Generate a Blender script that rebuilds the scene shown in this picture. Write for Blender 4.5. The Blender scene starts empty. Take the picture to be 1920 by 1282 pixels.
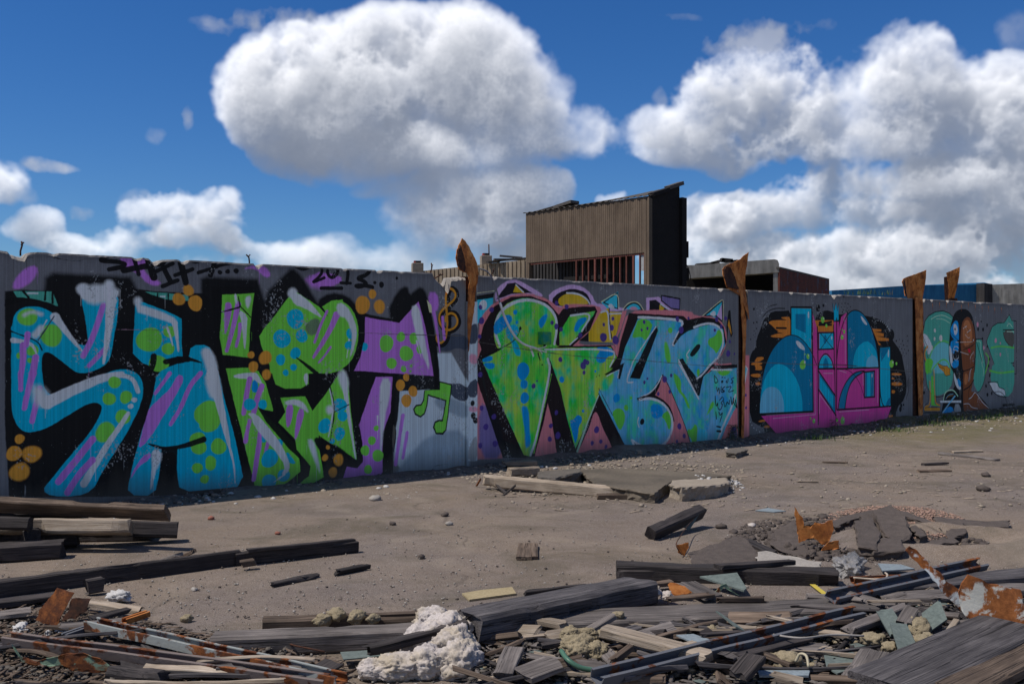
import bpy, bmesh, math, random
import numpy as np
from mathutils import Vector, Matrix, Euler, noise
random.seed(4); np.random.seed(4); noise.seed_set(3)
S = bpy.context.scene
R = math.radians
# ------------------------------------------------------------------ camera, light, exposure
cam_d = bpy.data.cameras.new('camera'); cam = bpy.data.objects.new('camera', cam_d); S.collection.objects.link(cam)
cam.location = (0, 0, 1.70); cam.rotation_euler = (R(90), 0, 0)
cam_d.sensor_width = 36.0; cam_d.lens = 35.0; cam_d.clip_start = .05; cam_d.clip_end = 9000
S.camera = cam
SUN_EL, SUN_TRAVEL = 59.0, 16.0          # degrees; travel direction of the light, from +X towards +Y
sun_d = bpy.data.lights.new('sun', 'SUN'); sun = bpy.data.objects.new('sun', sun_d); S.collection.objects.link(sun)
sun_d.energy = 2.0; sun_d.angle = R(0.55); sun_d.color = (1.0, .93, .84)
_d = Vector((math.cos(R(SUN_TRAVEL))*math.cos(R(SUN_EL)), math.sin(R(SUN_TRAVEL))*math.cos(R(SUN_EL)), -math.sin(R(SUN_EL))))
sun.rotation_euler = _d.to_track_quat('-Z', 'Y').to_euler(); sun.location = (-30, 0, 40)
S.view_settings.view_transform = 'Standard'; S.view_settings.look = 'None'; S.view_settings.exposure = 1.05; S.view_settings.gamma = 1.0
S.view_settings.use_curve_mapping = False
S.cycles.max_bounces = 6; S.cycles.use_denoising = True
# ------------------------------------------------------------------ cumulus field over the whole front half of the sky
import numpy as np, math
def s_noise(h, w, s, rng):
    gh, gw = int(h/s)+3, int(w/s)+3
    g = rng.random((gh, gw)).astype(np.float32)
    y = np.arange(h)/s; x = np.arange(w)/s
    yi = y.astype(int); xi = x.astype(int); fy = (y-yi).astype(np.float32); fx = (x-xi).astype(np.float32)
    fy = fy*fy*fy*(fy*(6*fy-15)+10); fx = fx*fx*fx*(fx*(6*fx-15)+10)
    a = g[yi]*(1-fy)[:, None]+g[yi+1]*fy[:, None]
    return a[:, xi]*(1-fx)+a[:, xi+1]*fx
def s_fbm(h, w, s, n, rng, gain=.5, billow=False):
    o = np.zeros((h, w), np.float32); a = 1.0; t = 0.0
    for _ in range(n):
        v = s_noise(h, w, max(s, 1.01), rng)
        if billow: v = np.sqrt(np.abs(2*v-1))
        o += a*v; t += a; a *= gain; s /= 2.0
    return o/t
def s_noise3(h, w, n, s, sz, ang, rng):
    """smooth 3-D value noise on a lattice turned by ang in the picture plane"""
    ang = ang % (math.pi/2); c, d = np.cos(ang), np.sin(ang); m = int((h+w)/s)+6
    g = rng.random((m, m, int(n/sz)+3)).astype(np.float32)
    q = np.arange(n)/sz+rng.random(); i = q.astype(int); f = (q-i).astype(np.float32); f = f*f*(3-2*f)
    g = g[:, :, i]*(1-f)+g[:, :, i+1]*f
    Y, X = np.mgrid[0:h, 0:w].astype(np.float32)
    a = (X*c-Y*d+h*abs(d))/s+1; b = (X*d+Y*c)/s+1
    ai = a.astype(int); bi = b.astype(int); fa = (a-ai); fb = (b-bi); fa = (fa*fa*(3-2*fa))[..., None]; fb = (fb*fb*(3-2*fb))[..., None]
    return (g[bi, ai]*(1-fa)+g[bi, ai+1]*fa)*(1-fb)+(g[bi+1, ai]*(1-fa)+g[bi+1, ai+1]*fa)*fb
# groups of towers: (x, y, half width, half height) of each lobe, measured where in view, low cloud last; final row unseen, added overhead
CLOUDS = [
 [(600,190,185,135),(520,200,105,100),(830,125,165,118),(735,95,150,90),(940,180,130,110),(700,265,200,72),(560,295,85,48),(960,250,130,55),(820,280,170,50),(1020,215,55,60)],
 [(1110,240,70,60),(1040,250,60,50)],
 [(885,365,165,78),(800,395,100,75),(955,345,105,68),(900,425,140,50),(720,345,70,24)],
 [(365,400,95,58),(275,398,66,40),(330,445,140,34),(450,458,80,26)],
 [(600,475,95,46),(520,470,66,30),(690,480,60,30)],[(50,432,62,36),(150,462,90,24),(230,457,46,20)],
 [(765,485,70,46)],[(950,475,80,44),(1010,480,70,35)],
 [(1440,185,165,105),(1300,235,100,76),(1215,235,62,45),(1240,275,90,40),(1360,280,150,48),(1520,230,130,90),(1400,250,150,60)],
 [(1690,150,105,95),(1740,220,150,85),(1620,160,60,60),(1850,180,90,75),(1640,270,160,55),(1860,260,110,60)],
 [(1700,345,260,52),(1440,395,230,50),(1330,420,120,40),(1850,360,130,60),(1600,400,250,45)],
 [(1400,480,200,52),(1650,475,270,66),(1850,470,190,80),(1310,450,100,30)],[(1750,540,260,55),(1900,400,160,90),(1560,530,200,40)],[(1140,368,34,17)],
 [(2100,260,190,120),(2230,330,220,90)],[(2700,380,300,120),(2500,430,200,60)],[(3300,250,300,120)],
 [(-200,330,180,60),(-350,380,160,70)],[(-700,250,240,110),(-900,330,260,80)],[(-1500,300,300,120)],
 [(1500,-560,520,150),(1150,-640,300,120)],[(350,-420,420,140)],[(2500,-150,420,160)],[(900,-1100,700,260)],[(-500,-900,600,300)],[(2700,-1100,600,300)],[(-900,-100,380,170)],[(-1700,-300,500,220)],[(3600,-300,500,220)],[(1700,-1500,800,300)],[(100,-1700,700,300)],[(900,-320,260,110),(1100,-290,220,80)],[(1900,-180,240,90)],[(-100,-250,220,80)],[(300,-700,320,140)],[(2600,-600,320,140)],  # overhead and out of view, added to brighten the shaded wall
]
WISPS = [(540,50,150,38,.75),(430,45,60,22,.5),(1440,60,130,42,.8),(1520,40,70,30,.5),(70,308,52,14,.8),(345,228,14,26,.6),(290,250,20,16,.3),(140,400,22,16,.6),
 (650,60,60,30,.6),(1230,180,20,22,.35),(1270,30,60,10,.3),(25,370,30,20,.4),(240,375,40,25,.3),(1900,60,40,40,.3)]
AZ, EL, DEG = 90.0, 62.0, 0.062
def sky_volume(az0, az1, el0, el1, deg, dzf, nz, seed):
    """march the sun and then the eye through a voxel block of the cloud lobes; returns brightness and cover"""
    rng = np.random.default_rng(seed)
    Wd, Hd = int((az1-az0)/deg), int((el1-el0)/deg); px = 0.062/deg
    k = np.degrees(1.0)/deg
    wob = [(s_fbm(Hd, Wd, 70*px, 5, rng)-.5)*s*px for s in (34, 26)]
    Y, X = np.mgrid[0:Hd, 0:Wd].astype(np.float32); Xw = X+wob[0]; Yw = Y+wob[1]
    Z = (np.arange(nz, dtype=np.float32)-nz/2)*dzf
    def conv(x, y):
        a = np.arctan((x-960)/1867.0); e = np.arctan((641.5-y)/1867.0*np.cos(a)) if y > -100 else np.arctan((641.5-y)/1867.0)
        return (np.degrees(a)-az0)/deg, (el1-np.degrees(e))/deg
    jit = (rng.random((Hd, Wd)).astype(np.float32)-.5)*dzf*1.1
    D = np.zeros((Hd, Wd, nz), np.float32); base = np.zeros((Hd, Wd), np.float32)
    for g in CLOUDS:
        bot = max(conv(x, y)[1]+ry/1867*k*.9 for x, y, rx, ry in g)
        for x, y, rx, ry in g:
            cx, cy = conv(x, y); rx = rx/1867*k; ry = ry/1867*k; rz = min(nz*dzf*.36, (.35*rx+.65*ry)*.95); cz = (rng.random()-.5)*(nz*dzf*.7-2*rz)*.5
            x0, x1 = int(max(0, cx-rx-60*px)), int(min(Wd, cx+rx+60*px)); y0, y1 = int(max(0, cy-ry-50*px)), int(min(Hd, cy+ry+50*px))
            if x1 <= x0 or y1 <= y0: continue
            sl = (slice(y0, y1), slice(x0, x1))
            dy = (Yw[sl]-cy)/ry; dy = np.where(dy > 0, dy*1.12, dy)
            v = (1-((Xw[sl]-cx)/rx)**2-dy*dy)[..., None]-((Z[None, None]+jit[sl][..., None]-cz)/rz)**2
            v = np.clip(1.16-np.sqrt(np.maximum(1-v, 0)), 0, .9)
            D[sl] = np.maximum(D[sl], v)+.25*np.minimum(D[sl], v)
    e = (el1-(np.arange(Hd)+.5)*deg)[:, None]; a_ = (az0+(np.arange(Wd)+.5)*deg)[None]
    bank = np.clip(1-np.abs(e-1.5)/5.0, 0, 1)*(.42+.30*np.clip((a_+4)/14, 0, 1))*np.clip((s_fbm(Hd, Wd, 60*px, 3, rng)-.30)*2.4, 0, 1.2)
    D = np.minimum(D, .8); D = np.maximum(D, (bank[..., None]*np.clip(1.1-np.abs(Z/(nz*dzf*.35)), 0, 1)[None, None]).astype(np.float32))
    N = np.zeros_like(D); amp = 1.0; s = 78*px; tot = 0
    for o in range(6):
        if s < 1.7: break
        v = s_noise3(Hd, Wd, nz, s, max(s/dzf, 1.6), .3+o*.39, rng)+s_noise3(Hd, Wd, nz, s*.83, max(s*.8/dzf, 1.6), 1.085+o*.39, rng); v = np.clip((v*.5-.5)*1.75+.5, 0, 1)
        v = 1-np.abs(2*v-1) if o in (1, 2, 3) else v
        N += amp*v; tot += amp; amp *= .67; s /= 2.0
    N = N/tot-.5
    big = s_noise3(Hd, Wd, nz, 150*px, max(150*px/dzf, 2), .7, rng)*.6+s_noise3(Hd, Wd, nz, 74*px, max(74*px/dzf, 2), 1.4, rng)*.4-.5
    soft = s_fbm(Hd, Wd, 120*px, 3, rng)[..., None]
    dens = np.clip((D+(N*(1.75+.9*np.clip(1-D, 0, 1))+big*.75)*np.clip(D*4, 0, 1)-.25)*(1.2+5.5*np.clip((soft-.30)*2.6, 0, 1)), 0, 1)
    # sun sweep, row by row from above: upstream sample lies up, left and towards the eye
    sx, sz = .50, .45/dzf; OD = np.zeros((Wd, nz), np.float32); Ls = np.empty_like(dens); kk = .040/px
    fx, fz = sx, sz
    for r in range(Hd):
        sh = np.empty_like(OD); sh[1:] = OD[:-1]; sh[0] = 0; OD = OD*(1-fx)+sh*fx
        sh2 = np.empty_like(OD); sh2[:, 1:] = OD[:, :-1]; sh2[:, 0] = 0; OD = (OD*(1-fz)+sh2*fz)*.968
        OD += dens[r]*.5
        Ls[r] = .62*np.exp(-kk*OD*2.1)+.34*np.exp(-kk*OD*.62)+.10*np.exp(-kk*OD*.12)
        OD += dens[r]*.5
    # depth of cloud above darkens the bases: ambient from the open sky
    up = np.zeros((Wd, nz), np.float32)
    for r in range(Hd):
        up = up*.96+dens[r]; Ls[r] += .17*np.exp(-kk*up*1.0)
    T = np.ones((Hd, Wd), np.float32); C = np.zeros((Hd, Wd), np.float32); sv = .075/px*dzf/5
    for z in range(nz):
        a = 1-np.exp(-dens[:, :, z]*sv*1.9); C += T*a*Ls[:, :, z]; T *= 1-a
    cov = 1-T
    k3 = lambda q: (q+np.roll(q, 1, 0)+np.roll(q, -1, 0)+np.roll(q, 1, 1)+np.roll(q, -1, 1))/5
    C, cov = k3(C), k3(cov); lum = C/np.maximum(cov, 1e-3)
    b2 = s_fbm(Hd, Wd, 14*px, 4, rng, .6) if px > .5 else np.full((Hd, Wd), .5, np.float32); fb = s_fbm(Hd, Wd, 70*px, 5, rng)
    for x, y, rx, ry, s in WISPS:
        cx, cy = conv(x, y); rx *= k/1867; ry *= k/1867
        d = np.clip(1-(((Xw-cx)/rx)**2+((Yw-cy)/ry)**2), 0, 1)
        a = np.clip((d*.9-.15+(fb-.5)*2.6+(b2-.5)*1.5)*np.clip(d*1.6, 0, 1), 0, 1)*s*.75; l = .60+.4*(fb-.5)
        a = a*(1-cov*.85)
        lum = (lum*cov*(1-a)+l*a)/np.maximum(cov*(1-a)+a, 1e-4); cov = 1-(1-cov)*(1-a)
    return lum, cov
def sky_maps():
    Wd, Hd = int(2*AZ/DEG), int((EL+1)/DEG)
    lc, cc = sky_volume(-AZ, AZ, -1, EL, DEG*4, 3.0, 20, 5)
    iy = np.clip((np.arange(Hd)+.5)/4-.5, 0, lc.shape[0]-1.01); ix = np.clip((np.arange(Wd)+.5)/4-.5, 0, lc.shape[1]-1.01)
    def up(m):
        y = iy.astype(int); x = ix.astype(int); fy = (iy-y)[:, None]; fx = (ix-x)[None]
        return (m[y][:, x]*(1-fy)*(1-fx)+m[y+1][:, x]*fy*(1-fx)+m[y][:, x+1]*(1-fy)*fx+m[y+1][:, x+1]*fy*fx).astype(np.float32)
    L, A = up(lc), up(cc)
    a0, a1, e1 = -31.0, 31.0, 22.0
    lf, cf = sky_volume(a0, a1, -1, e1, DEG, 6.0, 40, 11)
    h, w = lf.shape; x0 = int((a0+AZ)/DEG); y0 = Hd-int((e1+1)/DEG); y0 = min(y0, Hd-h)
    wx = np.clip(np.minimum(np.arange(w), w-1-np.arange(w))/40.0, 0, 1)[None]; wy = np.clip(np.arange(h)/30.0, 0, 1)[:, None]; m = (wx*wy).astype(np.float32)
    L[y0:y0+h, x0:x0+w] = L[y0:y0+h, x0:x0+w]*(1-m)+lf*m; A[y0:y0+h, x0:x0+w] = A[y0:y0+h, x0:x0+w]*(1-m)+cf*m
    az = np.abs(-AZ+(np.arange(Wd)+.5)*DEG)[None]; e = (EL-np.arange(Hd)*DEG)[:, None]
    return np.clip(L, 0, 1), (A*np.clip((EL-e)/10, 0, 1)).astype(np.float32)
import math
# ------------------------------------------------------------------ the painted wall: vector art -> paint map
# Every shape below is a stroke, dot or patch of spray paint, measured on the wall and rasterised in wall metres.
F_PX, CAM_H = 1867.0, 1.70
PANEL = 5.85
def wall_sz(x, y):
    """picture position -> (metres along the wall from its first joint, height)"""
    u = 1.0/(3246.0-x); Z = 31739.0*u
    return 50176.0*(u-3.064e-4), CAM_H+(641.5-y)/F_PX*Z, Z
CROPS = {'A':(20,460,5.342),'B':(20,700,5.342),'C':(220,460,5.342),'D':(220,700,5.342),'E':(400,460,5.342),'F':(400,700,5.342),
 'G':(640,460,5.342),'H':(640,700,5.342),'I':(880,500,7.122),'J':(880,680,7.122),'K':(1050,500,7.122),'L':(1050,680,7.122),
 'M':(1220,500,7.122),'N':(1220,680,7.122),'O':(1400,550,8.0125),'Q':(1400,690,8.0125),'R':(1540,550,8.0125),'T':(1540,690,8.0125),
 'U':(1680,540,8.0136),'V':(1680,680,8.0136),'a':(0,440,2.4646),'b':(400,460,2.564),'c':(840,440,2.7875),'d':(1360,460,3.205)}
COL = {'L':(70,125,140),'K':(12,12,14),'g':(62,63,71),'T':(0,126,164),'G':(88,168,56),'U':(134,82,162),'W':(203,210,226),'O':(222,135,52),
 'S':(150,163,180),'s':(86,97,112),'N':(38,43,56),'M':(44,100,94),'P':(208,108,122),'p':(165,130,180),'V':(44,32,84),'Y':(205,160,30),
 'B':(0,118,205),'b':(96,168,218),'c':(40,160,195),'y':(190,190,150),'l':(165,215,190),'r':(214,110,45),'t':(0,72,104),'q':(0,142,184),
 'z':(92,176,225),'m':(178,52,128),'k':(225,150,205),'h':(96,172,62),'n':(76,42,26),'o':(110,66,42),'e':(205,200,205),'f':(190,120,150),
 'R':(190,25,50),'i':(70,150,50),'j':(178,112,35),'x':(70,62,100),'C':(0,134,176),'w':(92,94,102),'F':(52,50,50),'H':(60,75,60)}
BLEND = {'1':[(88,168,56),(30,150,48),(140,180,62),(20,150,110)],'2':[(96,166,218),(30,134,205),(70,160,215),(50,150,120)],'3':[(205,160,30),(180,140,40),(215,175,60),(190,150,20)]}
ART = '''
b p S 12 1 895,520 1225,515 1225,1120 865,1145 875,700
b p s 30 1 1040,900 1225,880 1225,1120 865,1145 900,1050
b p U 34 1 430,150 560,150 600,190 480,215
a p U 14 1 55,250 60,215 100,165 150,140 175,160 150,215 90,250
C p U 26 1 10,100 330,100 250,230 330,330 440,370 400,410 300,390 200,280 60,230
E p U 26 1 280,240 420,190 520,210 580,300 520,330 420,230
E p U 20 1 980,260 1282,300 1282,390 1000,430
a p K 10 0 20,262 110,255 250,262 270,300 100,310 20,330
a p K 30 0 205,200 240,175 420,185 600,195 655,290 640,420 620,760 200,760 195,300
a p K 6 0 20,300 100,285 180,290 270,340 330,420 640,400 620,250 720,262 940,272 1000,330 1130,700 1180,1200 40,1215 20,880
a p K 26 0 925,205 950,195 1190,205 1230,330 1200,500 930,500
b p K 6 0 -10,200 200,200 235,400 330,340 470,300 510,330 600,240 690,300 735,330 890,360 960,330 1040,290 1060,400 1075,500 1085,600 1085,690 895,700 885,830 862,960 862,1120 760,1150 400,1175 -10,1190
b p K 26 1 240,240 330,150 375,105 420,140 490,260 520,300 420,420 230,420
b p K 18 1 490,270 560,225 640,238 700,300 720,420 500,400
b p K 20 1 830,330 880,220 930,190 945,240 960,220 1000,195 1030,240 1060,420 900,400
b p K 10 0 1060,450 1084,600 1090,690 1060,695
a p M 3 0 60,262 240,262 265,330 215,310 130,292 75,290
a s W 8 6 125,271 170,271
a s K 10 2 105,262 130,290
a s K 9 2 208,262 205,300
a s K 9 2 240,262 240,315
C p M 3 0 280,465 500,480 710,500 715,555 500,545 330,490
C s W 12 8 425,512 470,512
C s K 14 2 400,480 395,530
C s K 16 2 505,490 505,560
C s K 16 2 712,490 725,570
a p T 3 2 48,480 58,375 95,338 150,328 215,345 270,385 310,440 345,500 380,512 400,508 405,485 390,380 372,290 400,262 530,262 548,300 540,390 520,500 503,598 372,652 300,600 255,560 215,540 193,552 190,600 193,660 205,720 240,743 300,732 400,682 500,632 570,618 630,635 660,680 658,760 610,870 540,985 470,1095 410,1210 175,1205 250,1110 330,1010 400,930 450,855 472,805 462,778 420,773 350,810 250,872 200,900 130,915 90,900 60,850 50,780
a d G 42 8 125,380
A d G 110 20 400,900
A d G 42 8 225,1050
A d G 28 8 80,1105
A d G 28 8 190,1150
a d G 26 8 148,535
A p T 6 1 0,860 100,870 200,920 260,960 240,900 180,830 60,790 0,800
A s W 30 45 130,700 200,660 300,690
A s W 60 40 300,830 240,900
A t W 95 6 14 440,720 560,880 720,1070
A s W 16 8 355,750 270,900
A s N 16 6 430,710 270,950
A s K 14 4 0,860 130,910 270,960 310,1050
A t W 55 10 8 20,950 130,965 200,990 240,1040 275,1160
A t U 66 50 3 120,1000 120,1130 100,1282
A t U 55 50 3 165,890 150,1000
A t U 66 60 3 245,1120 215,1282
B t U 50 44 3 95,0 95,160
B t U 74 44 3 215,0 180,130 130,350
B t U 56 50 3 285,150 210,480
a s U 26 6 475,325 430,470 382,560
a s U 22 6 490,520 410,605
A d W 60 40 720,440
A d W 50 50 980,400
A p W 16 1 690,470 860,440 1080,440 1060,520 980,560 720,560
A p W 60 1 680,440 880,380 1080,430 1070,520 860,600 740,560
A t W 110 14 8 1000,560 970,900 925,1180
a p W 46 1 140,700 190,700 225,740 205,790 160,790
a t W 60 26 6 215,775 330,720 470,660 560,645
a s W 19 4 480,656 560,647 615,665 636,725
a d G 28 5 527,682
a d G 30 5 502,758
a d G 29 5 580,750
a d G 34 6 566,842
a d G 46 10 485,912
a d W 13 2 618,763
a d W 13 2 602,792
a t W 18 34 4 590,825 545,895 480,990 385,1150
a t U 34 30 3 425,945 350,1040 268,1140
a t U 30 30 3 425,1040 360,1110 310,1190
a d O 22 5 88,943
a d O 34 6 62,1010
a d O 40 12 145,1012
a d O 42 14 88,1095
C p T 3 0 175,540 360,610 560,690 640,735 640,1000 650,1110 470,1150 330,1210 250,1180 150,1080 150,1000 165,800
C d G 125 14 315,945
C d G 62 10 520,865
C d G 62 8 505,1035
C p G 6 2 400,1090 500,1140 520,1200 470,1260 380,1270 300,1220 320,1120
C p W 26 0 170,560 240,600 400,650 560,720 590,760 590,820 540,780 300,700 200,670
C d W 40 50 200,560
C t W 60 10 4 570,780 590,900 608,1060
C t W 26 8 4 495,825 530,920 550,1005
a p T 3 1 712,700 722,640 800,600 860,590 872,560 880,512 960,508 985,560 1010,640 1030,740 1070,880 1095,990 1130,1160 985,1175 830,1187 815,1100 812,1003 750,1003 735,1100 712,1205 585,1202 600,1110 640,950 680,830 705,740
C s K 62 4 360,1110 350,1200 310,1282
C t K 54 60 8 480,1165 600,1140 700,1140
C t K 60 10 4 600,1140 720,1135 840,1175
D t U 40 34 3 520,0 440,110 375,200
D p U 3 1 600,10 660,30 640,120 520,320 420,490 300,680 200,760 230,640 290,420 320,340 420,250 520,160
D t U 50 40 3 830,0 720,120 640,330 530,510
D p U 3 1 330,785 330,850 200,940 120,1070 150,980 240,830
D d G 130 12 900,400
D d G 110 12 920,480
D d G 78 8 800,660
D d G 78 8 810,735
D d G 80 6 1010,730
D d G 56 8 930,880
D d G 52 6 930,920
D d G 54 6 795,945
D d G 44 5 870,1058
C p W 40 1 830,1050 900,1020 960,1080 1000,1200 1000,1282 900,1282 860,1150
D p W 50 1 870,0 1010,0 1050,250 940,260 890,150
D t W 130 22 8 950,0 1040,380 1120,740
D t W 26 6 2 1115,720 1165,900 1175,1100
D t K 14 66 4 310,705 460,755 640,735 860,660
D p K 3 0 440,745 600,745 592,960 612,1190 380,1220 410,1050
D d K 14 10 860,660
D p W 30 1 340,780 440,780 440,860 380,980 340,900
D t W 80 6 8 380,800 360,980 330,1160
C d O 55 20 708,450
C d O 62 14 610,540
C d O 76 8 778,580
E p G 3 0 85,495 405,480 385,620 360,880 352,1125 90,1095 60,930 75,700
E p U 3 1 105,590 140,565 180,590 175,680 150,800 120,890 105,870
E t U 60 40 3 245,590 200,800 130,1055
E t U 40 30 3 265,790 255,900 225,1010
E s K 14 3 75,670 260,620
E s K 14 3 245,510 265,610
E s K 12 4 265,610 370,720
E p W 14 1 200,490 235,490 235,590 215,570
E p W 24 1 310,520 380,500 350,640 320,600
E p W 8 1 245,640 340,700 330,830 310,1110 285,800
F p G 3 0 120,-50 370,-60 450,-20 520,100 600,380 460,355 840,720 870,980 700,1110 590,1180 430,1200 330,800 220,350
F p G 3 1 460,360 540,430 700,620 860,960 800,1050 590,1180 430,1190 340,800 300,600
F p W 10 1 200,10 380,-10 430,-10 480,80 510,220 440,60 200,50
F p B 3 1 395,50 450,100 440,200 370,180
F t U 60 50 3 360,60 330,200 300,400
F t U 60 60 3 480,130 430,260 400,390
F d T 62 5 360,310
F d T 48 5 490,310
F p G 2 0 300,420 380,400 420,440 380,480 310,480
F t U 40 50 3 360,470 330,600 320,680
F t U 60 50 3 470,590 440,800 400,1060
F t U 40 30 3 540,700 505,850
F d T 90 5 560,850
F d T 80 5 555,1090
F d T 64 5 700,1020
F d T 44 5 650,700
F p T 3 1 720,760 820,880 810,910 740,890
F p T 3 1 480,600 520,640 520,690 480,690
F p W 12 1 330,400 420,390 540,530 660,680 760,880 760,970 700,1020 680,1000 720,940 640,800 500,640 400,520 380,440
F t W 20 4 3 710,1010 640,1060 600,1090
F p K 2 0 440,340 590,390 600,300 700,300 720,430 640,470 860,640 880,800 880,870 760,760 520,480
E p G 3 0 455,910 600,730 760,510 830,470 1050,610 1150,720 1120,660 1085,615 1180,555 1290,545 1290,1282 560,1282 560,1200 480,1020
b p G 3 1 218,430 300,330 365,240 388,224 480,300 535,345 552,342 525,300 560,268 600,260 650,288 685,340 698,410 690,490 660,560 600,605 540,613 480,590 438,560 457,610 457,686 305,690 275,600 270,520 225,470
b p K 2 0 455,620 560,615 610,600 590,660 475,795 440,722 330,728 300,690 457,688
E p H 26 1 900,820 1000,720 1080,760 1040,880 960,910
E d T 96 12 818,735
E d T 92 5 682,935
E d T 64 4 882,907
E d T 58 4 818,1080
E d T 52 4 670,1145
E d T 36 4 800,1220
b d T 15 3 346,612
E p W 16 1 770,510 830,470 960,560 1090,720 1060,720 900,620 810,600
E d W 50 40 790,480
E t U 30 30 3 1135,660 1070,800 1010,970
E t U 80 30 4 1230,700 1150,880 1000,1120
E t U 30 18 3 1170,1020 1110,1110 1050,1175
E t K 12 50 3 830,1125 930,1200 1030,1282
b p W 12 1 585,285 620,275 660,320 690,400 680,480 655,545 668,440 640,350 600,340
b t W 10 3 2 652,450 640,540
b d T 28 3 662,425
b d T 22 3 650,480
b p W 4 1 640,310 670,345 692,420 672,500 652,550 668,440 650,370
b p W 6 1 432,620 455,612 450,680 436,660
b p G 3 0 320,732 440,724 475,795 540,712 595,625 625,600 645,640 660,800 688,1030 640,1000 560,950 505,912 505,960 530,1112 430,1170 375,1173 458,1108 465,1060 400,980 390,930 310,850 345,800
b p U 3 1 350,760 385,760 375,850 355,880 345,860
b p U 3 1 405,780 440,790 420,870 395,940 385,920
b p W 10 1 345,745 400,738 440,760 462,812 420,780 390,765 345,768
b p W 22 1 595,610 630,595 650,650 645,720 620,700 600,650
b t W 34 4 5 625,640 650,830 683,1025
b d T 36 3 608,770
b d T 36 3 535,868
b d T 30 3 605,905
b d T 14 3 570,940
b d T 26 3 620,820
b t W 10 6 3 560,690 577,790 552,920
b d W 22 22 560,790
b s K 6 2 560,680 585,780 560,940
b s K 5 2 580,800 650,765
b p K 8 1 480,930 500,918 560,950 600,965 680,1030 700,1060 640,1070 600,1140 530,1140 520,1000 490,960
b p W 16 1 445,935 480,930 500,1010 515,1105 490,1050
b d O 11 4 549,970
b d O 17 6 535,1020
b d O 28 10 600,1030
b d O 24 8 573,1090
b p U 3 0 728,345 892,373 985,270 1020,400 1058,628 675,602 700,540 725,460
b d T 20 3 725,487
b p K 2 0 697,500 700,420 728,340 720,470 705,540 675,600 655,580
b d G 40 4 830,472
b d G 24 3 900,440
b d G 27 3 962,447
b d G 38 4 926,520
b d G 28 3 855,567
b d G 20 3 990,500
b d G 16 3 913,594
b d G 9 3 950,580
b d G 7 3 946,605
b p W 12 1 945,300 985,280 1010,420 1045,620 1000,520 965,400
b t W 8 3 2 975,460 998,540
b p U 3 0 780,632 860,632 850,800 812,900 812,1090 790,1115 730,1142 615,1140 640,1062 690,1072 718,1040 715,950 700,862 740,740
b p W 14 1 800,640 852,640 845,740 822,820 800,1065 800,900 795,800
b t W 8 3 2 788,820 788,930
b d G 14 3 782,878
b d G 21 3 760,938
b d G 24 4 728,985
b d G 22 3 742,1076
b d G 30 4 790,1010
b s U 20 3 910,818 895,910 875,1050
b s U 18 3 930,900 910,1020
b d O 42 6 716,286
b d O 22 4 763,234
b d O 32 10 797,295
b d O 18 3 179,526
b d O 33 8 248,540
b d O 26 4 190,583
b d O 24 8 254,620
b d O 18 3 926,634
b d O 26 4 898,672
b d O 26 3 958,702
b d O 30 3 927,745
b p F 3 1 862,850 875,870 880,900 865,980 858,960
b s K 5 2 862,850 880,890 865,990
b p K 2 1 862,1140 870,1105 895,1085 920,1115 935,1140
b s F 6 2 875,1130 892,1108 912,1130
b p N 5 1 1080,500 1115,440 1170,422 1220,440 1220,508 1170,492 1130,510 1088,508
b p N 5 1 1080,664 1220,664 1220,752 1170,745 1130,705 1085,705
b p s 20 1 1060,740 1110,720 1160,740 1220,760 1220,840 1130,800 1075,780
b d N 30 5 1245,655
G s K 60 3 960,910 955,985 1020,1000 1070,920 1080,760 1060,560 1070,455 1110,430 1155,470 1150,540 1090,600 1010,660 980,730 1005,820 1070,865 1140,840 1180,770 1160,700 1110,675 1060,700
G s j 24 3 955,890 950,960 1000,985 1050,920 1062,750 1040,560 1050,455 1090,425 1140,470 1140,530 1080,590 1000,650 970,720 995,810 1055,855 1130,830 1165,770 1145,700 1095,675 1045,700 1040,760
G s U 34 12 1010,720 1020,860 1030,940
G t U 60 10 8 900,560 950,800 985,1080
G p U 30 1 860,470 960,470 980,640 900,680
G p y 4 0 855,550 900,600 905,680 880,670
H o K 26 3 835,180 985,165 985,90 1095,120 1060,420 1040,560 1010,600 950,595 925,540 940,490 975,475 1015,478 1030,400 1050,270 860,208 850,320 825,400 790,430 745,405 728,360 750,325 800,318 825,270
H p G 3 0 835,170 985,165 985,90 1095,120 1060,420 1040,560 1010,590 950,590 930,540 940,495 975,480 1015,482 1030,400 1050,268 860,205 850,320 825,400 790,425 745,400 730,360 750,328 800,320 825,270
A s K 44 4 1112,92 1000,98 900,135 900,158 1060,162 1150,185 1120,215 980,242
C s K 46 4 150,90 210,290
C s K 62 4 60,250 310,205
C s K 74 4 290,90 360,320
C s K 52 4 440,110 380,185 440,195 490,120
C s K 40 4 390,258 550,182
C s K 52 4 460,230 530,370
C s K 43 4 450,410 600,350
C s K 65 4 620,120 680,370
C s K 40 4 575,300 750,240
C s K 37 4 650,115 800,180 830,115
C s K 52 4 980,130 930,300
C s K 34 4 805,275 1060,190 1282,150
C d K 24 4 1023,270
C d K 24 4 1100,262
C d K 26 4 1185,257
E s K 31 4 830,220 900,250 1000,200 1090,215 1080,300 970,385 1110,325
E s K 34 4 1160,215 1130,270 1180,340 1250,280 1230,210 1170,210
E s K 14 4 1210,270 1180,320
E s K 37 4 1075,430 1282,430
G s K 40 4 0,215 70,240 50,380
G s K 31 4 -10,375 90,380
G s K 43 4 120,230 200,215 290,240 250,300 150,330 210,350 260,390 180,420 130,405 220,400 310,420
G d K 18 4 333,375
G d K 30 6 398,395
G d K 14 4 552,330
c p S 4 0 100,180 150,180 150,1180 100,1180
c p N 6 1 95,500 125,465 150,470 150,565 100,575
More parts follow.
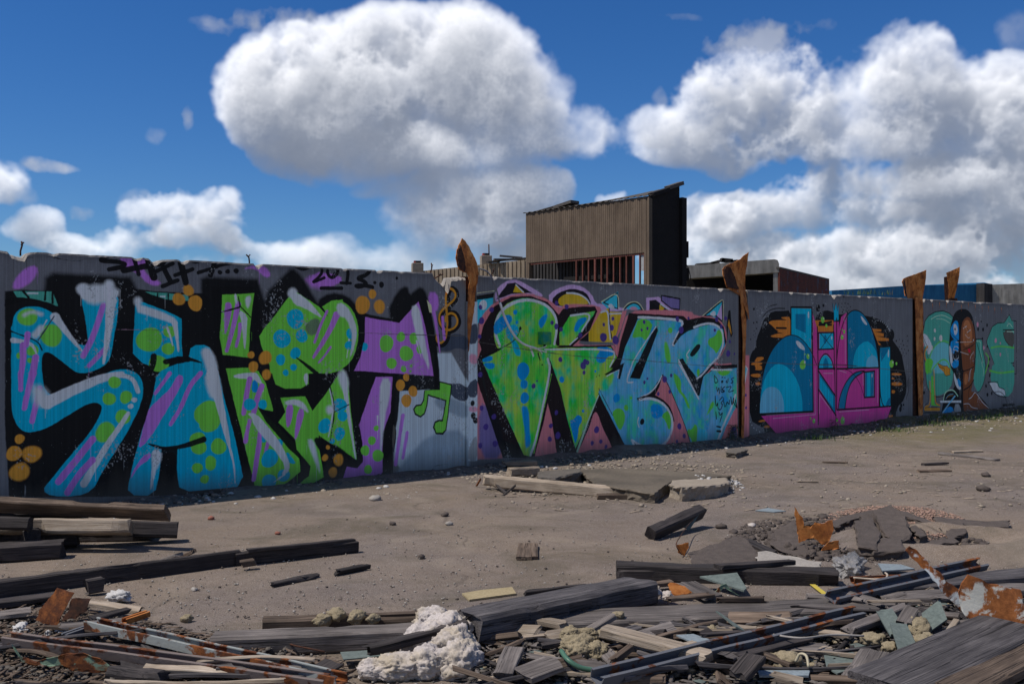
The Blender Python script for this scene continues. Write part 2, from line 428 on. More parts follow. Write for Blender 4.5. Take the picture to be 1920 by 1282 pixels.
c p N 6 1 95,780 150,745 150,850 95,850
c d K 14 3 122,880
c p f 16 1 105,620 148,630 148,680 105,670
c p f 12 1 105,895 148,900 148,925 105,925
c d K 16 4 125,945
c d K 16 4 138,970
c p w 10 1 100,1130 125,1060 148,1050 148,1180 100,1180
c p c 2 0 150,330 235,318 235,380 180,430 150,470
c p K 2 0 148,320 240,305 235,330 150,342
c s y 4 2 150,306 240,294
c d W 26 4 182,368
c p p 6 1 240,320 262,270 310,240 360,232 460,290 500,318 480,330 340,310 250,360
c p K 3 0 262,320 310,256 350,250 440,305 330,310 250,340
c p Y 3 0 340,300 352,262 400,305
c s W 7 2 354,262 392,300
c p p 6 1 515,325 560,285 640,258 700,270 750,310 770,360 800,362 1000,400 560,400
c p K 3 1 535,345 580,300 650,280 720,300 745,345 745,372 570,380
c p 3 3 1 570,345 600,315 650,300 700,312 730,345 736,368 590,380
c s W 9 2 620,305 680,308 725,335 740,362
c p c 2 0 800,355 888,298 888,390 830,385
c o K 6 2 812,355 884,305 886,388
c s y 5 2 800,352 888,296 893,388
c p W 4 1 830,375 850,358 868,375 868,395
c p c 3 1 915,390 960,355 1000,362 1015,395
c s y 5 2 912,392 935,362 970,348 1000,358 1022,395
c s K 8 2 922,390 945,365 972,356 995,365 1012,392
c p f 10 1 940,392 970,372 1000,395
c p p 4 0 1035,330 1100,325 1170,375 1180,400 1120,400 1060,350 1050,400 1035,400
c p K 2 0 1052,345 1085,340 1160,400 1052,400
c p x 3 0 1115,320 1210,335 1210,392 1165,388 1120,350
c o K 8 2 1115,318 1212,336 1210,392 1165,386 1115,345
c p Y 2 0 1105,365 1130,385 1120,402 1103,402
c s W 7 2 1110,362 1160,398
c p c 2 0 1340,425 1430,345 1430,440
c p p 2 0 1405,425 1432,360 1432,450
c o K 8 2 1340,425 1432,345 1434,455 1400,425
c s y 4 2 1330,425 1432,338 1440,345 1437,460
c p W 4 1 1365,418 1390,395 1400,410 1395,430
c p K 3 0 1465,400 1475,395 1480,450 1488,520 1478,540 1465,480 1458,560 1455,480
c p j 2 0 1468,440 1482,510 1480,525 1462,472
c p P 8 1 150,480 200,385 300,320 420,303 520,335 580,385 620,360 790,368 805,410 720,530 665,578 860,575 880,595 900,520 935,400 1100,392 1270,398 1290,425 1390,428 1440,465 1460,530 1445,610 1385,680 1512,668 1514,1125 150,1180
c p S 10 0 150,650 170,660 270,1160 200,1170
c p P 4 0 150,660 285,1168 150,1175
c p x 24 1 160,880 230,900 285,1010 285,1170 160,1170
K p 3 3 0 380,880 540,600 640,555 665,600 820,610 800,720 750,900 700,1010 380,1000
K s W 26 4 545,610 640,575 650,800 670,970
K s K 18 3 655,560 665,800 690,960
K s W 20 4 665,630 820,625
K p K 3 0 250,990 380,880 380,1000
K p P 3 0 830,590 890,590 820,820 770,920 750,1080 690,1000 760,900
c p K 3 0 150,660 172,600 160,560 185,470 240,375 330,325 430,320 520,352 578,420 600,388 690,376 768,376 780,402 740,500 650,582 850,578 885,640 900,560 945,410 1230,425 1250,445 1330,430 1400,440 1440,480 1455,560 1430,620 1300,780 1400,685 1510,680 1512,695 1150,1000 940,1160 880,1160 770,930 670,1155 440,1165 285,1165 150,760
c p P 3 0 448,1165 500,975 520,880 540,960 570,1160
L p P 3 1 290,1220 340,1050 420,750 455,655 500,670 560,850 640,1050 740,1230
c p 1 3 1 238,520 243,440 290,370 360,335 430,330 510,358 560,420 577,490 555,580 600,584 430,600 262,600 245,570
c p 1 2 0 175,652 262,610 300,580 470,580 515,600 535,700 530,730 495,880 455,1090 430,1160 395,1150 300,940
c p 1 2 0 500,592 850,588 882,640 850,690 828,740 790,800 785,835 700,1040 665,1120 622,960 585,800 535,660
c p K 2 0 175,652 262,598 255,600 160,640
c s W 16 3 270,580 245,520 250,440 300,375 370,345 440,340 520,370 565,430 568,500 555,570
K p 1 3 0 -10,880 130,650 470,590 450,640 280,870 130,1050 -10,1050
K s W 28 4 140,655 440,612 290,860
K s W 20 4 230,950 130,1040
c p 2 3 0 815,742 895,700 925,590 992,440 1232,455 1165,580 1200,520 1290,470 1390,460 1437,495 1447,580 1400,660 1305,755 1385,708 1508,695 1510,890 1405,1110 1270,1130 1240,1035 1118,735 1060,820 990,862 1060,850 1130,880 1172,950 1168,1040 1130,1105 1050,1125 1010,1160 945,1140 785,825
c p 1 20 1 790,700 860,690 870,760 820,820 770,800
L p i 4 1 690,670 740,610 820,610 870,680 860,800 800,920 740,800
L d i 42 6 880,600
L d i 20 6 945,470
L p B 5 1 120,770 180,760 230,690 290,720 290,790 245,850 240,960 205,1080 190,1050
L d B 44 8 20,225
L d B 22 6 305,645
L d B 18 6 470,115
L p B 14 1 700,450 760,400 800,440 790,520 720,540
J p B 12 1 170,0 340,0 330,80 240,90
J d B 110 8 715,110
J p B 12 1 680,230 780,230 770,350 680,340
J d B 75 8 735,470
J p B 30 1 690,560 790,600 800,900 820,1100 740,1150 740,900 710,750
I p B 10 1 320,760 430,650 560,640 570,740 420,870 330,920
I d B 34 6 610,610
I d B 24 6 632,745
I p B 24 1 910,740 980,650 1050,620 1010,760 950,840
I p C 24 1 480,800 640,760 660,900 560,960 640,1010 700,1200 600,1180 560,1000 490,930
I p B 10 1 160,1230 300,1180 310,1260 180,1282
K p B 14 1 250,690 360,670 340,740 260,800 230,870 180,860 200,770
K p B 8 1 460,1075 680,1075 730,1180 620,1200 600,1282 490,1282 480,1190 540,1120
K p i 12 1 1050,670 1240,740 1200,900 1130,1000 1090,930 960,960 980,880
M p i 10 1 760,970 860,930 900,830 950,880 960,1000 880,1180 840,1100 770,1060
M d i 42 8 260,850
M p i 30 1 170,1000 230,1010 280,1282 200,1282
N p i 12 1 300,130 370,180 410,250 400,380 460,430 530,600 500,620 430,450 360,380 310,220
N p i 5 1 870,100 1080,100 1020,170 940,180
N p i 24 1 760,650 820,500 860,560 740,720
N p i 12 1 540,900 600,800 630,900 600,1130 560,1282 560,1050 480,930 500,880
N p i 5 1 130,700 180,670 240,630 270,700 270,850 240,910 200,780
N p i 6 1 610,110 640,70 660,130 630,200
N p c 30 1 620,880 760,900 760,1100 620,1160
N p B 30 1 0,540 140,560 180,700 60,760 0,700
c p K 2 0 1092,478 1098,500 1003,752 952,748 1062,520
K t W 14 20 3 1282,800 1100,1060 960,1290
L p K 2 0 1020,0 1130,0 1060,215 930,205
L s W 22 4 970,0 870,270 970,260
L s W 20 4 625,180 800,70 770,200
L p K 3 0 590,155 740,60 860,0 850,20 800,220 775,220 790,90 610,170
M p K 2 1 520,1160 600,1050 650,1030 665,1060 640,1120 570,1200 530,1200
M s W 16 4 520,1110 470,1180 500,1215
M p K 2 0 440,720 520,720 800,700 900,760 700,790 500,860 400,930 300,1070 285,1050 360,900
c s W 9 2 1180,578 1170,575 1200,515 1228,465
c s W 14 3 995,432 1100,436 1225,448 1222,470
c s W 12 3 1285,485 1340,464 1395,466 1435,500 1440,580 1410,645
N p K 2 0 370,-40 430,-60 460,0 615,200 800,20 860,20 700,190 650,440 625,440 530,270
c s W 9 3 1205,655 1300,840
c s W 10 3 1320,740 1400,650
N s W 26 4 370,0 530,280 640,480
N s W 24 4 615,215 700,150 790,20
N s W 24 4 810,90 870,95 1080,95
N s K 26 4 830,50 1150,35
N p P 3 0 160,160 240,300 380,640 480,900 540,1100 540,1180 180,1190 270,1030 300,800 270,620 170,500 60,430 110,330
N s K 12 3 160,160 240,310 380,640 480,900 540,1110
N s K 22 4 -100,500 0,440 90,330 160,165
N s W 22 4 -130,460 0,400 90,290 145,180
N s K 22 4 -180,480 -40,440 80,460 180,510 270,620 310,780
c s W 14 3 1000,862 1060,852 1130,882 1172,950 1172,1030 1130,1100 1060,1118 1000,1100 960,1075
c p K 3 1 960,1075 1000,1110 1060,1130 1140,1110 1100,1150 1010,1155
c s W 12 5 965,1085 1000,1145
c d K 16 2 1014,977
c s W 6 2 995,955 988,980 998,1005
N s W 34 8 1130,430 1080,600 960,850 870,1110
N p P 3 0 1110,640 1150,600 1170,1190 900,1190 1000,870
N p x 24 1 1080,850 1150,850 1160,1180 1000,1180
c s W 12 3 430,590 445,632
c s W 9 2 505,600 860,598 875,635 845,690
c s W 14 3 520,650 535,700 500,870 460,1070 430,1150
c s h 5 2 541,730 506,880 448,1140
J s K 14 2 1100,170 1010,660 860,1260
L t l 14 40 4 515,430 370,780 230,1180
c s K 5 2 375,480 370,520 340,560 262,600 175,650
c d K 9 2 377,490
c d K 5 2 491,680
c d K 4 2 790,736
c d K 4 2 775,742
c s K 7 2 470,620 480,655
L s K 10 2 515,345 560,430 700,700
L s K 8 2 1030,505 1160,450 1282,400
c d V 12 3 168,380
c d V 18 4 174,450
c d V 14 4 226,392
c d V 12 3 164,532
c d V 13 4 619,377
c d V 12 4 566,358
c d V 12 4 590,495
c d V 12 5 543,460
c d V 15 4 565,480
c d V 14 5 690,525
c d V 14 4 586,652
c d V 20 5 705,685
c d V 13 4 728,668
c d V 11 4 710,720
c d V 14 4 446,790
c d V 6 3 464,764
K d V 62 5 578,942
K d V 28 4 704,695
K d V 24 4 583,773
K d V 40 5 690,815
K d V 60 8 740,980
K d V 26 5 1122,740
K d V 22 5 1166,826
K d V 20 6 1088,845
K d V 20 6 0,1240
K d V 40 8 330,1270
M d V 50 6 405,845
M d V 34 6 355,700
M d V 34 6 880,705
M d V 30 6 940,800
M d V 24 5 855,850
M d V 30 5 1000,690
M d V 24 5 1055,1000
M d V 44 6 1035,1160
M d V 16 5 1118,1165
M d V 22 8 505,690
J d V 34 8 160,605
J d V 40 10 325,720
J d V 42 8 218,855
J d V 36 8 142,160
J d V 36 10 142,1105
J d V 44 14 340,1080
J d V 34 8 1085,842
J d V 30 10 1160,665
J d V 36 10 1072,1020
J d V 46 14 1180,970
L d V 46 4 487,893
L d V 30 8 428,1072
L d V 30 8 543,1050
L d V 28 12 612,1118
L d V 26 6 1125,262
L d V 18 5 1165,212
N d V 40 4 382,848
N d V 32 4 446,978
N d V 24 4 350,1050
N d V 22 6 446,1110
N d V 26 6 100,415
N d V 26 6 255,385
N d V 26 8 272,170
N d V 46 12 185,220
N d V 46 10 1110,890
N s K 14 2 850,170 850,280 910,250 850,170
N d K 12 2 955,195
N d K 12 2 990,200
N s K 14 2 945,250 965,240 960,265 945,260
N s K 14 2 1035,210 1030,270 1000,260 1020,235
N s K 14 2 1110,200 1070,215 1105,260 1075,270
N s K 16 2 880,330 890,400 910,320 920,410
N s K 14 2 940,320 935,400 1000,380 940,360 990,320
N s K 14 2 1010,330 1090,310 1020,400 1110,370
N s K 16 2 860,450 870,600 900,520 890,600 930,640 960,560 940,540
N s K 14 2 920,500 960,450 980,490 940,530
N s K 14 2 975,520 990,610 1020,510 1050,570 1050,500
N s K 18 2 1070,460 1085,590 1110,450 1100,530 1150,600
N s K 22 3 1130,500 1150,590
N s K 14 2 870,660 878,750
N s K 16 2 910,660 925,710 965,650 925,790
N s K 24 5 880,850 930,858
N s K 30 5 885,912 930,915
d p K 2 1 165,1000 140,900 150,830 145,700 160,640 185,620 190,560 215,500 240,430 290,395 350,395 395,390 420,560 210,1010
d p K 2 0 150,780 220,760 230,1000 390,1180 340,1190 250,1185 235,1100 165,1060 142,980
d p K 2 1 540,450 560,410 610,388 645,400 700,420 735,400 880,430 930,445 975,480 1000,560 1060,640 1075,720 1095,820 1085,920 1030,980 1025,1080 930,1110 900,900 540,700
d d K 34 2 1000,540
d d K 22 2 885,450
d d K 22 2 560,378
d d K 10 2 592,362
d d K 12 2 1060,962
d p r 2 1 340,430 392,435 392,530 400,555 290,555 270,545 300,535 370,530 320,520 270,470 265,460 290,450 390,450 340,440
d p r 2 1 400,430 390,560 270,548 310,530 360,530 300,520 370,515 360,490 300,488 262,470 270,455 385,452 338,440 345,430
d s K 12 2 310,497 368,498
d p r 2 1 180,675 235,668 230,690 160,712 225,722 220,745 180,745
d p r 2 1 155,715 165,705 225,700 222,718 165,720
d p r 2 1 180,740 225,735 222,750 185,750
d p r 2 1 152,775 215,768 213,795 160,790
d p r 2 1 182,825 212,820 212,840 186,840
d p r 2 1 200,1055 235,1045 250,1058 205,1062
d p r 2 1 235,1085 262,1080 272,1095 238,1098
d p r 2 0 540,452 650,450 665,520 548,520
d s K 16 2 568,465 600,470 640,460
d s K 14 2 566,478 640,478
d p r 2 0 885,500 940,505 940,518 900,520 955,530 955,548 905,545 985,560 985,575 915,575 940,598 925,600
d p r 2 1 1003,765 1062,770 1060,782 1003,782
d p r 2 1 1003,820 1066,825 1066,842 1003,845
d p r 2 1 1003,868 1025,872 1020,890 1003,890
d p r 2 1 1003,795 1020,798 1020,805 1003,805
d p r 2 0 985,1020 1010,1020 1010,1030 1025,1030 1025,1060 960,1065 985,1040
d p m 2 0 218,1025 535,1005 530,700 520,560 524,400 540,450 560,520 655,520 655,460 685,460 685,500 700,430 735,400 740,740 925,735 925,975 1000,970 980,1030 930,1112 800,1145 360,1185 300,1120
d p q 2 0 400,378 520,382 518,620 400,560
d p t 2 0 424,413 486,413 486,528 424,500
d s K 11 1 397,560 397,372 397,372 522,372 522,372 522,560
d p t 2 1 212,950 215,860 235,740 280,630 340,560 390,537 440,545 490,590 520,640 527,700 527,1000 527,1000 212,1014 212,1014
d p q 2 1 213,1000 215,900 240,790 290,720 335,710 390,740 440,820 465,920 467,1003 467,1003 213,1012 213,1012
d p z 2 1 210,1008 210,1008 212,930 235,870 270,848 310,855 340,890 355,950 355,1008 355,1008
d s K 6 1 210,950 215,860 235,740 280,630 340,560 390,537 440,545 490,590 530,660 552,720
d s K 11 1 208,1014 530,998 530,998 527,640 524,400
d p W 2 2 425,575 440,572 470,600 482,625 475,632 450,620 430,595
d d h 29 2 468,718
d d h 16 2 499,668
d d h 6 1 481,655
d d e 8 2 480,702
d d e 5 2 503,662
d p W 2 1 500,398 506,400 507,435 500,438 497,415
d p q 2 0 568,530 652,528 652,620 568,622
d p t 2 1 602,530 615,560 602,600 590,570
d o K 9 1 562,526 656,524 656,622 562,626
d p m 2 0 560,632 655,628 655,745 562,745
d p q 2 1 565,742 565,742 570,690 605,650 640,690 650,742 650,742
d p t 2 1 590,740 592,700 605,670 620,700 625,740
d s K 8 1 563,742 568,690 605,640 645,690 655,745
d s K 11 1 560,742 662,740
d s K 5 1 640,530 572,628
d s K 5 1 575,530 650,620
d p W 2 1 640,545 646,548 644,570 638,565
d s K 10 1 556,490 560,700 562,1075
d s K 8 1 652,480 660,740 664,1020
d p t 2 0 566,765 660,900 662,1010 566,860
d p C 2 0 572,790 650,905 650,975 572,870
d s t 2 1 585,800 585,880
d s t 2 1 600,820 600,905
d s t 2 1 615,845 615,930
d s t 2 1 630,870 630,950
d s K 10 1 562,755 664,905
d s K 10 1 562,865 668,1022
d s k 4 1 592,769 648,769
d s k 4 1 570,900 568,1010
d s k 4 1 572,900 635,985
d s k 4 1 290,1040 545,1016 545,1016 542,740
d p C 2 0 648,345 655,415 655,455 684,452 683,345 678,390 668,345 660,390
d o K 3 1 644,345 655,410 655,452 684,450 684,345 676,395 666,345 658,390
d s K 10 1 672,440 672,985
d p m 2 1 680,740 680,620 700,500 722,432 732,430 735,740
d s K 8 1 672,700 680,600 705,480 735,415
d s k 4 1 722,470 724,710
d p t 2 1 735,738 735,738 730,430 740,405 775,387 820,400 860,450 890,520 915,620 925,735 925,735
d p q 2 1 770,735 770,735 772,680 795,610 850,570 890,600 915,650 922,735 922,735
d p z 2 1 848,733 848,733 852,690 870,665 900,660 920,690 922,733 922,733
d s K 7 1 735,430 745,405 778,387 820,400 860,450 892,530 915,620 925,735
d s K 11 1 735,400 738,738
d s K 10 1 672,742 930,735
d p W 2 1 815,425 825,428 855,470 855,480 845,478 825,455
d d h 15 2 705,552
d d h 11 2 717,520
d d h 5 1 704,508
d d e 5 2 709,546
d d h 19 2 588,448
d d h 11 2 610,484
d d e 5 2 594,440
d p q 2 0 932,617 992,612 995,965 935,970
d p t 2 0 932,617 992,614 940,700
d p t 2 1 995,900 995,965 960,968
d s K 9 1 930,610 932,972 1000,965
d p W 2 1 982,620 988,640 985,680 978,660
d d h 24 2 1002,712
d d h 10 2 1031,711
d d e 6 2 1010,703
d o K 10 1 838,762 900,756 900,910 838,914
d p t 2 0 842,766 896,760 896,905 842,910
d p q 2 0 855,766 875,764 875,906 855,908
d p W 2 1 884,770 888,775 886,795 882,790
d p t 2 1 684,980 684,980 695,900 730,820 780,765 835,755 790,790 745,850 722,980 722,980
d s K 8 1 680,985 692,900 730,815 780,762 838,754
d s K 8 1 722,980 735,880 770,800 838,758
d s K 4 1 690,745 740,745 790,790 820,850 836,910
d s K 10 1 675,988 1000,966
d s k 4 1 690,752 730,765
d s k 4 1 688,1000 865,988
d s k 4 1 918,750 918,945
d s k 4 1 830,775 832,840
d d h 22 2 708,1053
d d h 11 2 674,1050
d d h 5 1 682,1075
d d e 6 2 713,1046
d d h 14 2 535,1055
d d h 7 2 515,1040
d d e 5 2 539,1052
d s K 6 2 222,440 250,400 300,378 360,380
d s K 5 2 245,385 270,365 312,355
d d K 8 2 174,383
d d K 6 2 173,466
d d K 6 2 192,462
d d K 5 2 155,565
d d K 5 2 190,500
d d K 4 1 175,515
d d K 3 1 185,530
d d K 3 1 200,540
d d K 3 1 180,550
d d K 3 1 198,560
d d K 3 1 187,575
d d K 3 1 172,540
d d K 7 2 715,308
d d K 4 1 703,350
d d K 5 1 722,348
d d K 5 1 740,352
d d K 4 1 700,372
d d K 4 1 718,368
d d K 4 1 735,378
d d K 4 1 755,370
d d K 4 1 712,388
d d K 4 1 728,392
d d K 4 1 745,392
d d K 5 1 706,402
d d K 7 2 1030,575
d d K 4 1 1050,566
d d K 5 1 1068,575
d d K 5 1 1096,545
d d K 4 1 1058,592
d d K 5 1 1075,600
d d K 5 1 1100,575
d d K 4 1 1048,610
d d K 4 1 1062,622
d d K 4 1 1080,625
d d K 4 1 1095,605
d d K 3 1 1056,640
d d K 4 1 1072,645
d d K 4 1 1090,650
d d K 5 1 1103,632
d d K 3 1 1065,660
d d K 3 1 1080,665
d d K 15 2 1055,985
d d K 6 2 1075,958
d s K 4 2 1105,800 1108,860 1090,925
d s K 4 2 1097,810 1098,850
d d W 3 1 915,452
d d W 3 1 925,452
d d W 3 1 936,456
d d W 3 1 947,462
d d W 3 1 957,470
d d W 3 1 967,479
d d W 4 1 976,490
d d W 4 1 985,502
d d W 4 1 991,512
d d W 3 1 145,1045
d d W 3 1 152,1060
d d W 4 1 162,1080
d d W 4 1 174,1097
d d W 4 1 190,1110
d d W 5 1 209,1120
d p P 4 0 99,660 140,660 140,1210 99,1210
d p W 4 0 99,700 130,740 99,900
d p c 3 0 99,712 122,742 99,860
d d V 9 3 116,900
d d V 9 3 118,975
U p M 6 1 390,690 420,600 425,500 480,420 580,360 700,345 790,380 850,440 870,700 850,1282 480,1290 400,800
U o K 14 3 390,690 425,500 480,420 580,360 700,345 790,380 850,440 870,700 850,1282
V p M 6 1 440,-60 850,-60 850,300 760,430 640,500 540,480 460,380 440,200
V s K 12 3 440,20 440,200 460,380 540,500 640,520 740,480
U p W 3 1 385,690 440,690 510,800 540,900 480,1030 440,900 410,800
U s K 10 2 385,680 420,800 480,900 450,1000 480,1060
U s l 12 8 520,470 600,420 700,405 820,470
U s l 10 8 600,465 700,465 800,530
U p L 24 1 500,1000 560,880 680,800 800,860 800,1282 500,1282
U s i 18 18 490,1080 540,920 620,820 700,790 780,820
U s i 22 18 500,1282 600,1140 700,1060 790,1120 800,1282
U s j 30 3 465,880 420,950 425,1060 480,1150
U s K 8 2 450,870 400,960 410,1090 460,1150
U p j 3 0 610,1130 690,1170 760,1190 810,1210 800,1282 730,1282 640,1200
V p j 3 0 620,10 700,50 760,50 800,100 790,140 810,180 740,200 710,150 720,90 640,60
V o K 8 2 620,10 700,50 760,50 800,100 790,140 810,180 740,200 710,150 720,90 640,60
U d e 30 10 575,640
U d e 28 10 570,765
U d e 48 10 665,755
U d f 34 10 400,850
U d e 34 14 530,900
U d f 36 10 1218,550
U d f 30 12 1310,900
U d K 30 4 1300,625
U d K 28 4 1225,620
U d K 26 4 1360,560
U d K 16 4 1272,505
U d K 20 4 1290,760
U d K 26 4 1395,1070
U d K 26 4 1385,1170
U d K 22 4 1362,880
U d K 22 4 1410,910
U d K 24 4 395,580
V d K 30 4 1365,480
V d K 26 4 1345,350
V d K 26 4 412,450
V d K 26 4 395,250
V d K 26 4 1400,190
V d K 26 4 1430,460
V d K 34 4 75,700
V d K 16 4 118,632
V d K 8 3 120,692
U p M 6 1 1190,780 1280,770 1300,900 1330,1100 1330,1282 1150,1282 1180,900
U o K 14 3 1190,770 1295,765 1290,900 1340,1150 1340,1282
V p M 6 1 1150,-20 1340,-20 1335,200 1280,400 1220,450 1150,300
V s K 12 3 1340,0 1330,250 1260,420 1200,460
U s l 12 5 1200,800 1270,800 1260,960 1300,1120
V s l 10 5 1280,0 1310,120 1300,200
U p M 6 1 1350,810 1400,680 1440,580 1520,530 1620,520 1680,440 1695,400 1720,470 1765,500 1765,1282 1450,1282 1470,1140 1400,950
U o K 12 3 1350,810 1400,680 1440,580 1520,530 1620,520 1695,400 1730,490 1800,500 1800,1290 1470,1290 1470,1150 1400,950
U p F 6 1 1600,640 1765,630 1765,900 1690,870 1620,780
U s K 16 3 1600,630 1765,630
U s K 12 3 1600,650 1620,770 1690,860
U s l 14 5 1660,580 1690,520 1740,590
U s l 14 6 1660,655 1765,658
U d f 36 12 1490,790
U d f 18 8 1560,830
U d f 26 10 1560,1000
V d m 34 10 1630,265
U s i 22 20 1420,900 1550,870 1765,900
U s i 22 20 1340,980 1400,1060 1330,1282
U s K 14 3 1500,1125 1765,1130
U s K 14 3 1450,1165 1765,1170
U s l 8 5 1480,1200 1765,1205
V p M 6 1 1450,-30 1770,-30 1770,400 1650,540 1500,400 1400,290
V s i 26 24 1400,120 1550,160 1760,130
V p W 4 1 1385,300 1510,295 1530,370 1620,400 1650,500 1530,490 1450,420 1420,350
V o K 12 3 1375,290 1515,285 1540,370 1620,400 1650,520 1530,500 1440,430 1420,360
V s K 10 3 1480,440 1560,430 1630,500 1655,600
V s K 40 6 1600,640 1765,630
V s K 12 3 400,750 660,750
V s j 46 3 430,700 640,700
V s j 26 3 420,700 430,660 510,640 500,280
V s j 24 3 560,110 575,500 590,620 650,640
V s K 8 2 545,110 555,500 560,600
V s K 8 2 485,280 490,600 410,640 395,720 430,740 660,735
V s K 8 2 425,690 430,670 610,670
V s K 8 2 590,110 595,590
V p i 14 0 520,200 550,200 570,620 640,650 520,640
V p i 20 1 420,-60 560,-60 520,120 440,200
U p K 5 1 790,820 800,640 830,480 880,360 960,315 1060,320 1130,400 1160,500 1190,680 1195,950 1180,1200 1170,1290 860,1290 800,1160 780,1000
V p K 5 1 850,-60 1180,-60 1150,300 1100,480 1180,430 1300,560 1420,720 1440,860 980,870 700,880 660,800 700,600 740,420 880,400 850,200
U p n 6 1 1000,480 1080,420 1140,520 1180,680 1185,900 1160,1150 1170,1282 1000,1282 980,1050 960,800 970,600
U p o 20 1 1010,500 1080,470 1130,600 1140,780 1090,860 1010,880 990,700
V p n 5 1 1000,-40 1175,-40 1160,250 1110,440 1180,430 1280,560 1420,720 1430,840 1100,870 1000,850
V p o 16 1 1030,140 1080,200 1060,330 1010,330
U p B 8 1 800,640 850,520 900,480 945,560 950,780 880,800 820,720
U p W 8 1 850,560 880,530 920,600 910,690 870,720
U d K 20 4 878,620
U p B 8 1 820,780 930,790 940,950 830,1000 800,900
U o W 10 4 850,930 870,880 910,880 940,920 930,1050 890,1080 860,1060 845,1000
U d K 44 4 888,980
U p W 8 1 790,840 830,940 850,1200 810,1150 795,1000
U p B 14 1 840,1080 950,1080 930,1180 860,1210
V p B 10 1 820,0 880,0 900,60 850,90
V p W 8 1 855,120 900,250 960,330 970,410 920,400 870,300
V p B 14 1 910,220 970,280 960,380 920,330
V s l 20 3 705,560 720,460 780,410 860,410 920,500
V s b 8 3 740,540 780,480 850,470
V s j 6 3 750,530 790,500 850,490
V p W 6 0 650,570 970,565 970,600 660,600
V p B 6 1 680,760 780,650 860,680 850,830 700,830
V p b 6 0 680,750 870,490 890,500 780,640 690,760
V p w 24 1 860,620 960,620 980,900 880,900
U s e 6 4 945,560 942,900 940,1282
U s e 8 14 860,930 942,955 1080,1000
U d W 20 30 942,955
V s e 5 4 940,0 940,240
U t e 10 4 3 890,815 1000,815 1140,810
U s W 10 3 1000,610 1050,575
U s W 10 4 1060,670 1110,630
U p R 4 1 1065,920 1100,905 1115,960 1090,980
U s K 10 4 1000,930 1080,900 1180,830
U s W 8 3 1160,960 1120,1010 1105,1060
V s W 8 3 1140,70 1100,130 1085,280
V s W 10 3 1085,545 1130,520 1180,430 1230,500 1290,600 1400,690 1425,720
V s W 8 3 1010,620 1090,610 1120,670 1220,690
V s K 16 4 1000,130 1100,100 1160,60
V s K 20 6 1010,410 1100,360 1160,260
U d W 14 6 1155,785
U s r 14 8 540,240 542,276
U s n 9 6 540,267 542,324
U s r 14 8 645,223 647,259
U s n 9 6 645,250 647,307
U s r 14 8 750,220 752,256
U s n 9 6 750,247 752,304
U s r 14 8 852,230 854,266
U s n 9 6 852,257 854,314
U s r 14 8 975,263 977,299
U s n 9 6 975,290 977,347
U s r 14 8 1078,230 1080,266
U s n 9 6 1078,257 1080,314
U s r 14 8 1182,260 1184,296
U s n 9 6 1182,287 1184,344
U s r 14 8 1285,278 1287,314
U s n 9 6 1285,305 1287,362
U s r 14 8 1380,276 1382,312
U s n 9 6 1380,303 1382,360
U s r 14 8 1475,308 1477,344
U s n 9 6 1475,335 1477,392
U s r 14 8 1578,300 1580,336
U s n 9 6 1578,327 1580,384
U p K 5 1 926,480 960,470 975,560 950,760 962,900 950,1100 960,1290 936,1290 930,900 936,700
U s K 9 3 800,640 830,700 905,770 940,800
U s K 8 3 845,790 850,860 835,940 850,1060 880,1120
U s n 10 3 1000,560 1040,640 1020,740 1060,820
U s e 7 3 1030,700 1080,760 1100,740
U s K 7 3 1060,600 1090,650 1070,690
U s K 6 3 1000,880 1050,905 1110,900 1150,860
V s K 12 4 1180,430 1300,560 1425,720
V s K 9 3 1085,545 1080,440 1110,330
V s e 6 3 700,820 690,760 780,640
A s K 3 2 0,112 120,128 230,118 380,108 540,150 700,160 740,128 900,138
A s K 5 2 0,100 110,108 140,112
A s k 2 2 1040,842 1282,845
C s F 3 2 0,845 160,848 420,850
b s F 3 2 700,420 900,428 1050,432 1200,436
b s K 2 2 1060,1060 1120,1050 1140,1056
c s F 3 2 150,560 400,600 700,640 1000,655 1500,700
d s F 3 2 140,700 560,720 760,722 1120,760
d s K 3 2 560,715 700,716 790,724
V p F 16 0 560,900 1500,880 1765,900 1765,960 560,960
'''
def srgb_lin(c):
    c = np.asarray(c, float)/255.0
    return np.where(c <= 0.04045, c/12.92, ((c+0.055)/1.055)**2.4)
def pigment(c):
    """spray paint albedo of a colour as it reads on the shaded wall"""
    v = srgb_lin(c)*4.0*np.array([1.06, 1.07, .88])
    m = v.max(); a = v*((.78+.16*(1-math.exp(-(m-.78))))/m if m > .78 else 1.0)
    b = np.where(v > .5, .5+.46*(1-np.exp(-(v-.5)/.46)), v)
    return (a*.8+b*.2).astype(np.float32)
def vnoise(h, w, sy, sx, rng):
    """smooth value noise of cell size (sy, sx)"""
    gh, gw = int(h/sy)+3, int(w/sx)+3
    g = rng.random((gh, gw)).astype(np.float32)
    y = np.arange(h)/sy; x = np.arange(w)/sx
    yi = y.astype(int); xi = x.astype(int); fy = (y-yi).astype(np.float32); fx = (x-xi).astype(np.float32)
    fy = fy*fy*(3-2*fy); fx = fx*fx*(3-2*fx)
    a = g[yi]*(1-fy)[:, None]+g[yi+1]*fy[:, None]
    return a[:, xi]*(1-fx)+a[:, xi+1]*fx
def fbm2(h, w, sy, sx, octv, rng):
    o = 0; a = 1; t = 0
    for _ in range(octv):
        o = o+a*vnoise(h, w, max(sy, 1), max(sx, 1), rng); t += a; a *= 0.55; sy /= 2.03; sx /= 2.03
    return o/t
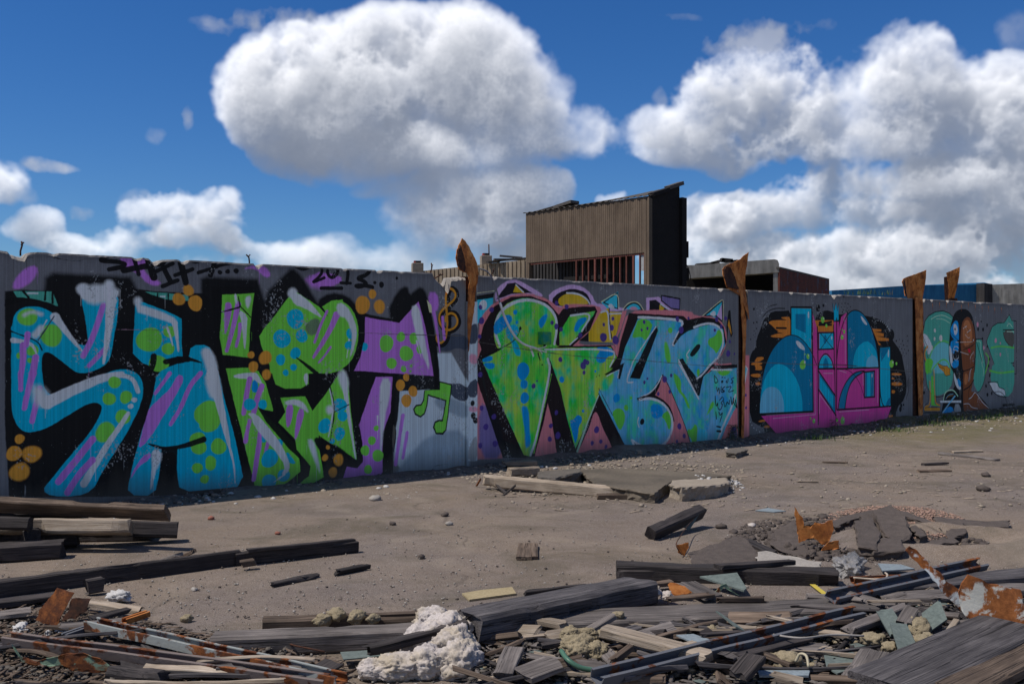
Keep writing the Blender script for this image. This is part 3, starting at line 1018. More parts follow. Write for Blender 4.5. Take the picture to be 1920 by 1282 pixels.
def chaikin(P, it, closed):
    P = [np.array(p, float) for p in P]
    for _ in range(it):
        if len(P) < 3: break
        Q = []
        n = len(P)
        if not closed: Q.append(P[0])
        for i in range(n if closed else n-1):
            a, b = P[i], P[(i+1) % n]
            Q += [a*.75+b*.25, a*.25+b*.75]
        if not closed: Q.append(P[-1])
        P = Q
    return P
def paint_map(ppm=220):
    rng = np.random.default_rng(7)
    Wd, Hd = int(PANEL*4*ppm), int(2.64*ppm)
    img = np.empty((Hd, Wd, 3), np.float32); img[:] = pigment(COL['g'])
    mott = fbm2(Hd, Wd, 150, 150, 5, rng)-.5
    img *= (1+0.45*mott)[..., None]
    blendn = [fbm2(Hd, Wd, 60, 34, 4, rng) for _ in range(2)]
    wob1 = (fbm2(Hd, Wd, 22, 22, 3, rng)-.5)*7.0; wob2 = (fbm2(Hd, Wd, 5, 5, 2, rng)-.5)
    grain = rng.random((Hd, Wd)).astype(np.float32)-.5
    lin = {k: pigment(v) for k, v in COL.items()}
    blin = {k: [pigment(c) for c in v] for k, v in BLEND.items()}
    for line in ART.strip().split('\n'):
        tk = line.split(); ox, oy, sc = CROPS[tk[0]]; kind, colr = tk[1], tk[2]
        if kind == 'p' or kind == 'o': par = [float(v) for v in tk[3:5]]; pt = tk[5:]
        elif kind == 't': par = [float(v) for v in tk[3:6]]; pt = tk[6:]
        else: par = [float(v) for v in tk[3:5]]; pt = tk[5:]
        pts = [tuple(float(q) for q in p.split(',')) for p in pt]
        pts = [(ox+p[0]/sc, oy+p[1]/sc) for p in pts]
        it = {'p': int(par[1]) if kind == 'p' else 0, 'o': 0}.get(kind, 2 if len(pts) > 2 else 0)
        pts = chaikin(pts, it, kind in 'po')
        q = np.array([wall_sz(*p) for p in pts]); mpp = q[:, 2].mean()/F_PX
        X = q[:, 0]*ppm; Y = (2.64-q[:, 1])*ppm
        sc2 = mpp*ppm/sc                      # crop pixel -> texel
        if kind == 'p': fe = par[0]*sc2; r = None
        elif kind in 'so': fe = par[1]*sc2; r = np.full(len(X), par[0]/2*sc2); 
        elif kind == 't': fe = par[2]*sc2; r = np.linspace(par[0], par[1], len(X))/2*sc2
        elif kind == 'd': fe = par[1]*sc2; r = np.array([par[0]*sc2])
        if kind == 'o': fe = 2*sc2
        fe = max(fe, 1.4)
        mg = fe+5+(r.max() if r is not None else 0)
        x0, x1 = int(max(0, X.min()-mg)), int(min(Wd, X.max()+mg+1)); y0, y1 = int(max(0, Y.min()-mg)), int(min(Hd, Y.max()+mg+1))
        if x1 <= x0 or y1 <= y0: continue
        gy, gx = np.mgrid[y0:y1, x0:x1].astype(np.float32)
        sd = np.full(gx.shape, 1e9, np.float32)
        closed = kind in 'po'
        n = len(X)
        if n == 1:
            ang = np.arctan2(gy-Y[0], gx-X[0]); ph = rng.random()*6
            rr = r[0]*(1+0.05*np.sin(2*ang+ph)+0.03*np.sin(3*ang+2*ph))
            sd = np.hypot(gx-X[0], gy-Y[0])-rr
        else:
            inside = np.zeros(gx.shape, bool)
            for i in range(n if closed else n-1):
                j = (i+1) % n
                ax, ay, bx, by = X[i], Y[i], X[j], Y[j]
                dx, dy = bx-ax, by-ay; L2 = dx*dx+dy*dy+1e-9
                t = np.clip(((gx-ax)*dx+(gy-ay)*dy)/L2, 0, 1)
                dd = np.sqrt((gx-ax-t*dx)**2+(gy-ay-t*dy)**2)
                if r is not None: dd = dd-(r[i]+(r[j]-r[i])*t)
                np.minimum(sd, dd, out=sd)
                if kind == 'p' and ay != by:
                    c = ((ay <= gy) & (by > gy)) | ((by <= gy) & (ay > gy))
                    inside ^= c & (gx < ax+(gy-ay)*dx/dy)
            if kind == 'p': sd = np.where(inside, -sd, sd)
        sl = (slice(y0, y1), slice(x0, x1))
        amp = 1.0 if X.mean() < PANEL*2*ppm else 0.25
        sd = sd+wob1[sl]*0.35*amp+wob2[sl]*1.0*amp
        al = np.clip(0.5-sd/fe, 0, 1); al = al*al*(3-2*al)
        if fe > 5: al = np.clip(al+grain[sl]*1.0*al*(1-al), 0, 1)
        al *= 0.985
        if colr in blin:
            bl = blin[colr]; n1 = np.clip((blendn[0][sl]-.34)*3.2, 0, 1)[..., None]; n2 = np.clip((blendn[1][sl]-.4)*3.4, 0, 1)[..., None]
            cc = (bl[0]*(1-n1)+bl[2]*n1)*(1-n2)+(bl[1]*(1-n1)+bl[3]*n1)*n2
        else: cc = lin[colr]
        cc = cc*(1+0.16*mott[sl][..., None]+0.05*grain[sl][..., None])
        img[sl] += (cc-img[sl])*al[..., None]
        if colr in 'KWGTUOPXBi12' and kind in 'pst' and par[0] > 1 and rng.random() < .55:      # runs of wet paint below some strokes
            for _ in range(1+int(rng.random()*2.4)):
                k = int(rng.integers(n)); dx0, dy0 = int(X[k]+rng.normal(0, 3)), int(Y[k]-2); ln = int(rng.uniform(.03, .24)*ppm); w_ = 1 if rng.random() < .65 else 2
                if 0 < dx0 < Wd-4 and 0 < dy0 < Hd-4:
                    fade = np.linspace(.75, .35, max(1, min(ln, Hd-dy0)))[:, None, None]; seg = img[dy0:dy0+len(fade), dx0:dx0+w_]
                    seg += ((lin[colr] if colr in lin else blin[colr][0])-seg)*fade
    # wear: flakes down to the old grey coat, vertical runs and lifting paint near the ground
    hgt = (2.64-np.arange(Hd)/ppm)[:, None]
    sx = np.arange(Wd)[None, :]/ppm
    base = lin['w']*(0.8+0.5*fbm2(Hd, Wd, 9, 9, 3, rng))[..., None]
    where = fbm2(Hd, Wd, 110, 70, 3, rng)
    flake = fbm2(Hd, Wd, 5, 4, 3, rng)
    m = np.clip((flake-(0.86-0.27*np.clip((where-.56)*5, 0, 1)))*14, 0, 1)
    streak = fbm2(Hd, Wd, 70, 5, 3, rng)
    m2 = np.clip((streak-0.64-0.30*np.clip(hgt/0.55, 0, 1)+0.05*(flake-.5))*16, 0, 1)*np.clip((where-.47)*7, 0, 1)
    img += (base-img)*np.clip(m*.8+m2*.75, 0, .85)[..., None]
    fine = fbm2(Hd, Wd, 3, 2.2, 2, rng)
    dk = np.clip((fine-0.80)*9, 0, 1)*0.7*np.clip((where-.4)*3, 0, 1)
    img *= (1-dk)[..., None]
    run = np.clip((fbm2(Hd, Wd, 260, 3, 3, rng)-.5)*.8, -.10, .10)
    img *= (1+run)[..., None]
    dirt = np.clip(1-hgt/(0.16+0.35*fbm2(Hd, Wd, 400, 26, 4, rng)), 0, 1)
    img += (lin['F']*.7-img)*(dirt*.75)[..., None]
    top = np.clip(1-(2.6-hgt)/(0.03+0.16*fbm2(Hd, Wd, 400, 9, 3, rng)), 0, 1)
    img *= (1-.35*top)[..., None]
    return np.clip(img, 0.002, 1)
# ------------------------------------------------------------------ world: physical sky with the cloud field in front of it
def float_image(name, rgb):
    h, w = rgb.shape[:2]
    im = bpy.data.images.new(name, w, h, alpha=False, float_buffer=True); im.colorspace_settings.name = 'Non-Color'
    buf = np.ones((h, w, 4), np.float32); buf[..., :3] = rgb[::-1]
    im.pixels.foreach_set(buf.ravel()); im.update(); im.pack()
    return im
def build_world():
    lum, al = sky_maps()
    im = float_image('cumulus_field', np.stack([lum, al, al], -1))
    w = bpy.data.worlds.new('World'); S.world = w; w.use_nodes = True; nt = w.node_tree; nt.nodes.clear()
    N = lambda t: nt.nodes.new('ShaderNode'+t); K = nt.links.new
    def M(op, a, b=None):
        n = N('Math'); n.operation = op
        for i, v in enumerate((a, b)):
            if v is None: continue
            if isinstance(v, (int, float)): n.inputs[i].default_value = v
            else: K(v, n.inputs[i])
        return n.outputs[0]
    sky = N('TexSky'); sky.sky_type = 'NISHITA'; sky.sun_disc = False; sky.sun_elevation = R(SUN_EL)
    sky.sun_rotation = R(-90-SUN_TRAVEL); sky.air_density = 1.0; sky.dust_density = 0.0; sky.ozone_density = 4.0; sky.altitude = 20
    b1 = N('Background'); b1.inputs[1].default_value = SKY_STRENGTH; hsv = N('HueSaturation'); hsv.inputs['Saturation'].default_value = 1.25; hsv.inputs['Value'].default_value = .85; K(sky.outputs[0], hsv.inputs['Color']); tn = N('Mix'); tn.data_type = 'RGBA'; tn.blend_type = 'MULTIPLY'; tn.inputs[0].default_value = 1.0; tn.inputs[7].default_value = (.62, .86, 1.18, 1); K(hsv.outputs[0], tn.inputs[6]); K(tn.outputs[2], b1.inputs[0])
    tc = N('TexCoord'); sp = N('SeparateXYZ'); K(tc.outputs['Generated'], sp.inputs[0])
    az = M('ARCTAN2', sp.outputs[0], M('ABSOLUTE', sp.outputs[1])); el = M('ARCSINE', sp.outputs[2])
    u = M('DIVIDE', M('ADD', az, math.pi/2), math.pi); v = M('DIVIDE', M('ADD', el, R(1)), R(EL+1))
    cb = N('CombineXYZ'); K(u, cb.inputs[0]); K(v, cb.inputs[1])
    ti = N('TexImage'); ti.image = im; ti.extension = 'EXTEND'; ti.interpolation = 'Cubic'; K(cb.outputs[0], ti.inputs[0])
    s2 = N('SeparateColor'); K(ti.outputs[0], s2.inputs[0])
    cr = N('ValToRGB'); K(s2.outputs[0], cr.inputs[0]); e = cr.color_ramp.elements
    e[0].position = .22; e[0].color = (.075, .092, .13, 1); e[1].position = 1.0; e[1].color = (.93, .94, .97, 1)
    for p, c in ((.46, (.20, .225, .28)), (.66, (.46, .48, .53)), (.86, (.76, .77, .81))):
        q = e.new(p); q.color = (*c, 1)
    b2 = N('Background'); b2.inputs[1].default_value = CLOUD_STRENGTH; K(cr.outputs[0], b2.inputs[0])
    mx = N('MixShader'); K(s2.outputs[1], mx.inputs[0]); K(b1.outputs[0], mx.inputs[1]); K(b2.outputs[0], mx.inputs[2])
    out = N('OutputWorld'); K(mx.outputs[0], out.inputs[0])
SKY_STRENGTH, CLOUD_STRENGTH = 0.042, .64
build_world()

# ------------------------------------------------------------------ helpers
F = 1867.0
def gp(x, y, z=0.0):
    """the point at height z seen at (x, y) of the 1920 px photograph"""
    Z = F*(1.70-z)/(y-641.5); return Vector(((x-960)/F*Z, Z, z))
def at(x, y, Z): return Vector(((x-960)/F*Z, Z, 1.70+(641.5-y)/F*Z))
def wallp(s, z, off=0.0):
    """metres along the wall, height, distance in front of it"""
    return Vector((-5.09+.7744*s+.6327*off, 9.725+.6327*s-.7744*off, z))
def tag(o, label=None, cat=None, group=None, kind=None):
    if label: o['label'] = label
    if cat: o['category'] = cat
    if group: o['group'] = group
    if kind: o['kind'] = kind
    return o
def empty(name, loc, label, cat, group=None):
    o = bpy.data.objects.new(name, None); S.collection.objects.link(o); o.location = loc; o.empty_display_size = .1
    return tag(o, label, cat, group)
def link(name, me, mat=None, parent=None, smooth=False):
    o = bpy.data.objects.new(name, me); S.collection.objects.link(o)
    for m in (mat if isinstance(mat, (list, tuple)) else [mat]):
        if m: me.materials.append(m)
    if smooth: me.polygons.foreach_set('use_smooth', [True]*len(me.polygons))
    if parent: o.parent = parent; o.matrix_parent_inverse = Matrix.Translation(-parent.location) if parent.type == 'EMPTY' else parent.matrix_world.inverted()
    return o
def mesh(name, V, Fc):
    me = bpy.data.meshes.new(name); me.from_pydata([tuple(v) for v in V], [], Fc); me.validate(); me.update(); return me
def recentre(o):
    """put the origin at the foot of the mesh"""
    me = o.data; n = len(me.vertices); co = np.empty(n*3, np.float32); me.vertices.foreach_get('co', co); co = co.reshape(-1, 3)
    c = np.array([(co[:, 0].min()+co[:, 0].max())/2, (co[:, 1].min()+co[:, 1].max())/2, co[:, 2].min()]); co -= c
    me.vertices.foreach_set('co', co.ravel()); me.update(); o.location = Vector(c)+o.location
    return o
def boxdata(c, ax, ay, az, V, Fc):
    b = len(V)
    for sx, sy, sz in ((-1,-1,-1),(1,-1,-1),(1,1,-1),(-1,1,-1),(-1,-1,1),(1,-1,1),(1,1,1),(-1,1,1)):
        V.append(Vector(c)+sx*ax+sy*ay+sz*az)
    for f in ((0,3,2,1),(4,5,6,7),(0,1,5,4),(1,2,6,5),(2,3,7,6),(3,0,4,7)): Fc.append([b+i for i in f])
def prism(poly, th, V, Fc, nrm):
    """a flat outline given real thickness along nrm"""
    b = len(V); n = len(poly)
    for p in poly: V.append(Vector(p))
    for p in poly: V.append(Vector(p)+nrm*th)
    Fc.append([b+i for i in range(n)]); Fc.append([b+n+i for i in reversed(range(n))])
    for i in range(n): j = (i+1) % n; Fc.append([b+j, b+i, b+n+i, b+n+j])

# ------------------------------------------------------------------ materials
def new_mat(name):
    m = bpy.data.materials.new(name); m.use_nodes = True; nt = m.node_tree; nt.nodes.clear()
    return m, nt
class G:
    """tiny node-graph writer"""
    def __init__(s, name): s.m, s.nt = new_mat(name); s.out = s.n('OutputMaterial'); s.b = s.n('BsdfPrincipled'); s.l(s.b.outputs[0], s.out.inputs[0]); s.tc = s.n('TexCoord'); s.b.inputs['Specular IOR Level'].default_value = .3
    def n(s, t): return s.nt.nodes.new('ShaderNode'+t)
    def l(s, a, b): s.nt.links.new(a, b)
    def set(s, inp, v):
        if hasattr(v, 'links') or hasattr(v, 'is_output'): s.l(v, inp)
        else: inp.default_value = v
    def vec(s, scale=(1, 1, 1), src='Object', rand=True, rot=(0, 0, 0)):
        mp = s.n('Mapping'); mp.inputs['Scale'].default_value = scale; mp.inputs['Rotation'].default_value = rot
        s.l(s.tc.outputs[src] if isinstance(src, str) else src, mp.inputs[0])
        if rand:
            oi = s.n('ObjectInfo'); mm = s.n('Math'); mm.operation = 'MULTIPLY'; mm.inputs[1].default_value = 37.0; s.l(oi.outputs['Random'], mm.inputs[0]); s.l(mm.outputs[0], mp.inputs['Location'])
        return mp.outputs[0]
    def noise(s, v, scale, det=6, rough=.6, dist=0):
        t = s.n('TexNoise'); s.l(v, t.inputs['Vector']); t.inputs['Scale'].default_value = scale; t.inputs['Detail'].default_value = det; t.inputs['Roughness'].default_value = rough; t.inputs['Distortion'].default_value = dist
        return t.outputs['Fac']
    def vor(s, v, scale, feat='F1'):
        t = s.n('TexVoronoi'); t.feature = feat; s.l(v, t.inputs['Vector']); t.inputs['Scale'].default_value = scale
        return t.outputs['Distance']
    def ramp(s, f, stops, interp='LINEAR'):
        r = s.n('ValToRGB'); s.l(f, r.inputs[0]); r.color_ramp.interpolation = interp; e = r.color_ramp.elements
        c4 = lambda c: (c, c, c, 1) if isinstance(c, (int, float)) else (*c, 1)
        e[0].position, e[0].color = stops[0][0], c4(stops[0][1]); e[1].position, e[1].color = stops[-1][0], c4(stops[-1][1])
        for p, c in stops[1:-1]: q = e.new(p); q.color = c4(c)
        return r.outputs[0]
    def mix(s, f, a, b, mode='MIX'):
        x = s.n('Mix'); x.data_type = 'RGBA'; x.blend_type = mode
        for inp, v in ((x.inputs[0], f), (x.inputs[6], a), (x.inputs[7], b)):
            if isinstance(v, tuple): inp.default_value = (*v, 1) if len(v) == 3 else v
            elif isinstance(v, (int, float)): inp.default_value = v
            else: s.l(v, inp)
        return x.outputs[2]
    def math(s, op, a, b=None, clamp=False):
        n = s.n('Math'); n.operation = op; n.use_clamp = clamp
        for i, v in enumerate((a, b)):
            if v is None: continue
            if isinstance(v, (int, float)): n.inputs[i].default_value = v
            else: s.l(v, n.inputs[i])
        return n.outputs[0]
    def fin(s, col, rough=.85, bump=None, bs=.3, bd=.01, metal=0):
        s.set(s.b.inputs['Base Color'], col if not isinstance(col, tuple) else (*col, 1)); s.set(s.b.inputs['Roughness'], rough); s.b.inputs['Metallic'].default_value = metal
        if bump is not None:
            b = s.n('Bump'); s.l(bump, b.inputs['Height']); b.inputs['Strength'].default_value = bs; b.inputs['Distance'].default_value = bd; s.l(b.outputs[0], s.b.inputs['Normal'])
        return s.m
def lin(r, g, b): return tuple(float(x) for x in srgb_lin((r, g, b)))
def wood(name, dark, mid, light, crack=.5):
    g = G(name); v = g.vec((1.0, 11, 11)); v2 = g.vec((.5, 34, 34)); v3 = g.vec((1, 1, 1))
    a = g.noise(v, 3.0, 7, .62, .5); b = g.noise(v2, 5.0, 4, .6); c = g.noise(v3, 2.2, 5, .6)
    f = g.math('ADD', g.math('MULTIPLY', a, .5), g.math('MULTIPLY', b, .5))
    col = g.ramp(f, [(.30, dark), (.47, mid), (.66, light)])
    col = g.mix(g.ramp(c, [(.38, 0), (.70, .75)]), col, tuple(x*.45 for x in mid))
    ck = g.ramp(g.noise(g.vec((.35, 19, 19)), 4.5, 3, .5, .3), [(.615, 0), (.66, 1)])
    col = g.mix(g.math('MULTIPLY', ck, crack), col, tuple(x*.22 for x in dark))
    oi = g.n('ObjectInfo'); mr = g.n('MapRange'); g.l(oi.outputs['Random'], mr.inputs[0]); mr.inputs[3].default_value = .72; mr.inputs[4].default_value = 1.25
    hs = g.n('HueSaturation'); g.l(mr.outputs[0], hs.inputs['Value']); g.l(col, hs.inputs['Color'])
    h = g.math('SUBTRACT', f, g.math('MULTIPLY', ck, .5))
    return g.fin(hs.outputs[0], .82, h, .8, .008)
W_GREY = wood('weathered_grey_wood', (.045, .038, .036), (.135, .118, .110), (.30, .265, .245), .8)
W_DARK = wood('dark_soaked_wood', (.014, .012, .013), (.042, .036, .036), (.095, .080, .075), .7)
W_BROWN = wood('brown_old_wood', (.035, .026, .020), (.105, .075, .055), (.22, .165, .125), .7)
W_PALE = wood('pale_dry_wood', (.16, .12, .085), (.33, .265, .20), (.52, .45, .37), .5)
W_BLUE = wood('dark_blue_grey_wood', (.022, .020, .022), (.072, .066, .070), (.18, .165, .165), .8)
def rusty(name, paint=None, amount=.5, base=((.10, .032, .012), (.30, .10, .025), (.045, .022, .015))):
    g = G(name); v = g.vec(); a = g.noise(v, 7, 8, .65, .6); b = g.noise(v, 38, 6, .7)
    col = g.ramp(g.math('ADD', g.math('MULTIPLY', a, .65), g.math('MULTIPLY', b, .35)), [(.36, base[2]), (.48, base[0]), (.62, base[1])])
    rough = .9
    if paint:
        m = g.ramp(g.math('ADD', g.noise(v, 5.5, 8, .6, .4), g.math('MULTIPLY', b, .12)), [(amount+.04, 0), (amount+.085, 1)]); col = g.mix(m, col, paint)
    return g.fin(col, rough, b, .5, .006)
RUST = rusty('rusted_steel'); RUST_OR = rusty('orange_rusted_sheet', base=((.34, .115, .028), (.50, .20, .055), (.16, .05, .018)))
RUST_DK = rusty('dark_rust', base=((.045, .020, .014), (.11, .042, .02), (.02, .012, .01)))
RUST_WH = rusty('rust_with_white_paint', (.50, .54, .56), .50); RUST_GR = rusty('rust_with_green_paint', (.16, .24, .17), .47)
STEEL = rusty('dull_zinc_steel', (.115, .122, .14), .44); STEEL_TL = rusty('channel_with_pale_paint', (.27, .29, .28), .50)
def stony(name, c0, c1, sc=6, bs=.5, bd=.01, dirt=None):
    g = G(name); v = g.vec(); a = g.noise(v, sc, 8, .65); b = g.noise(v, sc*9, 5, .7)
    col = g.ramp(a, [(.3, c0), (.7, c1)]); col = g.mix(.5, col, g.ramp(b, [(.25, tuple(x*.55 for x in c0)), (.75, tuple(min(1, x*1.25) for x in c1))]))
    if dirt: col = g.mix(g.ramp(g.noise(v, sc*.5, 5), [(.45, 0), (.7, .8)]), col, dirt)
    return g.fin(col, .92, g.math('ADD', a, g.math('MULTIPLY', b, .4)), bs, bd)
CONC = stony('bare_concrete', (.20, .185, .165), (.40, .37, .335)); CONC_D = stony('dark_stained_concrete', (.06, .055, .05), (.16, .14, .12))
CONC_T = stony('tan_concrete', (.19, .155, .12), (.36, .31, .25)); ASPH = stony('asphalt_lump', (.045, .037, .033), (.125, .102, .09), 14, .8, .015)
FOAM = stony('white_foam', (.34, .30, .28), (.62, .57, .54), 9, .8, .01, (.33, .26, .13)); WOOL = stony('tan_mineral_wool', (.17, .14, .085), (.36, .30, .20), 16, .9, .012)
YFOAM = stony('yellow_foam', (.24, .19, .10), (.40, .33, .20), 8); PINKR = stony('pinkish_rubble', (.20, .12, .09), (.42, .28, .22), 20, .6, .008)
WHITEP = stony('white_plaster', (.34, .33, .32), (.60, .59, .58), 12); BRICKM = stony('red_brick_rubble', (.20, .07, .05), (.34, .14, .10), 18)
SHARD = stony('grey_green_panel', (.07, .09, .085), (.16, .195, .18), 5, .2, .003); SHARD_B = stony('blue_grey_panel', (.12, .15, .17), (.25, .30, .33), 5, .2, .003)
def flat_mat(name, c, rough=.6, metal=0):
    g = G(name); a = g.noise(g.vec(), 9, 6, .6); return g.fin(g.ramp(a, [(.25, tuple(x*.75 for x in c)), (.75, tuple(min(1, x*1.15) for x in c))]), rough, None, metal=metal)
# ------------------------------------------------------------------ ground
def wall_dist(x, y):
    """signed distance in front of the wall plane and distance along it"""
    dx, dy = x+5.09, y-9.725
    return dx*.6327-dy*.7744, dx*.7744+dy*.6327
def berm(off, s):
    """rubble and soil banked against the foot of the wall"""
    w = np.clip(1-np.maximum(off, 0)/(.55+.9*np.clip((s-12)/6, 0, 1)), 0, 1)
    return w*w*(.02+.05*np.clip((s-6)/2, 0, 1)+.10*np.clip((s-13)/5, 0, 1))
def ground_z(x, y):
    off, s = wall_dist(np.asarray(x, float), np.asarray(y, float))
    z = berm(off, s)
    return z
def build_ground():
    def axis(a, b, step, far):
        m = list(np.arange(a, b+1e-6, step)); lo = [a-d for d in far]; hi = [b+d for d in far]
        return np.array(sorted(lo)+m+hi)
    far = [1, 3, 7, 16, 40, 100, 300, 900, 2500, 5000]
    xs = axis(-9, 15, .07, far); ys = axis(2.5, 24, .07, far)
    X, Y = np.meshgrid(xs, ys); n = X.size
    Z = ground_z(X, Y)
    rng = np.random.default_rng(3)
    inner = (X > -9) & (X < 15) & (Y > 2.5) & (Y < 24)
    nz = (fbm2(X.shape[0], X.shape[1], 30, 30, 4, rng)-.5)*.022+(fbm2(X.shape[0], X.shape[1], 4, 4, 2, rng)-.5)*.006
    off, s = wall_dist(X, Y)
    lump = (fbm2(X.shape[0], X.shape[1], 7, 7, 3, rng)-.4)*.16*np.clip(1-np.abs(off)/.55, 0, 1)*np.clip(fbm2(X.shape[0], X.shape[1], 30, 30, 2, rng)*2.4-.6, 0, 1)
    Z = Z+np.where(inner, nz+lump, 0)
    # broken hole on the right: the surface lifts round it
    hx, hy = 3.62, 8.35; d = np.hypot((X-hx)/.75, (Y-hy)/.45); Z += .09*np.exp(-((d-1)/.28)**2)*np.where(inner, 1, 0)*(.6+.8*fbm2(X.shape[0], X.shape[1], 6, 6, 2, rng)); Z -= .03*np.clip(1-d, 0, 1)
    co = np.stack([X, Y, Z], -1).reshape(-1, 3)
    h, w = X.shape; i = np.arange(h*w).reshape(h, w)
    q = np.stack([i[:-1, :-1], i[:-1, 1:], i[1:, 1:], i[1:, :-1]], -1).reshape(-1, 4)
    me = bpy.data.meshes.new('ground'); me.vertices.add(n); me.vertices.foreach_set('co', co.astype(np.float32).ravel())
    me.loops.add(q.size); me.loops.foreach_set('vertex_index', q.astype(np.int32).ravel()); me.polygons.add(len(q))
    me.polygons.foreach_set('loop_start', np.arange(0, q.size, 4, dtype=np.int32)); me.update(); me.validate()
    g = G('worn_asphalt_yard'); v = g.vec((1, 1, 1), rand=False)
    big = g.noise(v, .35, 6, .6, .4); med = g.noise(v, 1.6, 8, .65, .3); fine = g.noise(v, 22, 5, .7); grit = g.noise(v, 120, 3, .7)
    col = g.ramp(med, [(.28, lin(90, 80, 75)), (.5, lin(108, 98, 92)), (.72, lin(123, 112, 103))])
    col = g.mix(g.ramp(big, [(.40, 0), (.62, .75)]), col, lin(126, 110, 92))
    tiny = g.noise(v, 300, 2, .6); col = g.mix(g.ramp(tiny, [(.36, .75), (.46, 0)]), col, lin(60, 54, 52)); col = g.mix(g.ramp(tiny, [(.57, 0), (.66, .8)]), col, lin(176, 168, 162))
    col = g.mix(g.ramp(g.noise(g.vec((1, 1.5, 1), rand=False), .7, 9, .72, 1.4), [(.50, 0), (.64, .6)]), col, lin(82, 76, 64))
    col = g.mix(g.ramp(g.noise(v, 1.05, 8, .7, .8), [(.54, 0), (.66, .6)]), col, lin(84, 76, 62))
    col = g.mix(g.ramp(g.noise(v, 3.3, 7, .75, .5), [(.62, 0), (.70, .55)]), col, lin(98, 88, 60))
    col = g.mix(g.ramp(fine, [(.30, .32), (.5, 0)]), col, lin(70, 62, 58))
    col = g.mix(g.ramp(grit, [(.30, .55), (.42, 0)]), col, lin(62, 56, 52)); col = g.mix(g.ramp(grit, [(.60, 0), (.72, .6)]), col, lin(172, 160, 150))
    peb = g.vor(v, 55); col = g.mix(g.math('MULTIPLY', g.ramp(peb, [(.10, 1), (.17, 0)]), g.ramp(g.noise(v, 2.5, 4), [(.45, 0), (.65, .7)])), col, lin(178, 168, 158))
    # moss along the far wall, ground darker and browner at its foot
    sp = g.n('SeparateXYZ'); g.l(v, sp.inputs[0])
    offn = g.math('SUBTRACT', g.math('MULTIPLY', g.math('ADD', sp.outputs[0], 5.09), .6327), g.math('MULTIPLY', g.math('SUBTRACT', sp.outputs[1], 9.725), .7744))
    sn = g.math('ADD', g.math('MULTIPLY', g.math('ADD', sp.outputs[0], 5.09), .7744), g.math('MULTIPLY', g.math('SUBTRACT', sp.outputs[1], 9.725), .6327))
    near = g.ramp(g.math('ADD', g.math('DIVIDE', offn, 3.6), g.math('MULTIPLY', g.math('SUBTRACT', g.noise(v, .9, 6), .5), .5)), [(.0, 1), (.55, .8), (1.0, 0)])
    right = g.ramp(g.math('DIVIDE', sn, 30), [(.38, 0), (.50, 1)]); mossn = g.ramp(g.noise(v, 2.0, 8, .75, .4), [(.36, 0), (.52, 1)])
    mm = g.math('MULTIPLY', g.math('MULTIPLY', near, right), mossn)
    col = g.mix(g.math('MULTIPLY', mm, .6), col, g.ramp(fine, [(.3, lin(52, 56, 24)), (.7, lin(112, 108, 44))]))
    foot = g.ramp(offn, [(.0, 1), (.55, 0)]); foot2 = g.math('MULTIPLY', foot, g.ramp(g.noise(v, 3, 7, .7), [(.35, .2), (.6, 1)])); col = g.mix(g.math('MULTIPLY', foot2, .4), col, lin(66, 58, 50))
    # crack lines with pale crumbs
    wv = g.n('Mapping'); g.l(v, wv.inputs[0]); dn = g.n('TexNoise'); g.l(v, dn.inputs['Vector']); dn.inputs['Scale'].default_value = 1.2; dn.inputs['Detail'].default_value = 6
    av = g.n('VectorMath'); av.operation = 'MULTIPLY_ADD'; g.l(dn.outputs['Color'], av.inputs[0]); av.inputs[1].default_value = (.55, .55, 0); g.l(v, av.inputs[2])
    e = g.n('TexVoronoi'); e.feature = 'DISTANCE_TO_EDGE'; g.l(av.outputs[0], e.inputs['Vector']); e.inputs['Scale'].default_value = .33
    ck = g.math('MULTIPLY', g.ramp(e.outputs['Distance'], [(.0015, 1), (.005, 0)]), g.ramp(g.noise(v, 1.9, 5), [(.46, 0), (.6, 1)])); soft = g.ramp(e.outputs['Distance'], [(.004, .35), (.03, 0)])
    col = g.mix(g.math('MULTIPLY', soft, g.ramp(med, [(.4, 0), (.6, .8)])), col, lin(148, 136, 122)); col = g.mix(g.math('MULTIPLY', ck, g.ramp(big, [(.4, .1), (.6, .7)])), col, lin(62, 55, 50))
    bump = g.math('ADD', g.math('ADD', g.math('MULTIPLY', fine, .5), g.math('MULTIPLY', grit, .5)), g.math('SUBTRACT', g.math('MULTIPLY', g.ramp(peb, [(.1, 1), (.2, 0)]), .25), g.math('MULTIPLY', ck, .6)))
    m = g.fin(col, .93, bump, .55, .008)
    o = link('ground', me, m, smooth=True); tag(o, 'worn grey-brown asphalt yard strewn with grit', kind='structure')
build_ground()

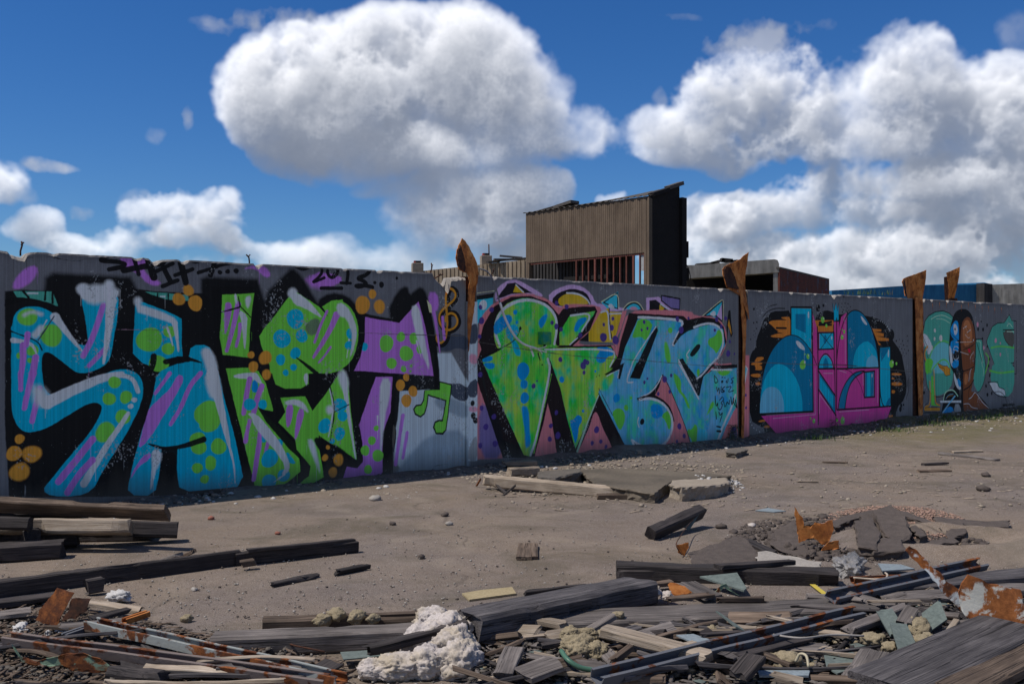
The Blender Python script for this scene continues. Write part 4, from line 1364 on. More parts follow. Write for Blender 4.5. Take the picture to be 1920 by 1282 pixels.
# ------------------------------------------------------------------ the painted concrete wall
img = paint_map(260)
paint_img = float_image('spray_paint', img); PH = 2.64
def paint_mat(name):
    g = G(name); uv = g.n('UVMap'); t = g.n('TexImage'); t.image = paint_img; t.extension = 'EXTEND'; g.l(uv.outputs[0], t.inputs[0])
    v = g.vec(rand=False); n1 = g.noise(v, 70, 4, .7); n2 = g.noise(g.vec((6, 6, .35), rand=False), 5, 4, .6)
    col = g.mix(.30, t.outputs[0], g.ramp(n1, [(.3, .35), (.7, .65)]), 'OVERLAY')
    hole = g.ramp(g.vor(v, 17), [(.045, 1), (.075, 0)]); hm = g.math('MULTIPLY', hole, g.ramp(g.noise(v, 2.2, 3), [(.5, 0), (.6, 1)]))
    col = g.mix(g.math('MULTIPLY', hm, .8), col, (.02, .02, .022))
    boards = g.noise(g.vec((7, 7, .02), rand=False), 1.3, 1, .3)
    h = g.math('SUBTRACT', g.math('ADD', g.math('MULTIPLY', n1, .35), g.math('ADD', g.math('MULTIPLY', n2, .5), g.math('MULTIPLY', boards, .8))), g.math('MULTIPLY', hm, .8))
    g.b.inputs['Specular IOR Level'].default_value = .12; return g.fin(col, .7, h, .30, .012)
PAINT = paint_mat('spray_painted_concrete')
def panel(i, name, label, s0, s1, tops, off=0.0, th=.18, group='concrete panels of the painted wall'):
    """one precast panel: chipped crest, painted face; tops = (s, drop) knots for the broken places"""
    ns = int((s1-s0)/.03); V = []; Fc = []; mi = []; zs = [0, .4, .8, 1.2, 1.6, 2.0, 2.3, 2.45, 2.52]
    ks = np.array([t[0] for t in tops] or [0.0]); kd = np.array([t[1] for t in tops] or [0.0])
    rows = len(zs)+5
    for k in range(ns+1):
        s = s0+(s1-s0)*k/ns
        drop = float(np.interp(s, ks, kd)) if len(tops) > 1 else 0
        ch = max(0, noise.noise((s*2.1, i*7.1, 0))-.12)*.05+max(0, noise.noise((s*6, i*3.3, 2))-.22)*.09+(.05*abs(noise.noise((s*14, 1, 4))) if drop > .02 else 0)
        zt = 2.605-drop-ch*.7; rec = .004+.010*abs(noise.noise((s*17, 5, i)))+ch*.7+drop*.45
        for z in zs: V.append(wallp(s, min(z, zt-.035), off))
        V.append(wallp(s, zt-.018-rec*.5, off)); V.append(wallp(s, zt-.003, off-rec)); 
        V.append(wallp(s, zt+.008*noise.noise((s*11, 3, 9))+drop*.3, off-th*.6)); V.append(wallp(s, zt-.01+drop*.5, off-th)); V.append(wallp(s, -.3, off-th))
    for k in range(ns):
        for r in range(rows-1):
            Fc.append([k*rows+r, (k+1)*rows+r, (k+1)*rows+r+1, k*rows+r+1]); mi.append(0 if r < len(zs) else 1)
    Fc.append([r for r in range(rows)]); mi.append(1); Fc.append([ns*rows+r for r in reversed(range(rows))]); mi.append(1)
    me = mesh(name, V, Fc); uvl = me.uv_layers.new(name='UVMap')
    me.polygons.foreach_set('material_index', mi)
    sv = []
    for l in me.loops:
        co = me.vertices[l.vertex_index].co; d = Vector((co.x+5.09, co.y-9.725)); s = d.x*.7744+d.y*.6327
        sv += [s/(PANEL*4), co.z/PH]
    uvl.data.foreach_set('uv', sv)
    o = link(name, me, [PAINT if 0 <= i <= 3 else PLAINW, CONC]); tag(o, label, 'wall panel', group); recentre(o); return o
_g = G('old_grey_painted_concrete'); _v = _g.vec(rand=False); PLAINW = _g.fin(_g.ramp(_g.noise(_v, 2.5, 8, .65), [(.3, lin(105, 106, 116)), (.7, lin(132, 134, 144))]), .8, _g.noise(_v, 60, 4), .3, .01)
SX = lambda x: 50176.0*(1/(3246.0-x)-3.064e-4)
panel(-1, 'concrete_wall_panel', 'plain grey concrete panel at the far left end, mostly outside the picture', -5.8, SX(-16), [])
panel(0, 'concrete_wall_panel', 'long concrete panel with blue, green and purple block letters and 2013 above', 0.03, SX(873),
      [(0, 0), (SX(15), 0), (SX(20), .03), (SX(46), .05), (SX(52), 0), (SX(279), 0), (SX(290), .045), (SX(302), 0), (SX(476), 0), (SX(483), .04), (SX(492), 0), (SX(811), 0), (SX(817), .07), (SX(828), .12), (SX(838), .21), (SX(842), .20), (SX(845), .05), (SX(873), .03)])
panel(1, 'concrete_wall_panel', 'concrete panel with green and light blue lettering edged in pink and purple dots', SX(893.5), SX(1384.5), [])
panel(2, 'concrete_wall_panel', 'concrete panel with flat blue domes, magenta base and orange drips on black', SX(1403), SX(1712), [(0, 0), (SX(1560), 0), (SX(1565), .035), (SX(1570), 0)], off=-.01)
panel(3, 'concrete_wall_panel', 'concrete panel with teal letters and a half blue, half brown face', SX(1730), SX(1950), [], off=.015)
panel(4, 'concrete_wall_panel', 'plain grey concrete panel beyond the right edge of the picture', SX(1962), 29.2, [])
# ------------------------------------------------------------------ rusted posts in the joints
TDIR = Vector((.7744, .6327, 0)); NDIR = Vector((.6327, -.7744, 0)); UP = Vector((0, 0, 1))
def wpt(x, y, off=0.0):
    s, z, _ = wall_sz(x, y); return wallp(s, z, off)
def sheet(name, pts, th, mat, parent, bend=None, nsub=3, nrm=NDIR):
    """torn steel plate: outline cut in small facets, bent, thickened, edges ragged"""
    bm = bmesh.new(); vs = [bm.verts.new(p) for p in pts]; f = bm.faces.new(vs)
    bmesh.ops.triangulate(bm, faces=[f])
    for _ in range(nsub): bmesh.ops.subdivide_edges(bm, edges=bm.edges[:], cuts=1, use_grid_fill=True)
    bm.verts.ensure_lookup_table(); bnd = {v for e in bm.edges if len(e.link_faces) == 1 for v in e.verts}
    for v in bm.verts:
        p = v.co.copy(); o = bend(p) if bend else 0
        if v in bnd: v.co += Vector((noise.noise(p*23), noise.noise(p*23+UP*5), noise.noise(p*23+UP*9)))*.010
        v.co += nrm*(o+.008*noise.noise(p*4.5))
    r = bmesh.ops.extrude_face_region(bm, geom=bm.faces[:]); 
    for e in r['geom']:
        if isinstance(e, bmesh.types.BMVert): e.co -= nrm*th
    bmesh.ops.recalc_face_normals(bm, faces=bm.faces[:])
    me = bpy.data.meshes.new(name); bm.to_mesh(me); bm.free()
    return link(name, me, mat, parent)
def bar(name, a, b, w, h, mat, parent, side=None):
    a = Vector(a); b = Vector(b); d = (b-a).normalized(); sd = side or d.cross(UP if abs(d.z) < .9 else Vector((1, 0, 0))).normalized(); u = sd.cross(d).normalized()
    V = []; Fc = []; boxdata((a+b)/2, d*(b-a).length/2, sd*w/2, u*h/2, V, Fc); return link(name, mesh(name, V, Fc), mat, parent)
def painted_strip(name, x0, x1, y0, y1, off, parent):
    s0, s1 = SX(x0), SX(x1); z0 = 0; z1 = wall_sz((x0+x1)/2, y1)[1]; V = []; Fc = []
    n = 14
    for k in range(n+1):
        z = z0+(z1-z0)*k/n
        for s, o in ((s0, off), (s1, off), (s1, off-.012), (s0, off-.012)): V.append(wallp(s+.004*noise.noise((z*3, s, 0)), z, o+.004*noise.noise((z*2.3, 1, s))))
    for k in range(n):
        for j in range(4): Fc.append([k*4+j, k*4+(j+1) % 4, (k+1)*4+(j+1) % 4, (k+1)*4+j])
    Fc += [[3, 2, 1, 0], [n*4, n*4+1, n*4+2, n*4+3]]
    me = mesh(name, V, Fc); uv = me.uv_layers.new(name='UVMap'); q = []
    for l in me.loops:
        co = me.vertices[l.vertex_index].co; q += [((co.x+5.09)*.7744+(co.y-9.725)*.6327)/(PANEL*4), co.z/PH]
    uv.data.foreach_set('uv', q); return link(name, me, PAINT, parent)
def post(joint, label, blade, strip, web, painted, bend, fold):
    root = empty('rusted_post', wpt(joint, 641, 0)-UP*wpt(joint, 641, 0).z, label, 'post', 'rusted steel posts between the wall panels')
    sheet('torn_flange', [wpt(x, y, .035) for x, y in blade], .010, RUST_P, root, bend)
    sheet('folded_edge', [wpt(x, y, .035) for x, y in fold], .010, RUST_DK, root, lambda p: bend(p)+.035)
    sheet('front_flange', [wpt(x, y, .030) for x, y in strip], .010, RUST_P, root, nsub=3)
    a = wpt(web[0], 641, -.05); V = []; Fc = []; sA, sB = SX(web[0]), SX(web[1])
    boxdata(wallp((sA+sB)/2, 1.29, -.09), TDIR*(sB-sA)/2, NDIR*.055, UP*1.29, V, Fc); link('web', mesh('web', V, Fc), RUST_DK, root)
    if painted: painted_strip('painted_flange', *painted, .022, root)
    return root
g_ = G('streaked_orange_rust'); v_ = g_.vec((1, 1, .55), rand=False); a_ = g_.noise(v_, 8, 9, .7, .3); b_ = g_.noise(g_.vec(rand=False), 45, 5, .7)
c_ = g_.ramp(a_, [(.28, (.06, .028, .016)), (.40, (.26, .085, .025)), (.52, (.55, .20, .05)), (.68, (.66, .34, .12))]); c_ = g_.mix(g_.ramp(b_, [(.30, .7), (.46, 0)]), c_, (.05, .024, .014)); RUST_P = g_.fin(c_, .85, b_, .6, .006)
post(880, 'rusted steel post with a tall twisted spike top, between block letters and green lettering',
     [(868, 447), (862, 458), (856, 468), (850, 484), (851, 497), (853, 506), (862, 511), (870, 515), (874, 530), (876, 560), (880, 560), (889, 548), (890, 514), (889, 498), (885, 482), (878, 462), (872, 452)], [(875, 556), (889, 546), (886, 585), (880, 625), (876, 660), (875, 640), (874, 600)], (872, 894), (872.5, 893, 0, 566),
     lambda p: .05*math.sin(max(0, p.z-2.4)*6.5), [(861, 461), (856, 468), (850, 484), (851, 497), (853, 506), (862, 511), (864, 494), (860, 474)])
post(1393, 'rusted steel post with a wide orange torn plate, left of the blue domes',
     [(1398, 474), (1393, 478), (1386, 487), (1380, 491), (1370, 496), (1362, 500), (1358, 505), (1358, 515), (1360, 530), (1361, 540), (1372, 541), (1386, 543), (1388, 556), (1394, 585), (1397, 600), (1399, 580), (1400, 545), (1399, 500)], [(1386, 544), (1394, 585), (1397, 600), (1396, 640), (1392, 838), (1388, 838), (1390, 640)], (1384, 1403), (1392, 1403, 0, 600),
     lambda p: .07*math.sin((p.z-2.5)*4+p.x*2.5), [(1362, 500), (1370, 502), (1378, 520), (1384, 543), (1372, 541), (1361, 540), (1357, 520), (1357, 507)])
post(1721, 'rusted steel post with a curled torn plate, left of the painted face',
     [(1728, 507), (1722, 511), (1714, 516), (1705, 521), (1697, 524), (1693, 530), (1698, 540), (1697, 555), (1712, 558), (1716, 580), (1721, 610), (1728, 640), (1730, 600), (1729, 560), (1729, 530)], [(1713, 558), (1728, 560), (1729, 600), (1728, 790), (1721, 795), (1721, 620)], (1711, 1731), None,
     lambda p: .10*math.cos((p.x*5.0+p.z*2)), [(1697, 524), (1690, 531), (1691, 540), (1693, 548), (1690, 556), (1698, 557), (1700, 545), (1697, 534)])
def far_post():
    Z = 30.0; root = empty('rusted_post', Vector((at(1780, 641, Z).x, Z, 0)), 'rusted steel post standing behind the wall near the right edge', 'post', 'rusted steel posts between the wall panels')
    n = Vector((0, -1, 0))
    sheet('torn_flange', [at(x, y, Z) for x, y in ((1768, 513), (1780, 508), (1793, 502), (1792, 520), (1791, 570), (1783, 570), (1777, 540), (1771, 522))], .015, RUST_P, root, lambda p: .25*math.sin(p.z*2), nrm=n)
    sheet('front_flange', [at(x, y, Z+.1) for x, y in ((1770, 520), (1778, 518), (1783, 570), (1783, 640), (1776, 640), (1776, 560))], .02, RUST_DK, root, nrm=n)
    bar('web', at(1786, 560, Z+.1), at(1786, 732, Z+.1), .25, .12, RUST_DK, root, side=Vector((1, 0, 0)))
far_post()
# rebar stubs sticking out of the crest
def tube_mesh(name, pts, r, seg=8, mat=None, parent=None, taper=1.0):
    pts = [Vector(p) for p in pts]; V = []; Fc = []; n = len(pts)
    for k, p in enumerate(pts):
        d = (pts[min(k+1, n-1)]-pts[max(k-1, 0)]).normalized(); a = d.orthogonal().normalized() if k == 0 else (a-d*a.dot(d)).normalized(); b = d.cross(a)
        rr = (r if not callable(r) else r(k/(n-1)))*(1+(taper-1)*k/(n-1))
        for j in range(seg): t = 2*math.pi*j/seg; V.append(p+(a*math.cos(t)+b*math.sin(t))*rr)
    for k in range(n-1):
        for j in range(seg): Fc.append([k*seg+j, k*seg+(j+1) % seg, (k+1)*seg+(j+1) % seg, (k+1)*seg+j])
    Fc.append(list(reversed(range(seg)))); Fc.append([(n-1)*seg+j for j in range(seg)])
    return link(name, mesh(name, V, Fc), mat, parent, smooth=True)
def stub(x, y0, y1, lean, label):
    a = wpt(x, y0, -.07); b = wpt(x+lean, y1, -.07); m = (a+b)/2+Vector((.012, 0, .01))
    o = tube_mesh('rebar_stub', [a-UP*.05, a, m, b], .009, 7, RUST_DK); tag(o, label, 'rebar', 'rebar stubs on the wall crest')
    c = tube_mesh('knot', [m-TDIR*.012, m+UP*.012, m+TDIR*.016+UP*.03], .007, 6, RUST_DK, o)
    recentre(o) if False else None
stub(41, 470, 452, 2, 'short rusty rebar stub with a knot at the far left of the wall crest')
stub(472, 490, 477, -6, 'leaning rusty rebar stub on the crest above the green rectangle letter')
stub(813, 511, 493, 1, 'rusty rebar stub on the crest beside the broken corner')
stub(820, 522, 514, 16, 'bent rusty rebar lying in the broken corner of the wall crest')
stub(928, 514, 504, 3, 'tiny rusty rebar hook on the crest behind the white cable')
# conduit: white cable hanging over the wall, painted box under it
def spline(P, n=8):
    P = [Vector(p) for p in P]; P = [2*P[0]-P[1]]+P+[2*P[-1]-P[-2]]; o = []
    for i in range(1, len(P)-2):
        for k in range(n):
            t = k/n; a, b, c, d = P[i-1:i+3]; o.append(.5*((2*b)+(c-a)*t+(2*a-5*b+4*c-d)*t*t+(3*b-a-3*c+d)*t**3))
    return o+[P[-2]]
WHITE = flat_mat('yellowed_white_plastic', (.86, .83, .80), .5); GREYC = flat_mat('grey_cable_sheath', (.20, .20, .22), .5)
cb = empty('hanging_cable', wpt(925, 580, .06), 'white electric cable hanging from the twisted post down over the green letter', 'cable')
tube_mesh('grey_sheath', spline([wpt(884, 506, -.02), wpt(895, 505, .05), (wpt(908, 512, .08)), wpt(920, 532, .08), wpt(930, 562, .06), wpt(933, 572, .06)]), .011, 8, GREYC, cb)
tube_mesh('white_sheath', spline([wpt(932, 568, .06), wpt(942, 598, .06), wpt(957, 628, .07), wpt(975, 645, .07), wpt(1000, 654, .07)]), .017, 8, WHITE, cb)
for q in ([(998, 653), (1008, 660), (1010, 664)], [(998, 654), (1006, 656), (1018, 661), (1016, 656)], [(1000, 654), (1012, 652), (1019, 648)]): tube_mesh('bare_end', spline([wpt(x, y, .07) for x, y in q], 4), .007, 6, WHITE, cb)
bx = empty('junction_box', wpt(1016, 647, .0), 'small square junction box painted green over with the big green letter', 'junction box')
g_ = G('green_over_teal_paint'); JBOX = g_.fin(g_.ramp(g_.noise(g_.vec(), 8, 3), [(.4, lin(88, 168, 56)), (.6, lin(20, 140, 120))]), .6)
V = []; Fc = []; c0 = wpt(1016.5, 634.5, .05); boxdata(c0, TDIR*.085, NDIR*.045, UP*.09, V, Fc); o = link('box', mesh('box', V, Fc), JBOX, bx)
md = o.modifiers.new('b', 'BEVEL'); md.width = .008; md.segments = 2
V = []; Fc = []; boxdata(c0+NDIR*.052, TDIR*.078, NDIR*.008, UP*.083, V, Fc); o = link('lid', mesh('lid', V, Fc), JBOX, bx)
o = tube_mesh('conduit_stub', [c0-UP*.09, c0-UP*.13], .016, 8, flat_mat('black_plastic', (.02, .02, .02)), bx)
# ------------------------------------------------------------------ buildings behind the wall
def ribbed(name, c0, c1, per_m=5.0, dirt=(.05, .042, .035), bs=.8):
    g = G(name); v = g.vec(rand=False); uv = g.n('UVMap').outputs[0]; sp = g.n('SeparateXYZ'); g.l(uv, sp.inputs[0])
    a = g.noise(g.vec((1.2, 1.2, .12), rand=False), 3.0, 7, .65); b = g.noise(v, 1.1, 7, .6); c = g.noise(v, 14, 4, .7)
    col = g.ramp(g.math('ADD', g.math('MULTIPLY', a, .6), g.math('MULTIPLY', b, .4)), [(.34, c0), (.62, c1)])
    col = g.mix(g.ramp(g.noise(g.vec((.9, .9, .35), rand=False), .9, 7, .7), [(.56, 0), (.68, .65)]), col, dirt)
    col = g.mix(g.ramp(c, [(.66, 0), (.72, .5)]), col, tuple(min(1, x*1.9) for x in c1))
    return g.fin(col, .9, c, .4, .02)
R_BROWN = ribbed('brown_stained_ribbed_concrete', lin(84, 72, 61), lin(112, 98, 84), dirt=lin(70, 60, 50)); R_TAN = ribbed('tan_ribbed_concrete', lin(130, 116, 98), lin(165, 150, 130), dirt=lin(100, 88, 74))
R_GREY = ribbed('grey_board_marked_concrete', lin(110, 108, 104), lin(165, 162, 155), dirt=lin(85, 82, 78)); R_DARK = ribbed('dark_ribbed_wall', (.02, .019, .02), (.055, .052, .052), dirt=(.012, .012, .013))  # the last one is a near-black ribbed concrete
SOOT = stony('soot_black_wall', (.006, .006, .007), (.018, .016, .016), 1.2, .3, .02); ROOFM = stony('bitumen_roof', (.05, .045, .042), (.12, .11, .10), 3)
REDP = flat_mat('red_oxide_paint', (.16, .055, .04), .7); BLUEW = ribbed('blue_painted_concrete', lin(30, 88, 130), lin(52, 120, 160), dirt=lin(44, 82, 108))
GLASSY = flat_mat('dusty_glass', (.35, .36, .36), .25); BLACK = flat_mat('char_and_shade_black', (.012, .011, .011), .9)
def ribwall(name, a, b, z0a, z0b, z1a, z1b, mat, parent, pitch=.19, depth=.05, th=.25):
    """wall from a to b (xy) with vertical ribs as real relief; bottom and top heights may slope"""
    a = Vector((a[0], a[1], 0)); b = Vector((b[0], b[1], 0)); d = b-a; L = d.length; d /= L; n = Vector((d.y, -d.x, 0))
    if n.y > 0: n = -n
    V = []; Fc = []; N_ = max(1, int(L/pitch)); prof = []
    for k in range(N_): prof += [(k*pitch, 0), (k*pitch+pitch*.62, 0), (k*pitch+pitch*.70, -depth), (k*pitch+pitch*.92, -depth)]
    prof.append((L, 0))
    for s, o in prof:
        t = s/L
        for z in (z0a+(z0b-z0a)*t, z1a+(z1b-z1a)*t): V.append(a+d*s+n*(o+.006*noise.noise((s*3, z, 1)))+UP*z)
    m = len(prof)
    for k in range(m-1): Fc.append([2*k, 2*k+2, 2*k+3, 2*k+1])
    B = len(V)
    for s, _ in (prof[0], prof[-1]):
        t = s/L
        for z in (z0a+(z0b-z0a)*t, z1a+(z1b-z1a)*t): V.append(a+d*s-n*th+UP*z)
    Fc += [[B, B+1, B+3, B+2], [1, B+1, B, 0], [2*m-2, B+2, B+3, 2*m-1]]
    Fc.append([2*k+1 for k in range(m)]+[B+3, B+1]); Fc.append([B, B+2]+[2*k for k in reversed(range(m))])
    me = mesh(name, V, Fc); me.uv_layers.new(name='UVMap')
    return link(name, me, mat, parent)
def bbox(name, c, hx, hy, hz, mat, parent, ang=0, tilt=0, bev=0):
    d = Vector((math.cos(ang), math.sin(ang), 0)); n = Vector((-math.sin(ang), math.cos(ang), 0)); u = UP
    if tilt: d, u = d*math.cos(tilt)+UP*math.sin(tilt), UP*math.cos(tilt)-d*math.sin(tilt)
    V = []; Fc = []; boxdata(c, d*hx, n*hy, u*hz, V, Fc); o = link(name, mesh(name, V, Fc), mat, parent)
    if bev: md = o.modifiers.new('b', 'BEVEL'); md.width = bev; md.segments = 2
    return o
# --- the tall shed: front face from A (far left) to B (near right)
Zb = 45.0; A = at(986, 641, 51.0); B = at(1222, 641, Zb); A.z = B.z = 0
dF = (B-A).normalized(); A.z = 0; B.z = 0
nB = Vector((-dF.y, dF.x, 0)).normalized()          # pointing away from the camera
if nB.y < 0: nB = -nB
def hz(x, y, Z): return 1.70+(641.5-y)/F*Z
def fpt(x):                                                                     # point of the front face seen at column x
    k = (x-960)/F; t = (k*A.y-A.x)/((B.x-A.x)-k*(B.y-A.y)); q = A+(B-A)*t; q.z = 0; return q
def fz(x, y): return hz(x, y, fpt(x).y)
hall = empty('shed_building', ((A.x+B.x)/2, (A.y+B.y)/2, 0), 'tall brown ribbed concrete shed with sloping roof rising over the wall', 'building')
# upper front: from the roof line down to the window head
ribwall('front_wall', fpt(986), fpt(1208), fz(986, 494), fz(1208, 474), fz(986, 401), fz(1208, 369), R_BROWN, hall, .13, .014)
ribwall('corner_column', fpt(1208), fpt(1222), 0, 0, fz(1208, 369), fz(1222, 367), R_BROWN, hall, .17, .02)
ribwall('left_jamb', fpt(986), fpt(992), 0, 0, fz(986, 494)-.004, fz(992, 494)-.004, R_BROWN, hall, .2, .02)
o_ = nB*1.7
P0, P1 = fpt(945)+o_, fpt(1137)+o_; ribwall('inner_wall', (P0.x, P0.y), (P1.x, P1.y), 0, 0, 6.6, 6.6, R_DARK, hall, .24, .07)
bbox('inner_roof_beam', (fpt(1150)+o_*.8)+UP*(fz(1150, 474)+.15), 2.0, .15, .14, R_DARK, hall, math.atan2(dF.y, dF.x))
xs_ = [1079, 1091, 1102, 1114, 1126, 1137, 1149, 1161, 1173, 1186, 1198, 1207]
hd0, hd1 = fpt(992), fpt(1208)
for i, x in enumerate(xs_):
    p = fpt(x)+nB*.08; w = .10 if i in (3, 9) else .055
    bbox('mullion', Vector((p.x, p.y, (2.5+fz(x, 494-(x-990)*.0917))/2)), w/2, .04, (fz(x, 494-(x-990)*.0917)-2.5)/2-.05, REDP, hall, math.atan2(dF.y, dF.x))
pa, pb = fpt(994)+nB*.08, fpt(1207)+nB*.08
bar('window_head', (pa.x, pa.y, fz(994, 494.5)-.03), (pb.x, pb.y, fz(1207, 475)-.03), .08, .07, REDP, hall)
pc = fpt(1202)+nB*.10; bbox('broken_pane', Vector((pc.x, pc.y, fz(1202, 493))), .20, .006, .36, GLASSY, hall, math.atan2(dF.y, dF.x))
bbox('sill', fpt(1095)+nB*.4+UP*(fz(1095, 521)), 1.5, .25, .10, BLACK, hall, math.atan2(dF.y, dF.x))
# dark flank and roof
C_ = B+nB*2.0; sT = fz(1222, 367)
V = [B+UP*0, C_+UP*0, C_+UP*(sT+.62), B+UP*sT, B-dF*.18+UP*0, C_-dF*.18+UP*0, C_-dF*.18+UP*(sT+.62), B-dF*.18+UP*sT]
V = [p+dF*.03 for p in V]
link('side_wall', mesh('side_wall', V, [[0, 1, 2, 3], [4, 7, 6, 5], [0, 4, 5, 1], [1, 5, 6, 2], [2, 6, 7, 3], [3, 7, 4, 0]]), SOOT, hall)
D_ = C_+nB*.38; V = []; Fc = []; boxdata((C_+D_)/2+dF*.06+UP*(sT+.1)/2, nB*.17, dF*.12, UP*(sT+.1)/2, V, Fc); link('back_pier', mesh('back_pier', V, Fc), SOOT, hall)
bbox('pier_bracket', C_+nB*.42+dF*.1+UP*(hz(1282, 470, 47)), .10, .08, .38, BLACK, hall); bbox('pier_bracket', C_+nB*.45+dF*.1+UP*(hz(1282, 516, 47)), .10, .10, .30, BLACK, hall)
tube_mesh('loose_wire', spline([C_+nB*.4+UP*(hz(1282, 492, 47)), C_+nB*.7+UP*(hz(1287, 503, 47)), C_+nB*.85+UP*(hz(1290, 516, 47)), C_+nB*.9+UP*hz(1291, 525, 47)]), .02, 5, BLACK, hall)
ra, rb = A-dF*.15, B+dF*.12; V = []; n_ = 40
# corrugated eternit roof: the wavy front edge shows
cols = 120; rows_ = [(-.08, 0.0), (2.15, .68)]
for k in range(cols+1):
    t = k/cols; base = ra+(rb-ra)*t; zt = fz(986, 401)+(sT-fz(986, 401))*t; w = .03*math.sin(k*2*math.pi*22/cols)
    jag = .10*max(0, noise.noise((k*.35, 2, 0)))
    for o, dz in rows_: V.append(base+nB*(o+(jag if o < 0 else 0))+UP*(zt+dz*(.25+.75*t)+w+.03))
    for o, dz in rows_: V.append(base+nB*(o+(jag if o < 0 else 0))+UP*(zt+dz*(.25+.75*t)+w+.02))
Fc = []
for k in range(cols):
    a = k*4; b = a+4; Fc += [[a, b, b+1, a+1], [a+2, a+3, b+3, b+2], [a, a+2, b+2, b], [a+1, b+1, b+3, a+3]]
Fc += [[0, 1, 3, 2], [cols*4, cols*4+2, cols*4+3, cols*4+1]]
link('corrugated_roof', mesh('corrugated_roof', V, Fc), ROOFM, hall)
p = B+nB*1.0+dF*.02; ang = math.atan2(nB.y, nB.x)
for k, (o, l, dz) in enumerate(((.55, .62, .20), (1.65, .55, .62))): bbox('lifted_roof_slab', B+nB*o+UP*(sT+dz), l, .16, .085, ROOFM if k else SOOT, hall, ang, .30)
bbox('loose_roof_board', fpt(1043)+nB*.3+UP*(fz(1043, 388)+.02), 1.0, .3, .07, ROOFM, hall, math.atan2(dF.y, dF.x), .14)
bbox('loose_roof_board', fpt(1018)+nB*.2+UP*(fz(1018, 394)+.0), .7, .2, .05, ROOFM, hall, math.atan2(dF.y, dF.x), .1)
bbox('loose_roof_board', fpt(1052)+nB*.5+UP*(fz(1052, 384)), .5, .3, .05, BLACK, hall, math.atan2(dF.y, dF.x), -.05)
# --- low wall running left from the shed
low = empty('low_building', (at(900, 641, 56).x, 56, 0), 'low tan ribbed concrete parapet left of the tall shed', 'building')
a, b = at(700, 641, 58), at(990, 641, 54.5)
ribwall('parapet', (a.x, a.y), (b.x, b.y), 0, 0, hz(700, 507, 58)-.35, hz(985, 487, 54.5), R_TAN, low, .25, .05, .5)
def chim(x0, x1, y0, y1, Z, label, cap, rod=None):
    p = at((x0+x1)/2, y1+10, Z); w = (x1-x0)/F*Z/2; r = empty('chimney_block', (p.x, p.y, p.z), label, 'chimney', 'small chimney blocks behind the wall')
    h = (y1-y0+10)/F*Z; bbox('block', p+UP*h/2, w, w, h/2, CONC_T, r, .2, bev=.03)
    bbox('cap', p+UP*(h+.06), w*.62, w*.62, .07, cap, r, .2); bbox('slot', p+UP*(h+.065)+Vector((w*.25, -w*.66, 0)), w*.45, .03, .055, BLACK, r, .2)
    if rod: tube_mesh('rod', [p+UP*h+Vector((w*.6, 0, 0)), p+UP*(h+rod)+Vector((w*.55, 0, 0))], .035, 6, RUST_DK, r)
REDC = flat_mat('red_metal', (.35, .05, .04))
chim(772, 793, 494, 505, 57, 'small chimney block with a red cap, left of the twisted post', REDC)
chim(901, 921, 480, 500, 56, 'chimney block with a red cap and thin rod, right of the twisted post', REDC, .65)
for k, (x, y, l, t) in enumerate(((938, 489, 1.1, .12), (958, 482, .9, -.08), (972, 486, 1.0, .10), (960, 487, 1.5, .02), (925, 492, .5, .1))):
    p = at(x, y, 55.2); o = bbox('roof_plank', p, l*.7, .12, .045, W_GREY if k % 2 else ROOFM, None, .1*k, t)
    tag(o, ['longest grey plank lying on the low parapet left of the tall shed', 'dark strip lifted on top of the low parapet', 'dark strip lying against the tall shed on the parapet', 'short dark strip in the middle of the parapet planks', 'small grey plank at the left end of the planks on the parapet'][[1, 0, 2, 3, 4].index(k) if False else k] if False else ['bitumen strip second from the left on the low parapet', 'grey plank lifted highest on the low parapet by the shed', 'bitumen strip ending against the tall shed on the parapet', 'longest grey plank lying across the low parapet', 'short strip at the left end of the litter on the parapet'][k], 'plank', 'planks lying on the low parapet'); recentre(o)
# --- flat roofed concrete building on the right
cbg = empty('concrete_canopy_building', (at(1380, 641, 60).x, 60, 0), 'grey board-marked concrete building with a dark open bay right of the shed', 'building')
def P(x, y, Z): return at(x, y, Z)
def extr(name, pts, Z0, depth, mat, parent):
    pl = [at(x, y, Z0) for x, y in pts]; V = []; Fc = []; prism(pl, depth, V, Fc, Vector((0.25, 1, 0)).normalized()); me = mesh(name, V, Fc); me.uv_layers.new(name='UVMap'); o = link(name, me, mat, parent)
    bm = bmesh.new(); bm.from_mesh(me); bmesh.ops.recalc_face_normals(bm, faces=bm.faces[:]); bm.to_mesh(me); bm.free(); return o
extr('fascia', [(1281, 498), (1318, 497), (1350, 494), (1452, 486.5), (1458, 488), (1461, 495), (1461, 511), (1281, 523)], 60, 1.2, R_GREY, cbg)
extr('column', [(1450, 511.8), (1461, 511.0), (1462, 735), (1450, 735)], 60.05, 1.0, R_GREY, cbg)
extr('column', [(1276, 523), (1286, 523), (1286, 735), (1276, 735)], 60.05, 1.0, R_GREY, cbg)
extr('back_wall', [(1276, 500), (1461, 500), (1461, 735), (1276, 735)], 66, .3, BLACK, cbg)  # its black paints the darkness inside the open bay
extr('roof_slab', [(1281, 499), (1350, 495), (1452, 487.5), (1458, 489), (1458, 492), (1281, 503)], 61.4, 5.0, R_GREY, cbg)
for k, (x, y, hx, hzz, t, m) in enumerate(((1345, 491, .42, .07, .25, ROOFM), (1362, 489, .34, .11, -.1, BLACK), (1375, 490, .22, .05, .1, BLACK), (1326, 495, .7, .05, .08, ROOFM))): bbox('roof_litter', at(x, y, 60.5), hx, .3, hzz, m, cbg, 0, t)
